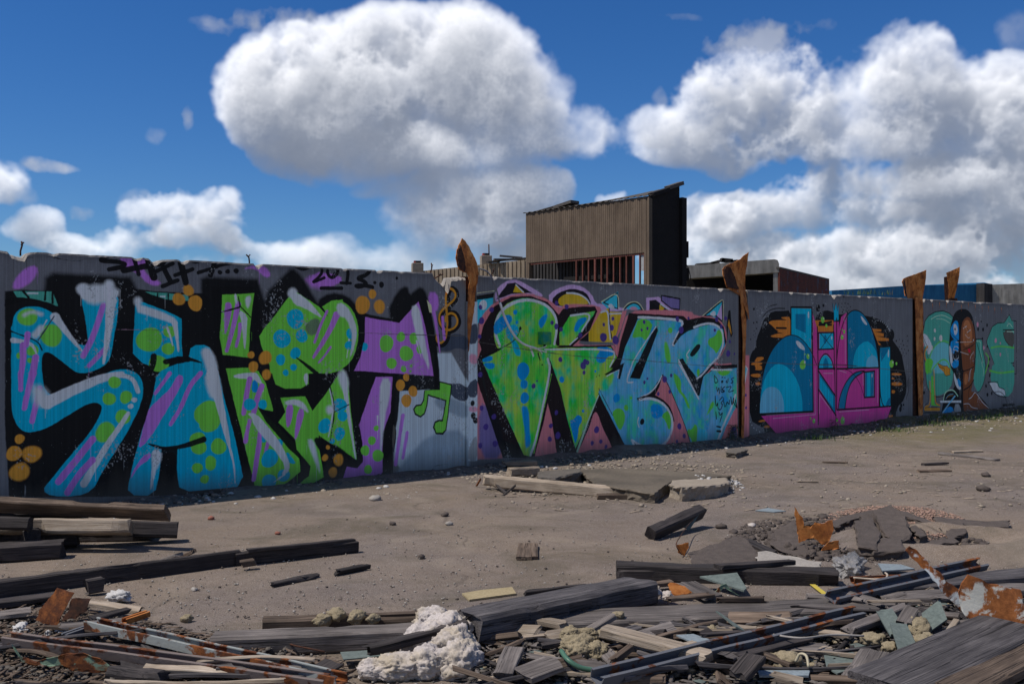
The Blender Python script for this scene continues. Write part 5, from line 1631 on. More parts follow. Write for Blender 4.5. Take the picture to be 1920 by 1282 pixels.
# --- brick building with graffiti
g_ = G('dark_red_brickwork'); v_ = g_.vec((1, 1, 1), src='Object', rand=False); bt = g_.n('TexBrick'); g_.l(g_.vec((1, 1, 1), rand=False, rot=(R(90), 0, R(20))), bt.inputs[0]); bt.inputs['Scale'].default_value = 4.0
bt.inputs['Color1'].default_value = (*lin(112, 46, 32), 1); bt.inputs['Color2'].default_value = (*lin(82, 40, 34), 1); bt.inputs['Mortar'].default_value = (*lin(80, 62, 54), 1); bt.inputs['Mortar Size'].default_value = .025
c_ = g_.mix(g_.ramp(g_.noise(v_, 1.2, 6), [(.45, 0), (.7, .75)]), bt.outputs[0], lin(56, 34, 34)); BRW = g_.fin(g_.mix(g_.ramp(g_.noise(v_, .8, 4), [(.56, 0), (.62, .5)]), c_, lin(60, 90, 110)), .9)
bk = empty('brick_building', (at(1510, 641, 62).x, 62, 0), 'dark red brick building with magenta graffiti behind the wall', 'building')
def slantwall(name, pts, mat, parent, th=.3):
    pl = [at(x, y, Z) for x, y, Z in pts]; n = Vector((pl[1].y-pl[0].y, pl[0].x-pl[1].x, 0)).normalized(); n = n if n.y > 0 else -n
    V = []; Fc = []; prism(pl, th, V, Fc, n); me = mesh(name, V, Fc); me.uv_layers.new(name='UVMap'); bm = bmesh.new(); bm.from_mesh(me); bmesh.ops.recalc_face_normals(bm, faces=bm.faces[:]); bm.to_mesh(me); bm.free(); return link(name, me, mat, parent)
slantwall('wall', [(1462, 503, 60), (1555, 525, 74), (1555, 720, 74), (1462, 735, 60)], BRW, bk)
slantwall('roof_edge', [(1462, 500.5, 59.9), (1555, 523, 73.9), (1555, 526, 73.9), (1462, 504, 59.9)], ROOFM, bk, .8)
PINKG = flat_mat('magenta_spray', lin(165, 40, 120)); PURG = flat_mat('purple_spray', lin(70, 40, 90)); BLUG = flat_mat('blue_spray', lin(70, 120, 150))
def zb(x): return 59.85+(x-1462)/93*14
for nm, m, ps in (('graffiti', PURG, [(1496, 545), (1502, 532), (1512, 530), (1520, 521), (1530, 530), (1541, 527), (1548, 536), (1552, 545)]),
                  ('graffiti', PINKG, [(1500, 543), (1505, 535), (1511, 538), (1515, 527), (1521, 524), (1523, 534), (1529, 532), (1533, 536), (1540, 529), (1542, 538), (1548, 543), (1535, 541), (1526, 544), (1512, 542)])):
    off = -.02 if m is PURG else -.05
    pl = [at(x, y, zb(x)+off) for x, y in ps]; V = []; Fc = []; prism(pl, .01, V, Fc, Vector((0, 1, 0))); link(nm, mesh(nm, V, Fc), m, bk)
# --- long blue building and grey block
bl = empty('blue_building', (at(1730, 641, 95).x, 95, 0), 'long low blue painted building behind the wall on the right', 'building')
slantwall('wall', [(1560, 545, 90), (1700, 536, 92), (1846, 530, 95), (1858, 533, 95), (1858, 690, 95), (1560, 700, 90)], BLUEW, bl, 4)
_a = [(1836, 566), (1836, 550), (1839, 546), (1843, 545), (1848, 548), (1849, 566)]
for p, q in zip(_a[:-1], _a[1:]): bar('ladder_hoop', at(*p, 94.6), at(*q, 94.6), .12, .12, R_GREY, bl)
bar('ladder_hoop', at(1837, 556, 94.6), at(1848, 556, 94.6), .12, .12, R_GREY, bl)
gb = empty('grey_block_building', (at(1890, 641, 93).x, 93, 0), 'grey ribbed concrete building end at the right edge behind the wall', 'building')
slantwall('wall', [(1861, 534, 94), (2040, 528, 94), (2040, 690, 94), (1861, 690, 94)], R_GREY, gb, 8)
slantwall('corner_wall', [(1846, 531, 93.5), (1861, 533, 93.8), (1861, 690, 93.8), (1846, 690, 93.5)], R_DARK, gb, 1)
# ------------------------------------------------------------------ timber, boards and scrap
def plank(label, p0, p1, w, t, mat, name='wooden_plank', cat='plank', roll=0.0, jag=.06, group=None, wob=.006, kind_ends=(1, 1), parent=None, bow=0.0):
    """a sawn board from p0 to p1 (centre line of its top face, each given as picture x, picture y, height)"""
    a = gp(*p0) if len(p0) == 3 and not isinstance(p0, Vector) else p0; b = gp(*p1) if not isinstance(p1, Vector) else p1
    d = b-a; L = d.length; d.normalize(); side = d.cross(UP); side = side.normalized() if side.length > 1e-3 else Vector((1, 0, 0)); up = side.cross(d)
    if roll: q = Matrix.Rotation(roll, 3, d); side = q @ side; up = q @ up
    sd = random.random()*99; n = max(6, min(40, int(L/.05))); c = min(w, t)*.14
    prof = [(-w/2+c, 0), (w/2-c, 0), (w/2, -c), (w/2, -t+c), (w/2-c, -t), (-w/2+c, -t), (-w/2, -t+c), (-w/2, -c)]
    extra = [(-w/6, 0), (w/6, 0)]; prof = [prof[0]]+extra+prof[1:]
    m = len(prof); V = []; Fc = []
    for k in range(n+1):
        x = L*k/n
        for j, (y, z) in enumerate(prof):
            xx = x
            if k == 0: xx += jag*kind_ends[0]*abs(noise.noise((y*30+sd, z*30, 1)))*1.6
            if k == n: xx -= jag*kind_ends[1]*abs(noise.noise((y*30, z*30+sd, 7)))*1.6
            f = Vector((xx*5+sd, y*20, z*20)); e = noise.noise(f)*wob; e2 = noise.noise(f+Vector((9, 9, 9)))*wob
            nt_ = noise.noise(Vector((xx*3.1+sd*2, (1 if y > 0 else -1)*5.3, (1 if z > -t/2 else -1)*3.7)))
            if nt_ > .30 and abs(y) > w*.3: q_ = min(1, (nt_-.30)*7)*min(w, t)*.22; y -= math.copysign(q_, y); z += (-q_ if z > -t/2 else q_)*.6
            y += .5*wob*math.sin(xx*1.7+sd)*2
            V.append(Vector((xx-L/2, y+e, z+e2+bow*math.sin(math.pi*k/n))))
    for k in range(n):
        for j in range(m): Fc.append([k*m+j, k*m+(j+1) % m, (k+1)*m+(j+1) % m, (k+1)*m+j])
    Fc.append(list(reversed(range(m)))); Fc.append([n*m+j for j in range(m)])
    Fc = [list(reversed(f)) for f in Fc]
    o = link(name, mesh(name, V, Fc), mat, None); M_ = Matrix((d, side*-1, up)).transposed().to_4x4(); M_.translation = (a+b)/2
    M_ = Matrix((d, up.cross(d), up)).transposed().to_4x4(); M_.translation = (a+b)/2; o.matrix_world = M_
    if parent: o.parent = parent; o.matrix_parent_inverse = Matrix.Translation(-parent.location)
    else: tag(o, label, cat, group)
    return o
TG = 'timbers stacked at the left edge'; DG = 'boards and beams of the debris heap'
# left stack
plank('brown saw-marked plank, uppermost of the stack at the left edge', (-60, 938, .37), (318, 956, .33), .17, .06, W_BROWN, roll=-.75, group=TG, jag=.03)
plank('dark plank lying right under the uppermost brown plank of the left stack', (-60, 958, .27), (165, 958, .25), .14, .07, W_DARK, roll=-.5, group=TG)
plank('pale tan beam with a slanted cut end in the left stack', (-60, 973, .27), (252, 974, .26), .13, .12, W_PALE, name='wooden_beam', cat='beam', roll=-.35, group=TG, jag=.10)
plank('dark charred beam end sticking out right behind the pale tan beam', (120, 975, .23), (336, 980, .16), .15, .13, W_DARK, name='wooden_beam', cat='beam', roll=-.3, group=TG)
plank('short dark block resting on the pale beam at the left edge', (-40, 968, .33), (60, 970, .32), .10, .10, W_DARK, name='wooden_block', cat='block', roll=-.3, group=TG, jag=.02)
plank('added dark beam filling the shaded void at the bottom of the left stack, nearest the camera', (-80, 1024, .14), (124, 1012, .14), .16, .14, W_DARK, name='wooden_beam', cat='beam', group=TG)  # dark timber added to stand in for the shaded void under the stack
plank('added dark beam filling the shaded void, second from the ground in the left stack', (-80, 998, .17), (150, 992, .15), .16, .13, W_DARK, name='wooden_beam', cat='beam', group=TG)  # second timber added to keep that void dark
plank('long dark beam added in the shaded void deep under the left stack, reaching farthest right', (-80, 992, .10), (290, 990, .10), .20, .10, W_DARK, name='wooden_beam', cat='beam', group=TG)  # added as well, filling the dark cavity farther back
plank('dark cross timber carrying the far end of the left stack', (20, 968, .22), (60, 992, .21), .14, .20, W_DARK, name='wooden_beam', cat='beam', group=TG)
plank('thin grey lath poking out between the stacked timbers', (150, 966, .20), (196, 955, .24), .05, .03, W_GREY, name='lath', cat='lath', group=TG)
# long dark beams
plank('long dark beam lying from the left edge across the yard', (-40, 1092, .12), (452, 1030, .11), .07, .12, W_DARK, name='wooden_beam', cat='beam', wob=.010, jag=.05)
plank('dark beam overlapping the right end of the long left beam', (440, 1036, .10), (670, 1012, .10), .07, .10, W_DARK, name='wooden_beam', cat='beam', jag=.03, wob=.01)
plank('thin dark slat lying on top of the right end of the long beam', (462, 1029, .125), (665, 1009, .115), .05, .03, W_DARK, name='slat', cat='slat', jag=.04)
plank('short split piece leaning on the near side of the long beam', (447, 1052, .07), (480, 1046, .08), .05, .05, W_BROWN, name='wood_scrap', cat='wood scrap')
plank('short dark block fixed against the long beam near the left', (156, 1088, .11), (197, 1080, .12), .06, .10, W_DARK, name='wooden_block', cat='block')
plank('grey board leaning up behind the long left beam', (292, 1052, .03), (338, 1036, .12), .07, .025, W_GREY, name='board', cat='board')
plank('brown splintered board tip behind the long left beam', (330, 1044, .06), (366, 1028, .14), .05, .03, W_BROWN, name='board', cat='board', jag=.12)
plank('dark splinter lying on open asphalt, left one of two', (497, 1094, .03), (598, 1074, .03), .05, .03, W_DARK, name='splinter', cat='splinter', jag=.3)
plank('thin dark splinter beside the left splinter on open asphalt', (560, 1082, .03), (602, 1073, .025), .04, .02, W_DARK, name='splinter', cat='splinter', jag=.2)
plank('dark splinter lying on open asphalt, right one of two', (622, 1070, .04), (694, 1056, .04), .06, .04, W_DARK, name='splinter', cat='splinter', jag=.25)
# middle yard
o = empty('board_piece', gp(990, 1044, 0), 'square piece of two nailed brown boards lying flat in mid yard', 'board')
plank('', (975, 1044, .028), (981, 1018, .028), .075, .024, W_BROWN, name='board', parent=o, jag=.01); plank('', (989, 1044, .026), (992, 1018, .026), .06, .022, W_BROWN, name='board', parent=o, jag=.01); plank('', (1003, 1043, .028), (1001, 1018, .028), .055, .024, W_BROWN, name='board', parent=o, jag=.01)
plank('dark plank propped up in mid yard with one end raised', (1222, 992, .10), (1318, 948, .20), .10, .12, W_DARK, name='wooden_beam', cat='beam', jag=.05, roll=.5)
plank('green panel scrap under the propped dark plank', (1284, 992, .03), (1306, 960, .16), .06, .01, SHARD, name='panel_scrap', cat='panel scrap', roll=.6)
# near the wall
plank('grey plank lying against the wall foot right of the twisted post', (942, 865, .10), (1006, 863, .10), .16, .06, W_PALE)
plank('short pale split log piece left of the concrete slabs', (952, 878, .12), (1008, 874, .12), .12, .11, W_PALE, name='log_piece', cat='log', wob=.02)
plank('long pale round pole lying in front of the concrete slabs', (906, 890, .17), (1176, 914, .10), .13, .13, W_PALE, name='wooden_pole', cat='pole', wob=.008, jag=.05)
plank('brown board under the right end of the long pale pole', (1118, 926, .05), (1188, 926, .05), .12, .05, W_BROWN, name='board', cat='board')
plank('rusty bracket leg under the left end of the long pole', (926, 902, .10), (952, 926, .01), .03, .02, W_DARK, name='lath', cat='lath'); plank('thin dark stick crossing under the long pale pole', (940, 930, .01), (970, 905, .15), .025, .02, W_DARK, name='stick', cat='stick')
plank('rusty hooked strap at the left tip of the long pale pole', (902, 896, .12), (892, 912, .01), .03, .01, RUST, name='metal_strap', cat='strap')
# far right thin planks
plank('long thin plank on the moss at the far right', (1762, 848, .03), (1872, 861, .03), .10, .03, W_GREY); plank('short pale plank on the moss above the long thin one', (1784, 846, .03), (1842, 844, .03), .09, .03, W_PALE)
plank('flat dark plank lying level at the right', (1720, 881, .03), (1782, 880, .03), .09, .04, W_BROWN); plank('thin brown stick right of centre far from the wall', (1538, 865, .02), (1592, 866, .02), .04, .02, W_BROWN, name='stick', cat='stick')
plank('weathered crooked stick above the flat dark plank at right', (1728, 869, .03), (1778, 866, .04), .06, .03, W_DARK, name='stick', cat='stick', jag=.2); plank('pale lath on open ground in front of the blue domes', (1494, 901, .02), (1536, 902, .02), .05, .015, W_PALE, name='lath', cat='lath')
# foreground centre
plank('brown beam half hidden behind the long pale grey beam', (492, 1158, .10), (800, 1148, .10), .10, .11, W_BROWN, name='wooden_beam', cat='beam', group=DG, jag=.02)
plank('long pale grey beam in the foreground left of the white foam', (396, 1190, .11), (800, 1172, .11), .16, .11, W_GREY, name='wooden_beam', cat='beam', group=DG, jag=.05)
plank('large dark blue-grey beam with broken left end, middle foreground', (872, 1150, .22), (1212, 1084, .16), .24, .15, W_BLUE, name='wooden_beam', cat='beam', group=DG, jag=.12, wob=.010)
plank('thin slat lying behind the large blue-grey beam', (980, 1108, .12), (1100, 1094, .12), .05, .03, W_DARK, name='slat', cat='slat', group=DG)
plank('short stub of dark wood under the right half of the large beam', (960, 1158, .07), (1120, 1128, .08), .10, .08, W_BLUE, name='wooden_block', cat='block', group=DG)
plank('nail-studded dark splintered pole reaching over the white foam', (672, 1214, .12), (890, 1158, .20), .07, .05, W_DARK, name='splintered_pole', cat='pole', group=DG, jag=.3)
plank('long black beam right of centre lying above the debris', (1155, 1054, .12), (1572, 1068, .10), .15, .12, W_DARK, name='wooden_beam', cat='beam', group=DG, jag=.03, wob=.012)
plank('thin black slat on top of the long black beam at right', (1340, 1058, .15), (1488, 1049, .14), .06, .035, W_DARK, name='slat', cat='slat', group=DG)
plank('stepped block at the left end of the long black beam', (1156, 1066, .09), (1230, 1066, .09), .06, .09, W_DARK, name='wooden_block', cat='block', group=DG, roll=.1)
plank('very wide pale grey board lying level in the foreground', (1000, 1158, .10), (1630, 1130, .08), .30, .07, W_GREY, group=DG, jag=.03, wob=.004)
plank('light grey plank slanting down to the right over the heap', (1132, 1172, .20), (1334, 1224, .15), .11, .05, W_PALE, group=DG, jag=.05)
plank('dark narrow board leaning on the left end of the wide grey board', (1098, 1180, .12), (1150, 1148, .19), .06, .03, W_GREY, name='board', cat='board', group=DG)
plank('short wedge of board under the large blue-grey beam', (985, 1154, .13), (1064, 1168, .12), .10, .03, W_PALE, name='board', cat='board', group=DG, jag=.05)
plank('brown block standing between the large beam and wide board', (1080, 1126, .13), (1110, 1142, .10), .12, .04, W_BROWN, name='wooden_block', cat='block', group=DG)
plank('upright grey board at the bottom edge left of the tan wool', (942, 1262, .12), (965, 1208, .14), .10, .03, W_GREY, name='board', cat='board', group=DG)
plank('wide dark board at the bottom edge under the tan wool', (975, 1262, .12), (1050, 1236, .15), .18, .03, W_GREY, name='board', cat='board', group=DG)
plank('frayed brown stick sloping in front of the tan wool lump', (1140, 1236, .16), (1186, 1200, .22), .05, .035, W_BROWN, name='stick', cat='stick', group=DG, jag=.2)
plank('pale short plank right of the tan wool lump', (1136, 1212, .10), (1262, 1226, .09), .14, .06, W_PALE, group=DG, jag=.05)
plank('dark green-edged board slanting under the long metal channel', (1400, 1190, .10), (1590, 1150, .10), .16, .02, W_BROWN, name='board', cat='board', group=DG)
plank('grey plank below the long metal channel, right of centre', (1420, 1212, .09), (1560, 1212, .09), .13, .06, W_GREY, group=DG)
plank('thin dark slat parallel to the long metal channel, below it', (1380, 1228, .12), (1520, 1194, .12), .05, .02, W_DARK, name='slat', cat='slat', group=DG)
plank('upright dark grey board end at the bottom edge right of centre', (1380, 1268, .12), (1422, 1220, .20), .11, .035, W_DARK, name='board', cat='board', group=DG, jag=.15)
plank('broad grey board at the bottom edge, lower right', (1606, 1270, .12), (1640, 1212, .16), .16, .04, W_GREY, name='board', cat='board', group=DG, jag=.08)
plank('very wide dark board filling the bottom right corner', (1650, 1275, .15), (1900, 1165, .22), .36, .06, W_BLUE, group=DG, jag=.02)
plank('brown board overlapping the corner board at the far right', (1790, 1290, .16), (1990, 1190, .20), .20, .05, W_BROWN, name='board', cat='board', group=DG, jag=.02)
plank('wide grey plank in the right heap behind the rusty plate', (1600, 1104, .08), (1960, 1068, .10), .22, .06, W_BLUE, group=DG)
plank('second grey plank in the right heap, just below the first', (1650, 1120, .08), (1960, 1094, .10), .18, .05, W_GREY, group=DG)
plank('dark splintered plank from the channel end towards the left', (1585, 1178, .14), (1700, 1130, .16), .07, .04, W_GREY, group=DG, jag=.2)
plank('short splintered grey wood in the right heap', (1690, 1172, .16), (1712, 1136, .22), .08, .04, W_GREY, name='board', cat='board', group=DG, jag=.25)
plank('grey-green board leaning in the right heap', (1658, 1140, .20), (1690, 1190, .12), .10, .015, SHARD, name='board', cat='board', group=DG)
plank('thin stick leaning in the right heap near the corner board', (1768, 1196, .16), (1800, 1154, .24), .03, .02, W_PALE, name='stick', cat='stick', group=DG, jag=.2)
plank('brown lath below the long black beam', (1158, 1096, .07), (1262, 1088, .06), .07, .03, W_BROWN, name='lath', cat='lath', group=DG)
plank('grey-green board below the long black beam', (1285, 1090, .07), (1340, 1118, .05), .15, .02, W_GREY, name='board', cat='board', group=DG)
plank('pale splinter bundle lying on the wide grey board', (1240, 1122, .13), (1340, 1112, .13), .06, .025, W_BROWN, name='splinter', cat='splinter', group=DG, jag=.2)
plank('brown lath lying on the right half of the wide grey board', (1340, 1120, .12), (1445, 1118, .12), .05, .03, W_BROWN, name='lath', cat='lath', group=DG, jag=.1)
plank('asphalt-black strip of wood beside the rusty orange sheet', (1395, 1010, .04), (1450, 1035, .04), .10, .03, W_DARK, name='board', cat='board', jag=.1)
# lower left heap
plank('pale grey splintered board behind the channels, lower left', (150, 1122, .08), (270, 1142, .07), .07, .03, W_PALE, group=DG, jag=.12)
plank('dark board in the lower left heap pointing right', (166, 1158, .09), (248, 1138, .09), .06, .03, W_DARK, name='board', cat='board', group=DG)
plank('grey broken board end at the left edge of the heap', (-20, 1152, .08), (62, 1142, .09), .12, .03, W_GREY, name='board', cat='board', group=DG, jag=.1)
plank('dark board under the rusty sheet at the lower left', (-20, 1128, .06), (118, 1112, .06), .12, .04, W_DARK, name='board', cat='board', group=DG)
plank('grey board between the two rusty channels', (110, 1172, .10), (240, 1160, .10), .08, .02, W_GREY, name='board', cat='board', group=DG)
plank('dark flat board at the bottom edge below the pale grey beam', (575, 1272, .05), (630, 1238, .08), .13, .02, W_DARK, name='board', cat='board', group=DG)
plank('rotten brown log piece at the bottom edge, lower left', (205, 1250, .10), (320, 1262, .10), .14, .10, W_DARK, name='log_piece', cat='log', group=DG, wob=.03)
# ---- metal channels
def channel(label, p0, p1, w, hgt, mat, roll=0, name='metal_channel', group='metal channels in the debris heap', jag=.02):
    a, b = gp(*p0), gp(*p1); d = b-a; L = d.length; d.normalize(); side = d.cross(UP).normalized(); up = side.cross(d); q = Matrix.Rotation(roll, 3, d); side = q @ side; up = q @ up
    t = .005; prof = [(-w/2, hgt), (-w/2, 0), (w/2, 0), (w/2, hgt), (w/2-.014, hgt), (w/2-.014, hgt-t), (w/2-t, hgt-t), (w/2-t, t), (-w/2+t, t), (-w/2+t, hgt-t), (-w/2+.014, hgt-t), (-w/2+.014, hgt)]
    prof = [(-w/2, 0), (w/2, 0), (w/2, hgt), (w/2-.016, hgt), (w/2-.016, hgt-t), (w/2-t, hgt-t), (w/2-t, t), (-w/2+t, t), (-w/2+t, hgt-t), (-w/2+.016, hgt-t), (-w/2+.016, hgt), (-w/2, hgt)]
    m = len(prof); n = 30; V = []; Fc = []; sd = random.random()*50
    for k in range(n+1):
        x = L*k/n
        for y, z in prof: V.append(Vector((x-L/2+(jag*noise.noise((y*40, z*40, sd)) if k in (0, n) else 0), y+.004*noise.noise((x*3, sd, 1)), z-hgt+.006*noise.noise((x*2, sd, 5)))))
    for k in range(n):
        for j in range(m): Fc.append([k*m+j, (k+1)*m+j, (k+1)*m+(j+1) % m, k*m+(j+1) % m])
    Fc.append([*range(m)]); Fc.append([n*m+j for j in reversed(range(m))])
    o = link(name, mesh(name, V, Fc), mat); bm = bmesh.new(); bm.from_mesh(o.data); bmesh.ops.recalc_face_normals(bm, faces=bm.faces[:]); bm.to_mesh(o.data); bm.free()
    M_ = Matrix((d, up.cross(d), up)).transposed().to_4x4(); M_.translation = (a+b)/2; o.matrix_world = M_; return tag(o, label, 'metal channel', group)
channel('long brown rusty channel running from the left edge to the bottom', (10, 1188, .14), (610, 1270, .12), .075, .05, RUST_WH if False else rusty('brown_rust_grey_paint', (.16, .13, .12), .45), roll=.2)
channel('open channel with pale paint remnants and orange rust, lower left', (170, 1160, .16), (640, 1266, .12), .095, .045, STEEL_TL)
channel('long dull zinc channel crossing the right half of the heap', (1120, 1262, .16), (1612, 1142, .16), .085, .055, STEEL, roll=.35)
channel('bright grey channel pointing at the right edge of the yard', (1562, 1114, .14), (1846, 1052, .14), .09, .05, STEEL, roll=.5)
channel('short rusty channel stub above the bright grey channel', (1598, 1083, .09), (1700, 1078, .09), .07, .04, RUST)
channel('short dark channel lying by the grey rag, lower left', (120, 1188, .10), (200, 1162, .10), .05, .03, STEEL)
channel('orange rusty angle piece ending right in the lower left heap', (232, 1160, .13), (276, 1145, .14), .05, .03, RUST_OR)
# ---- bent and torn sheets
def scrap(label, pts, th, mat, name='rusty_sheet', cat='metal sheet', nsub=3, curl=0.03, nrm=None, group=None):
    P_ = [gp(*p) for p in pts]; n = nrm or (P_[1]-P_[0]).cross(P_[2]-P_[0]).normalized()
    if n.y > 0: n = -n
    c = sum(P_, Vector())/len(P_)
    o = sheet(name, P_, th, mat, None, lambda p: curl*math.sin((p-c).x*9+(p-c).z*13), nsub, n); tag(o, label, cat, group); recentre(o); return o
def standing(label, px, Y, th, mat, name='rusty_sheet', cat='metal sheet', curl=.04, lean=0.0, nsub=3, **k):
    P_ = []
    for p in px:
        q = at(p[0], p[1], Y+(p[2] if len(p) > 2 else 0)); P_.append(q)
    zmin = min(q.z for q in P_); P_ = [q+Vector((0, (q.z-zmin)*lean, 0)) for q in P_]; c = sum(P_, Vector())/len(P_)
    o = sheet(name, P_, th, mat, None, lambda p: curl*math.sin((p-c).x*14+(p-c).z*9), nsub, Vector((0, -1, 0))); tag(o, label, cat, k.get('group')); recentre(o); return o
YQ = gp(1530, 1040).y
standing('bright orange rusted sheet with a tall spike standing by the broken hole', [(1494, 953), (1502, 966), (1509, 972), (1511, 988), (1521, 990), (1528, 978), (1540, 981), (1563, 975), (1562, 990), (1553, 1012), (1546, 1022), (1536, 1017), (1528, 1008), (1514, 1016), (1501, 1019), (1499, 1000)], YQ+.12, .006, RUST_OR, curl=.05, lean=.15)
standing('small orange rusted plate lying right of the spiked sheet', [(1538, 1035), (1553, 1017), (1572, 1013), (1572, 1028), (1556, 1032)], YQ, .006, RUST_OR, curl=.01)
standing('small twisted rust scrap hanging by a wire near the propped plank', [(1268, 1023), (1276, 1020), (1290, 1016), (1291, 1026), (1284, 1043), (1272, 1038)], gp(1280, 1044).y, .005, RUST_OR, curl=.02)
standing('brown rusted square sheet leaning in the lower left heap', [(94, 1108), (130, 1117), (104, 1175), (64, 1164), (70, 1146)], gp(90, 1178, .03).y, .006, RUST_DK if False else RUST, curl=.012, lean=.4)
standing('torn dark rusty sheet right of the square one, lower left', [(128, 1125), (168, 1124), (160, 1146), (140, 1162), (112, 1166)], gp(130, 1170, .03).y, .006, RUST_DK, curl=.03, lean=.4)
standing('green and rust curled sheet at the bottom left corner', [(18, 1212), (34, 1236), (60, 1246), (100, 1232), (118, 1224), (160, 1222), (186, 1236), (222, 1262), (190, 1258), (110, 1250), (60, 1252), (36, 1244)], gp(120, 1266, .05).y, .008, RUST_GR, curl=.03, lean=.1)
standing('bent strip with white and rust patches in the right heap', [(1712, 1040), (1722, 1030), (1738, 1045), (1752, 1062), (1775, 1085), (1795, 1102), (1812, 1118), (1816, 1160), (1800, 1142), (1770, 1108), (1745, 1075)], gp(1790, 1200, .05).y, .008, RUST_WH, curl=.02, lean=.25)
standing('large orange rusted plate at the right edge above the corner board', [(1812, 1118), (1820, 1105), (1830, 1085), (1862, 1097), (1896, 1105), (1925, 1112), (1925, 1185), (1898, 1187), (1870, 1178), (1835, 1168), (1816, 1160)], gp(1850, 1215, .05).y-.03, .010, RUST_WH if False else rusty('orange_plate_with_white', (.46, .46, .42), .55, ((.22, .075, .022), (.36, .13, .04), (.10, .036, .015))), curl=.035, lean=.3)
standing('orange rusted cap with a pale crust under the long black beam', [(1254, 1100), (1262, 1095), (1285, 1100), (1296, 1112), (1270, 1118), (1258, 1118)], gp(1275, 1122, .02).y, .006, RUST_OR, curl=.03, lean=.6)
standing('peaked green and white metal strip below the long black beam', [(1335, 1116), (1352, 1096), (1360, 1094), (1385, 1116), (1358, 1101), (1350, 1112)], gp(1360, 1120, .02).y, .006, RUST_GR, curl=.01)
# flat panels and shards
def flat(label, pts, z, th, mat, name='panel_shard', cat='panel shard', tilt=(0, 0), group='broken panel shards in the debris heap'):
    P_ = [gp(x, y, z) for x, y in pts]; c = sum(P_, Vector())/len(P_); P_ = [p+UP*((p.x-c.x)*tilt[0]+(p.y-c.y)*tilt[1]) for p in P_]
    V = []; Fc = []; prism(P_, -th, V, Fc, UP); o = link(name, mesh(name, V, Fc), mat); bm = bmesh.new(); bm.from_mesh(o.data); bmesh.ops.recalc_face_normals(bm, faces=bm.faces[:]); bm.to_mesh(o.data); bm.free(); tag(o, label, cat, group); return recentre(o)
flat('green-edged flat panel lying below the long black beam', [(1312, 1082), (1382, 1082), (1400, 1098), (1395, 1100)], .08, .012, SHARD, tilt=(.1, .2))
flat('blue-grey shard under the slanting light plank', [(1268, 1190), (1300, 1188), (1342, 1202), (1330, 1212), (1300, 1204)], .12, .008, SHARD_B)
flat('dark green panel corner on the wide grey board', [(1342, 1154), (1350, 1154), (1404, 1172), (1380, 1172)], .16, .01, SHARD, tilt=(-.5, 0))
flat('blue-grey shard lying beside the bright grey channel', [(1646, 1056), (1690, 1058), (1715, 1066), (1655, 1070)], .05, .01, SHARD_B)
flat('large green-grey panel sheet in the right heap', [(1668, 1182), (1700, 1180), (1730, 1220), (1705, 1232), (1688, 1225)], .14, .008, SHARD, tilt=(-.2, .2))
flat('green-grey glassy sheet at the bottom edge, lower right', [(1545, 1228), (1600, 1222), (1610, 1250), (1570, 1262), (1550, 1250)], .10, .008, SHARD)
flat('blue-grey strip at the very bottom right of centre', [(1420, 1254), (1520, 1252), (1516, 1266), (1424, 1266)], .10, .01, SHARD_B)
flat('pale green pane below the pale grey beam', [(638, 1222), (728, 1216), (730, 1228), (644, 1236)], .05, .006, SHARD)
flat('small shard pane on top of the right heap', [(1728, 1150), (1762, 1144), (1776, 1160), (1738, 1166)], .18, .008, SHARD, tilt=(.3, .3))
flat('broad grey-green panel behind the channel end at right', [(1480, 1160), (1560, 1146), (1600, 1142), (1560, 1160), (1500, 1170)], .10, .01, SHARD)
flat('pale yellow-stained felt mat behind the large beam', [(866, 1112), (900, 1106), (960, 1100), (968, 1112), (880, 1124)], .015, .012, YFOAM, name='felt_mat', cat='felt mat', group=None)
flat('teal slate fragment on open ground right of centre', [(1416, 957), (1440, 952), (1474, 958), (1452, 960)], .01, .006, SHARD_B)
YEL = flat_mat('yellow_road_paint', (.48, .38, .06), .8)
V = []; Fc = []
for k in range(14):
    x0 = 1510+k*3.2; y0 = 1089+k*2.5; a = gp(x0, y0, .012); b = gp(x0+10-k*.1, y0-1.0, .012); V += [a+Vector((.005*noise.noise((k, 0, 0)), 0, 0)), b+Vector((.01*noise.noise((k*1.7, 5, 0)), 0, 0))]
    if k: Fc.append([2*k-2, 2*k-1, 2*k+1, 2*k])
tag(link('painted_line', mesh('painted_line', V, Fc), YEL), 'short yellow painted line on the asphalt beside the bright grey channel', 'painted line')
# ---- lumps: foam, mineral wool, rubble
def lump(label, c, r, mat, name, cat, sub=5, amp=.35, freq=2.2, fine=.10, squash=(1, 1, 1), group=None, ff=9, parent=None, chunky=False):
    bm = bmesh.new(); bmesh.ops.create_icosphere(bm, subdivisions=sub, radius=1); sd = Vector((random.random()*50,)*3)
    for v in bm.verts:
        p = v.co.copy(); e = 1+amp*noise.fractal(p*freq*.5+sd, 1, 2, 3)
        if fine: q = p*ff+sd; e += fine*(.9-noise.voronoi(q)[0][0]*1.6)+fine*.4*noise.noise(p*ff*2.3)
        if chunky: cell = noise.cell_vector(p*2.3+sd); e = 1+amp*(cell.x-.5)
        v.co = Vector((p.x*e*r*squash[0], p.y*e*r*squash[1], p.z*e*r*squash[2]))
    me = bpy.data.meshes.new(name); bm.to_mesh(me); bm.free(); o = link(name, me, mat, None, smooth=not chunky); o.location = c; o.rotation_euler.z = random.random()*6
    if parent: o.parent = parent; o.matrix_parent_inverse = Matrix.Translation(-parent.location)
    else: tag(o, label, cat, group)
    return o
def lp(x, y, z): return gp(x, y, z)
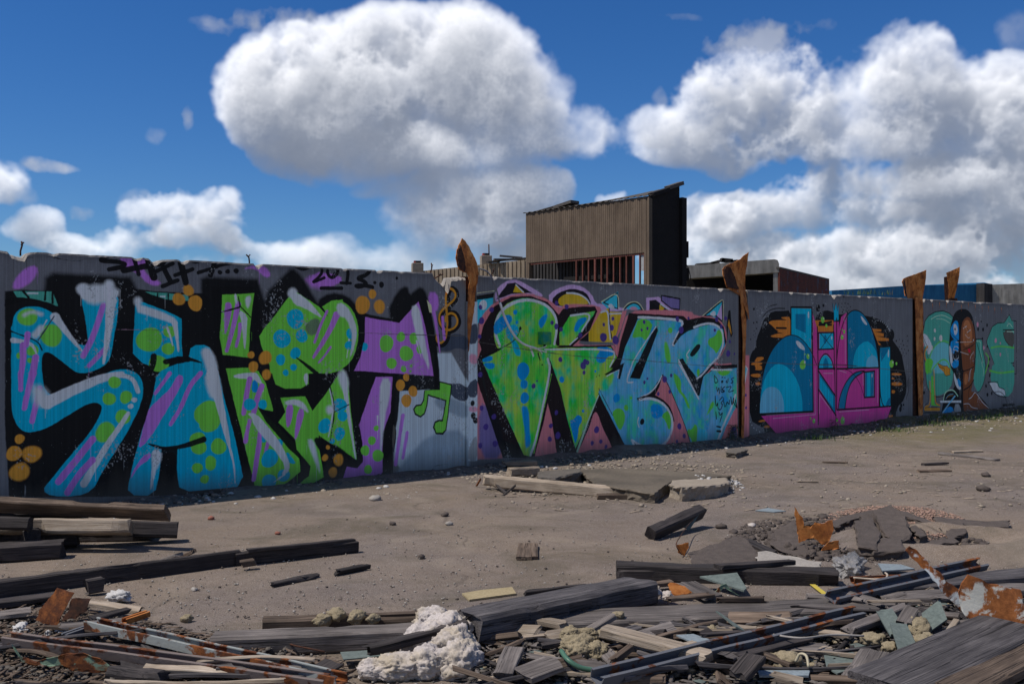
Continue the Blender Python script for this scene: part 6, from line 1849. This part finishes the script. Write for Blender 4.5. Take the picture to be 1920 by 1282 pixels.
def cluster(name, label, cat, items, mat):
    """one foam body made of a few merged lobes"""
    bm = bmesh.new()
    for (x, y, z, r, sq) in items:
        c = gp(x, y, z); sd = Vector((random.random()*50,)*3); r_ = bmesh.ops.create_icosphere(bm, subdivisions=5, radius=1)
        for v in r_['verts']:
            p = v.co.copy(); q = p*7.5+sd; e = 1+.28*noise.fractal(p*1.6+sd, 1, 2, 3)+.13*(.85-noise.voronoi(q)[0][0]*1.7)+.05*noise.noise(p*22)
            v.co = c+Vector((p.x*e*r*sq[0], p.y*e*r*sq[1], p.z*e*r*sq[2]))
    me = bpy.data.meshes.new(name); bm.to_mesh(me); bm.free(); o = link(name, me, mat, None, smooth=True); tag(o, label, cat); return recentre(o)
fo = cluster('foam_chunk', 'big white and yellowish foam chunk at the bottom edge left of centre', 'foam',
   [(800, 1205, .08, .12, (1.1, .9, .9)), (845, 1190, .10, .13, (1.0, .8, .9)), (815, 1165, .12, .10, (1.2, .7, .8)), (740, 1250, .05, .10, (1.3, 1, .7)), (700, 1256, .04, .07, (1.2, 1, .8)), (860, 1245, .06, .12, (1.0, .8, 1)), (800, 1245, .06, .10, (1.2, .9, .9)), (850, 1215, .08, .12, (1, .8, 1))], FOAM)
lump('', gp(838, 1208, .13)+Vector((0, -.09, 0)), .075, YFOAM, 'stained_face', '', 4, .3, 1.5, .04, (1.3, .5, .9), parent=fo) if False else None
cluster('wool_lump', 'large tan mineral wool lump at the bottom edge right of centre', 'mineral wool', [(1085, 1215, .10, .085, (1.1, .9, .8)), (1070, 1190, .13, .055, (1, .8, .8)), (1118, 1222, .09, .07, (1, .8, .8)), (1100, 1190, .13, .05, (1.3, .8, .7)), (1135, 1190, .12, .045, (1.2, .8, .7))], WOOL)
WG = 'tan mineral wool lumps in the debris'
for x, y, z, r, lab in ((632, 1152, .14, .05, 'tan wool lump standing on the left part of the pale grey beam'), (668, 1158, .12, .05, 'tan wool lump lying low on the pale grey beam, middle'), (605, 1162, .12, .045, 'leftmost tan wool lump on the pale grey beam'), (700, 1160, .12, .035, 'small tan wool crumb nearest the white foam on the pale beam'),
    (1480, 1240, .12, .06, 'tan wool lump at the bottom edge right of the upright dark board'), (1450, 1238, .10, .05, 'tan wool lump left of its twin at the bottom edge'), (1722, 1178, .16, .07, 'tan wool lump beside the large green-grey panel'), (1738, 1205, .14, .06, 'tan wool lump just above the corner board'), (1640, 1200, .12, .05, 'tan wool lump left of the broad grey board'),
    (1335, 1180, .12, .03, 'small tan wool lump under the middle of the wide grey board'), (1160, 1154, .14, .03, 'small tan wool lump on the narrow leaning board'), (1150, 1245, .1, .035, 'small tan wool lump at the bottom edge by the zinc channel'), (1668, 1216, .12, .04, 'tan wool lump right of the broad grey board'), (350, 1160, .05, .03, 'tan crumb beside the painted channel')):
    lump(lab, lp(x, y, z-.03), r, WOOL, 'wool_lump', 'mineral wool', 4, .4, 2.2, .16, (1.2, .9, .8), WG, 8)
for x, y, z, r, lab in ((1225, 1108, .10, .05, 'white foam lump under the large blue-grey beam, left of the orange cap'), (1250, 1118, .08, .045, 'white foam lump touching the orange cap'), (1740, 1026, .04, .04, 'white plaster lump above the bent white strip'), (1455, 1200, .1, .02, 'tiny white foam bit below the zinc channel')):
    lump(lab, lp(x, y, z-.02), r, FOAM, 'foam_lump', 'foam', 4, .45, 2.4, .2, (1.4, .9, .7), 'small white foam lumps', 8)
for x, y, r, sq, lab in ((222, 1118, .055, (1.6, .7, .6), 'pale white plaster slab piece behind the lower left heap'), (40, 1180, .05, (1.3, .8, .7), 'crumpled pale grey rag heap at the left edge'), (95, 1184, .035, (1.3, .8, .6), 'crumbled white plaster right of the grey rag'), (130, 1186, .05, (1.4, .8, .6), 'crumbled white plaster beside the short dark channel')):
    lump(lab, lp(x, y, .04), r, WHITEP, 'plaster_lump', 'plaster', 4, .55, 2.6, .25, sq, 'white plaster lumps lower left', 6)
# plastic film by the hole
g_ = G('dirty_clear_film'); fm = g_.fin(g_.ramp(g_.noise(g_.vec(), 6, 5), [(.3, (.16, .16, .16)), (.7, (.42, .41, .40))]), .25, g_.noise(g_.vec(), 18, 5), .8, .01); g_.b.inputs['Alpha'].default_value = .62
o = lump('crumpled dirty plastic film lying below the broken hole', lp(1590, 1062, .03), .19, fm, 'plastic_film', 'plastic film', 5, .7, 3.0, .3, (1.25, .55, .33), None, 4)
# ---- concrete slabs near the wall and the broken hole
def slab(label, pts, z0, z1, mat, name='concrete_slab', cat='concrete slab', group='broken concrete slabs near the wall', tilt=(0, 0)):
    """thick broken slab from its top outline seen in the photograph"""
    P_ = []
    for x, y in pts: P_.append(gp(x, y, z1))
    c = sum(P_, Vector())/len(P_); bm = bmesh.new(); ring = []
    for i, p in enumerate(P_):
        q = P_[(i+1) % len(P_)]; n = max(1, int((q-p).length/.05))
        for k in range(n):
            w = p.lerp(q, k/n); w = w+Vector((noise.noise(w*9), noise.noise(w*9+UP*3), .4*noise.noise(w*7)))*.022; ring.append(w)
    layers = [[bm.verts.new(w+UP*((w.x-c.x)*tilt[0]+(w.y-c.y)*tilt[1])) for w in ring]]
    hh = z1-z0
    for t in (.12, .4, .7, 1.0):
        layers.append([bm.verts.new(w+UP*((w.x-c.x)*tilt[0]*(1-t)+(w.y-c.y)*tilt[1]*(1-t)-hh*t)+Vector((noise.noise(w*14+UP*t*9), noise.noise(w*14+UP*(t*9+4)), 0))*.03+(w-c).normalized()*(.012 if t < .3 else -.01)) for w in ring])
    n = len(ring)
    for a, b in zip(layers[:-1], layers[1:]):
        for i in range(n): bm.faces.new((a[i], a[(i+1) % n], b[(i+1) % n], b[i]))
    bm.faces.new(layers[0]); bmesh.ops.recalc_face_normals(bm, faces=bm.faces[:])
    me = bpy.data.meshes.new(name); bm.to_mesh(me); bm.free(); o = link(name, me, mat); tag(o, label, cat, group); return recentre(o)
SLABM = stony('stained_brown_slab', (.075, .062, .048), (.19, .16, .125), 3.5, .5, .01, (.05, .043, .035))
slab('dark stained brown slab right of the long pale pole', [(1086, 880), (1160, 878), (1290, 884), (1372, 891), (1262, 900), (1228, 924), (1200, 921), (1120, 908)], 0, .11, SLABM)
slab('broken rough grey slab end with crumbled rim, right of the tan slab', [(1262, 898), (1310, 891), (1360, 891), (1366, 905), (1340, 914), (1280, 919), (1256, 912)], 0, .12, CONC_T, tilt=(0, -.05))
slab('dark flat slab behind the long pale pole', [(1010, 884), (1086, 878), (1090, 884), (1040, 896), (1008, 896)], 0, .14, CONC_D)
slab('flat tilted asphalt slab in front of the rusty spiked sheet', [(1290, 1036), (1378, 1012), (1396, 1014), (1420, 1040), (1418, 1050), (1300, 1052)], 0, .03, ASPH, 'asphalt_slab', 'asphalt slab', 'broken asphalt slabs', (.02, .05))
slab('pale concrete strip exposed right of the tilted asphalt slab', [(1422, 1034), (1440, 1034), (1540, 1054), (1538, 1062), (1424, 1060)], 0, .04, CONC, 'concrete_strip', 'concrete strip', None)
AG = 'asphalt chunks heaved up around the hole'
for pts, z0, z1, tl, lab in (([(1640, 968), (1668, 963), (1698, 976), (1706, 992), (1684, 1000), (1658, 988)], .0, .15, (.08, .16), 'largest asphalt chunk tilted up in the broken hole'), ([(1650, 990), (1682, 1001), (1704, 996), (1700, 1008), (1680, 1014), (1655, 1004)], .0, .09, (.1, .1), 'asphalt chunk slid down in front of the largest one'), ([(1614, 972), (1636, 968), (1650, 984), (1632, 988)], 0, .12, (-.1, .2), 'small asphalt chunk leaning left of the largest one'), ([(1604, 985), (1634, 978), (1650, 1003), (1640, 1020), (1610, 1018)], 0, .12, (-.08, .1), 'rounded asphalt chunk left in the broken hole'),
    ([(1656, 1012), (1690, 1014), (1692, 1030), (1640, 1032), (1630, 1022)], 0, .08, (.03, .05), 'low asphalt chunk at the near rim of the hole'), ([(1560, 975), (1600, 964), (1650, 957), (1650, 962), (1600, 972), (1566, 984)], 0, .10, (0, .05), 'raised asphalt rim at the back left of the hole'), ([(1660, 956), (1700, 962), (1765, 980), (1764, 985), (1700, 968), (1662, 962)], 0, .10, (0, .05), 'raised asphalt rim at the back right of the hole'),
    ([(1755, 972), (1850, 978), (1892, 976), (1890, 984), (1830, 984), (1758, 979)], 0, .05, (0, .1), 'long asphalt ridge running to the right edge'), ([(1706, 986), (1716, 984), (1738, 1004), (1728, 1006)], 0, .09, (0, 0), 'narrow upright asphalt piece right in the hole'), ([(1772, 985), (1800, 980), (1812, 996), (1780, 1003)], 0, .07, (.1, .1), 'crumbled asphalt lump right of the hole'),
    ([(1445, 1000), (1490, 990), (1500, 1004), (1460, 1012)], 0, .06, (.1, .2), 'asphalt piece left of the rusty spiked sheet, farther one'), ([(1440, 1012), (1500, 1016), (1520, 1030), (1490, 1036), (1452, 1026)], 0, .04, (0, .1), 'broad crumbled asphalt piece in front of the spiked sheet'), ([(1690, 1014), (1790, 1010), (1800, 1016), (1700, 1026)], 0, .035, (0, 0), 'flat asphalt tongue in front of the hole')):
    slab(lab, pts, z0, z1, ASPH, 'asphalt_chunk', 'asphalt chunk', AG, tl)
slab('flaky board and concrete crumb at the wall foot by the pink post', [(1366, 842), (1392, 838), (1402, 842), (1380, 850), (1362, 848)], 0, .08, CONC_D, 'rubble_piece', 'rubble', None)
for k, (x, y, r, lab) in enumerate(((1600, 1000, .07, 'rough asphalt clod at the left side of the hole'), (1630, 1022, .06, 'rough asphalt clod at the near left rim of the hole'), (1720, 1000, .055, 'rough asphalt clod at the right side of the hole'), (1668, 1018, .05, 'rough asphalt clod at the near rim of the hole'),
    (1585, 990, .05, 'rough asphalt clod just right of the spiked rusty sheet'), (1480, 1030, .05, 'rough asphalt clod before the spiked rusty sheet'), (1450, 1020, .045, 'rough asphalt clod left of the spiked rusty sheet'), (1745, 1012, .04, 'small asphalt clod right of the near rim'), (1520, 1042, .045, 'asphalt clod by the small orange plate'))):
    lump(lab, lp(x, y, r*.4), r, ASPH, 'asphalt_clod', 'asphalt clod', 4, .7, 2.6, .18, (1.3, 1, .8), 'asphalt clods round the hole', 4)
# ---- small counted stones on open ground
for k, (x, y, r, m, lab) in enumerate(((1843, 917, .06, ASPH, 'dark stone on open ground at the right edge'), (1849, 891, .05, ASPH, 'dark stone above the first one near the right edge'), (1353, 987, .045, ASPH, 'dark stone between propped plank and spiked sheet'), (842, 982, .03, CONC, 'small pale stone alone in mid yard'), (790, 1044, .03, ASPH, 'small dark stone in open yard left of the nailed boards'), (335, 1182, .03, ASPH, 'small dark stone right of the rusty channels'),
    (364, 1105, .02, CONC, 'small grey stone on the asphalt below the long beam'), (520, 1000, .025, BRICKM, 'small red brick bit above the long beam'), (396, 972, .03, BRICKM, 'red brick bit near the left stack'), (1410, 985, .035, FOAM, 'small white crumb left of the spiked sheet'), (735, 982, .03, ASPH, 'dark crumb in the yard below the music notes'), (835, 965, .035, ASPH, 'dark clod in the middle of the yard'), (703, 935, .06, CONC, 'pale rubble piece on a dark board below the purple letter'))):
    lump(lab, lp(x, y, r*.4), r, m, 'stone', 'stone', 2, .5, 2, 0, (1.2, 1, .7), 'loose stones on the yard', chunky=False)
# ---- masses nobody could count
def scatter(name, label, n, place, size, mat, aspect=(1, 1, .6), flatness=None, seed=1, elong=None):
    rng = np.random.default_rng(seed); V = []; Fc = []
    base = [(-1, -.8, -.3), (1, -.7, -.4), (.8, 1, -.3), (-.9, .8, -.4), (-.5, -.5, .7), (.6, -.4, .8), (.4, .6, .6), (-.6, .4, .9)]
    fs = [(0, 3, 2, 1), (4, 5, 6, 7), (0, 1, 5, 4), (1, 2, 6, 5), (2, 3, 7, 6), (3, 0, 4, 7)]
    VV = np.empty((n*8, 3), np.float32); k = 0
    B_ = np.array(base)
    for _ in range(n):
        x, y, z = place(rng); s = size(rng); e = elong(rng) if elong else 1
        b = B_*(1+.45*(rng.random((8, 3))-.5))*np.array([s*aspect[0]*e, s*aspect[1], s*aspect[2]]); a = rng.random()*6.28; c_, s_ = math.cos(a), math.sin(a); t = (rng.random()-.5)*.5
        bx_ = b[:, 0]*c_-b[:, 1]*s_; by_ = b[:, 0]*s_+b[:, 1]*c_; bz_ = b[:, 2]+b[:, 0]*t*.6
        VV[k*8:k*8+8, 0] = bx_+x; VV[k*8:k*8+8, 1] = by_+y; VV[k*8:k*8+8, 2] = bz_+z; k += 1
    FF = (np.arange(n)[:, None, None]*8+np.array(fs)[None]).reshape(-1, 4)
    me = bpy.data.meshes.new(name); me.vertices.add(n*8); me.vertices.foreach_set('co', VV.ravel()); me.loops.add(FF.size); me.loops.foreach_set('vertex_index', FF.astype(np.int32).ravel()); me.polygons.add(len(FF)); me.polygons.foreach_set('loop_start', np.arange(0, FF.size, 4, dtype=np.int32)); me.update()
    o = link(name, me, mat); tag(o, label, kind='stuff'); return o
def on_wallfoot(rng, smin=-1, smax=23, spread=.35):
    s = rng.uniform(smin, smax); off = abs(rng.normal(0, spread*(1+.08*max(0, s-8))))+.02; p = wallp(s, 0, off); return p.x, p.y, float(ground_z(p.x, p.y))+.005
def px_region(x0, x1, y0, y1, z=.0, bias=1.0):
    def f(rng):
        y = y0+(y1-y0)*rng.random()**bias; x = rng.uniform(x0, x1); p = gp(x, y, z); return p.x, p.y, z+rng.random()*.01
    return f
def blob(cx, cy, rx, ry, h=0.0, z=.0):
    def f(rng):
        r = rng.random()**.6; a = rng.random()*6.28; p = gp(cx+rx*r*math.cos(a), cy+ry*r*math.sin(a), z); return p.x, p.y, z+h*(1-r*r)*rng.uniform(.5, 1)
    return f
def heap(rng):
    """the low mound of the foreground heap"""
    while True:
        x = rng.uniform(880, 1960); y = rng.uniform(1110, 1300); lo = 1165 if x < 1250 else (1135 if x < 1560 else 1085)
        if y > lo: p = gp(x, y, .02); h = .07*min(1, (y-lo)/60); return p.x, p.y, rng.uniform(.0, h)
def heapl(rng):
    while True:
        x = rng.uniform(-60, 640); y = rng.uniform(1115, 1300)
        if y > 1120+max(0, x-60)*.22: p = gp(x, y, .02); return p.x, p.y, rng.uniform(0, .06*min(1, (y-1110)/80))
sz = lambda a, b, p=2.0: (lambda rng: a+(b-a)*rng.random()**p)
scatter('gravel', 'crumbled concrete gravel along the foot of the wall', 1500, on_wallfoot, sz(.006, .042, 4), CONC_T, seed=1)
scatter('gravel', 'pale mortar crumbs along the foot of the wall', 260, lambda r: on_wallfoot(r, -1, 23, .5), sz(.008, .04, 3), WHITEP, seed=2)
scatter('gravel', 'dark grit along the shaded foot of the wall', 1500, lambda r: on_wallfoot(r, -1, 23, .22), sz(.01, .05, 2), CONC_D, seed=3)
scatter('gravel', 'pale grit strewn over the asphalt', 5200, px_region(-100, 2000, 850, 1290, 0, .6), sz(.003, .010, 3), CONC, seed=4)
scatter('gravel', 'dark grit strewn over the asphalt', 2200, px_region(-100, 2000, 850, 1290, 0, .6), sz(.003, .011, 3), ASPH, seed=5)
scatter('gravel', 'larger chips strewn in the far part of the yard', 700, px_region(900, 2000, 848, 960), sz(.006, .03, 4), CONC_T, seed=6)
scatter('wood_chips', 'wood chips strewn in the far part of the yard', 420, px_region(900, 2000, 842, 960), sz(.006, .014, 2), W_PALE, (1, 1, .3), seed=7, elong=lambda r: r.uniform(2, 9))
scatter('gravel', 'rubble and crumbs around the concrete slabs', 1500, blob(1130, 892, 270, 42, .02), sz(.006, .035, 3), CONC_T, seed=8)
scatter('gravel', 'white crumbs on the broken slab end', 380, blob(1315, 912, 80, 18, .12), sz(.006, .028, 2), WHITEP, seed=9)
scatter('gravel', 'pinkish crushed stone in and around the broken hole', 4200, blob(1672, 992, 150, 44, .07), sz(.005, .018, 2), PINKR, seed=10)
scatter('gravel', 'black asphalt crumbs around the hole', 2600, blob(1610, 1008, 250, 46, .03), sz(.006, .045, 3), ASPH, seed=11)
scatter('heap_rubble', 'dark fine rubble filling the foreground heap', 5200, heap, sz(.006, .026, 2), CONC_D, (1, .8, .45), seed=12)
scatter('heap_splinters', 'splinters and slivers of wood in the foreground heap', 3000, heap, sz(.005, .016, 2), W_GREY, (1, 1, .5), seed=13, elong=lambda r: r.uniform(2, 11))
scatter('heap_splinters', 'dark splinters in the foreground heap', 1800, heap, sz(.006, .022, 2), W_DARK, (1, 1, .5), seed=14, elong=lambda r: r.uniform(2, 10))
scatter('heap_splinters', 'pale splinters in the foreground heap', 800, heap, sz(.004, .012, 2), W_PALE, (1, 1, .5), seed=19, elong=lambda r: r.uniform(2, 12))
scatter('glass_shards', 'thin grey-green glass and panel slivers in the heap', 700, heap, sz(.010, .045, 2), SHARD, (1, 1, .06), seed=15)
scatter('wool_crumbs', 'crumbs of mineral wool in the heap', 700, heap, sz(.008, .03, 2), WOOL, seed=16)
scatter('heap_rubble', 'dark fine rubble of the lower left heap', 2400, heapl, sz(.006, .024, 2), CONC_D, (1, .8, .45), seed=17)
scatter('heap_splinters', 'splinters of wood in the lower left heap', 1300, heapl, sz(.005, .017, 2), W_BROWN, (1, 1, .5), seed=18, elong=lambda r: r.uniform(2, 10))
scatter('gravel', 'crumbs below the purple letter', 260, blob(715, 932, 60, 8), sz(.005, .02, 3), CONC, seed=20)
# medium boards of the heap, each an object
tones = [('grey', W_GREY), ('dark', W_DARK), ('brown', W_BROWN), ('pale', W_PALE), ('blue-grey', W_BLUE)]
marks = [(900, 'left of the tan wool lump'), (1090, 'under the tan wool lump'), (1230, 'beneath the slanting light plank'), (1350, 'below the wide grey board'), (1450, 'below the zinc channel'), (1560, 'near the zinc channel end'), (1650, 'beside the broad grey board'), (1740, 'above the corner board'), (1850, 'behind the large orange plate')]
rg = random.Random(12); seen = set()
for k in range(120):
    x = rg.uniform(900, 1900); lo = 1180 if x < 1250 else (1150 if x < 1560 else 1100); hi = 1275 if x < 1660 else 1275-(x-1660)*.45
    y = rg.uniform(lo, max(lo+12, hi)); ln = rg.uniform(.10, .42); ang = rg.choice([rg.gauss(.25, .35), rg.gauss(-.35, .3), rg.uniform(-1.5, 1.5)]); z = rg.uniform(.04, .12); c = gp(x, y, z)
    d = Vector((math.cos(ang), math.sin(ang), rg.uniform(-.22, .22)))*ln/2; tn, m = rg.choice(tones); w = rg.uniform(.03, .10); t = rg.uniform(.012, .035)
    mk = min(marks, key=lambda q: abs(q[0]-x))[1]; sizew = 'short' if ln < .2 else ('mid-length' if ln < .32 else 'longish'); ww = 'narrow' if w < .055 else 'broad'; dirw = 'end-on' if abs(math.sin(ang)) > .75 else ('rising right' if math.sin(ang)*math.cos(ang) > 0 else 'falling right')
    lab = f'{sizew} {ww} {tn} board {mk}, {dirw}'
    if lab in seen: continue
    seen.add(lab)
    plank(lab, c-d, c+d, w, t, m, name='broken_board', cat='board', roll=rg.uniform(-.7, .7), jag=rg.choice([.03, .08, .16]), group='broken boards of the debris heap', wob=.004)
for k in range(46):
    left = k % 3 == 0
    if left: x = rg.uniform(20, 520); y = rg.uniform(1150+max(0, x-60)*.2, 1275)
    else: x = rg.uniform(960, 1880); lo = 1175 if x < 1250 else (1150 if x < 1560 else 1092); y = rg.uniform(lo, 1275 if x < 1660 else 1275-(x-1660)*.45)
    ln = rg.uniform(.45, 1.0); ang = rg.gauss(-.25, .25) if left else rg.choice([rg.gauss(.55, .18), rg.gauss(-.3, .2), rg.gauss(.1, .2)]); z = rg.uniform(.07, .13); c = gp(x, y, z)
    d = Vector((math.cos(ang), math.sin(ang), rg.uniform(-.07, .07)))*ln/2; tn, m = rg.choice(tones); w = rg.uniform(.022, .05); t = rg.uniform(.01, .025)
    mk = 'in the lower left heap' if left else min(marks, key=lambda q: abs(q[0]-x))[1]; far = ', upper row' if y < 1200 else (', middle row' if y < 1240 else ', nearest row')
    lab = f"{'very long' if ln > .75 else 'long'} thin {tn} lath {mk}{far}"
    if lab in seen: continue
    seen.add(lab); plank(lab, c-d, c+d, w, t, m, name='lath', cat='lath', roll=rg.uniform(-.5, .5), jag=rg.choice([.06, .16, .3]), group='laths of the debris heap', wob=.006, bow=rg.uniform(-.02, .03))
# wires and twigs
WIRE = RUST_DK
def wire(label, pts, r=.004, mat=WIRE, name='wire', cat='wire'):
    o = tube_mesh(name, spline([gp(*p) for p in pts], 6), r, 6, mat); return tag(o, label, cat)
wire('thin rusty wire rising from the small rust scrap', [(1278, 1040, .02), (1268, 1022, .10), (1276, 1005, .12), (1290, 985, .10), (1300, 975, .12)])
wire('pale bent rod standing in the heap by the bright channel', [(1600, 1083, .10), (1640, 1086, .10), (1660, 1084, .12), (1664, 1078, .13), (1660, 1074, .12)], .007, flat_mat('pale_rod', (.45, .38, .30)))
wire('green hose piece curling in front of the tan wool lump', [(1052, 1220, .17), (1066, 1238, .15), (1090, 1252, .12), (1128, 1258, .10)], .013, flat_mat('green_rubber', (.07, .16, .11), .4), 'hose', 'hose')
wire('yellowish cord loop at the bottom right of centre', [(1492, 1240, .12), (1500, 1226, .16), (1512, 1230, .16), (1516, 1250, .12)], .007, flat_mat('cord', (.45, .40, .28)), 'cord', 'cord')
wire('upright nail in the gap right of the large beam', [(1068, 1140, .10), (1068, 1120, .17)], .004)
wire('dark thin root on the pale grey beam', [(470, 1232, .02), (520, 1205, .06), (560, 1212, .06), (610, 1222, .05)], .005)
wire('grey wire snaking over the wide grey board', [(1440, 1188, .12), (1500, 1196, .16), (1560, 1190, .15), (1620, 1192, .14)], .006, flat_mat('grey_wire', (.3, .28, .26)))
# ---- weeds and grass
LEAF = flat_mat('weed_green', (.06, .11, .025), .6); DRY = flat_mat('dry_stalk', (.10, .085, .04), .8)
def tuft(label, base, h, n, mat, seed, name='grass_tuft', cat='grass tuft', group='weeds and grass at the wall', spread=.12):
    r = random.Random(seed); V = []; Fc = []
    for _ in range(n):
        a = r.uniform(0, 6.28); b = Vector(base)+Vector((r.gauss(0, spread*.4), r.gauss(0, spread*.25), 0)); ln = h*r.uniform(.4, 1); o = Vector((math.cos(a), math.sin(a), 0)); s = Vector((-o.y, o.x, 0))*r.uniform(.003, .009); le = r.uniform(.15, .6); k0 = len(V)
        for k in range(4): t = k/3; c = b+UP*ln*t+o*ln*le*t*t; wv = 1-t*.92; V += [c-s*wv, c+s*wv]
        for k in range(3): Fc.append([k0+2*k, k0+2*k+1, k0+2*k+3, k0+2*k+2])
    o = link(name, mesh(name, V, Fc), mat); tag(o, label, kind='stuff'); return recentre(o)
def weed(label, base, h, n, seed):
    """stalk with small leaves"""
    root = empty('weed_plant', base, label, 'weed', 'weeds and grass at the wall'); r = random.Random(seed)
    for q in range(3):
        top = Vector(base)+UP*h*r.uniform(.7, 1)+Vector((r.gauss(0, .05), r.gauss(0, .03), 0)); tube_mesh('stem', [base, (Vector(base)+top)/2+Vector((.01, 0, 0)), top], .004, 5, DRY, root)
    V = []; Fc = []
    for _ in range(n):
        t = r.uniform(.1, 1); c = Vector(base)+UP*h*t+Vector((r.gauss(0, .06), r.gauss(0, .04), 0)); a = r.uniform(0, 6.28); o = Vector((math.cos(a), math.sin(a), r.uniform(-.3, .5)))*r.uniform(.015, .035); s = Vector((-o.y, o.x, .3*o.x))*.4; k0 = len(V)
        V += [c-o, c+s, c+o, c-s]; Fc.append([k0, k0+1, k0+2, k0+3])
    link('leaves', mesh('leaves', V, Fc), LEAF, root); return root
weed('dark leafy weed growing before the magenta boat shape', wpt(1556, 825, .10)+UP*0, .42, 120, 1)
weed('low leafy weed left of the taller one at the magenta shape', wpt(1517, 832, .10), .25, 110, 2)
weed('green weed before the pink field at the right end of the second panel', wpt(1368, 838, .08), .38, 320, 3)
weed('small green weed at the foot of the pink painted post', wpt(1388, 842, .12), .16, 120, 4)
weed('leafy weed at the right part of the magenta shape', wpt(1590, 818, .12), .16, 120, 5)
tuft('bright grass tuft growing on the wall crest above the blue domes', wpt(1628, 552, -.08), .14, 60, LEAF, 6, spread=.5)
tuft('single bent grass tuft on the crest right of the bright one', wpt(1676, 553, -.06), .16, 8, DRY, 7)
for k in range(12):
    x = [1650, 1690, 1735, 1760, 1790, 1820, 1850, 1610, 1880, 1700, 1740, 1470][k]
    nm = ['below the right end of the blue dome panel', 'left of the curled post foot', 'right of the curled post foot', 'below the golden column letter', 'below the blue half figure', 'below the brown figure', 'below the right teal letter', 'at the right end of the magenta boat', 'at the right edge of the picture', 'in the sun before the curled post', 'in the sun below the golden column', 'at the left end of the magenta boat'][k]
    off = .25+.5*((k*37) % 10)/10; b = wallp(SX(x), 0, off); b.z = float(ground_z(b.x, b.y)); tuft('low grass and moss tuft '+nm, b, .11, 110, LEAF if k % 3 else DRY, 20+k, spread=.55)
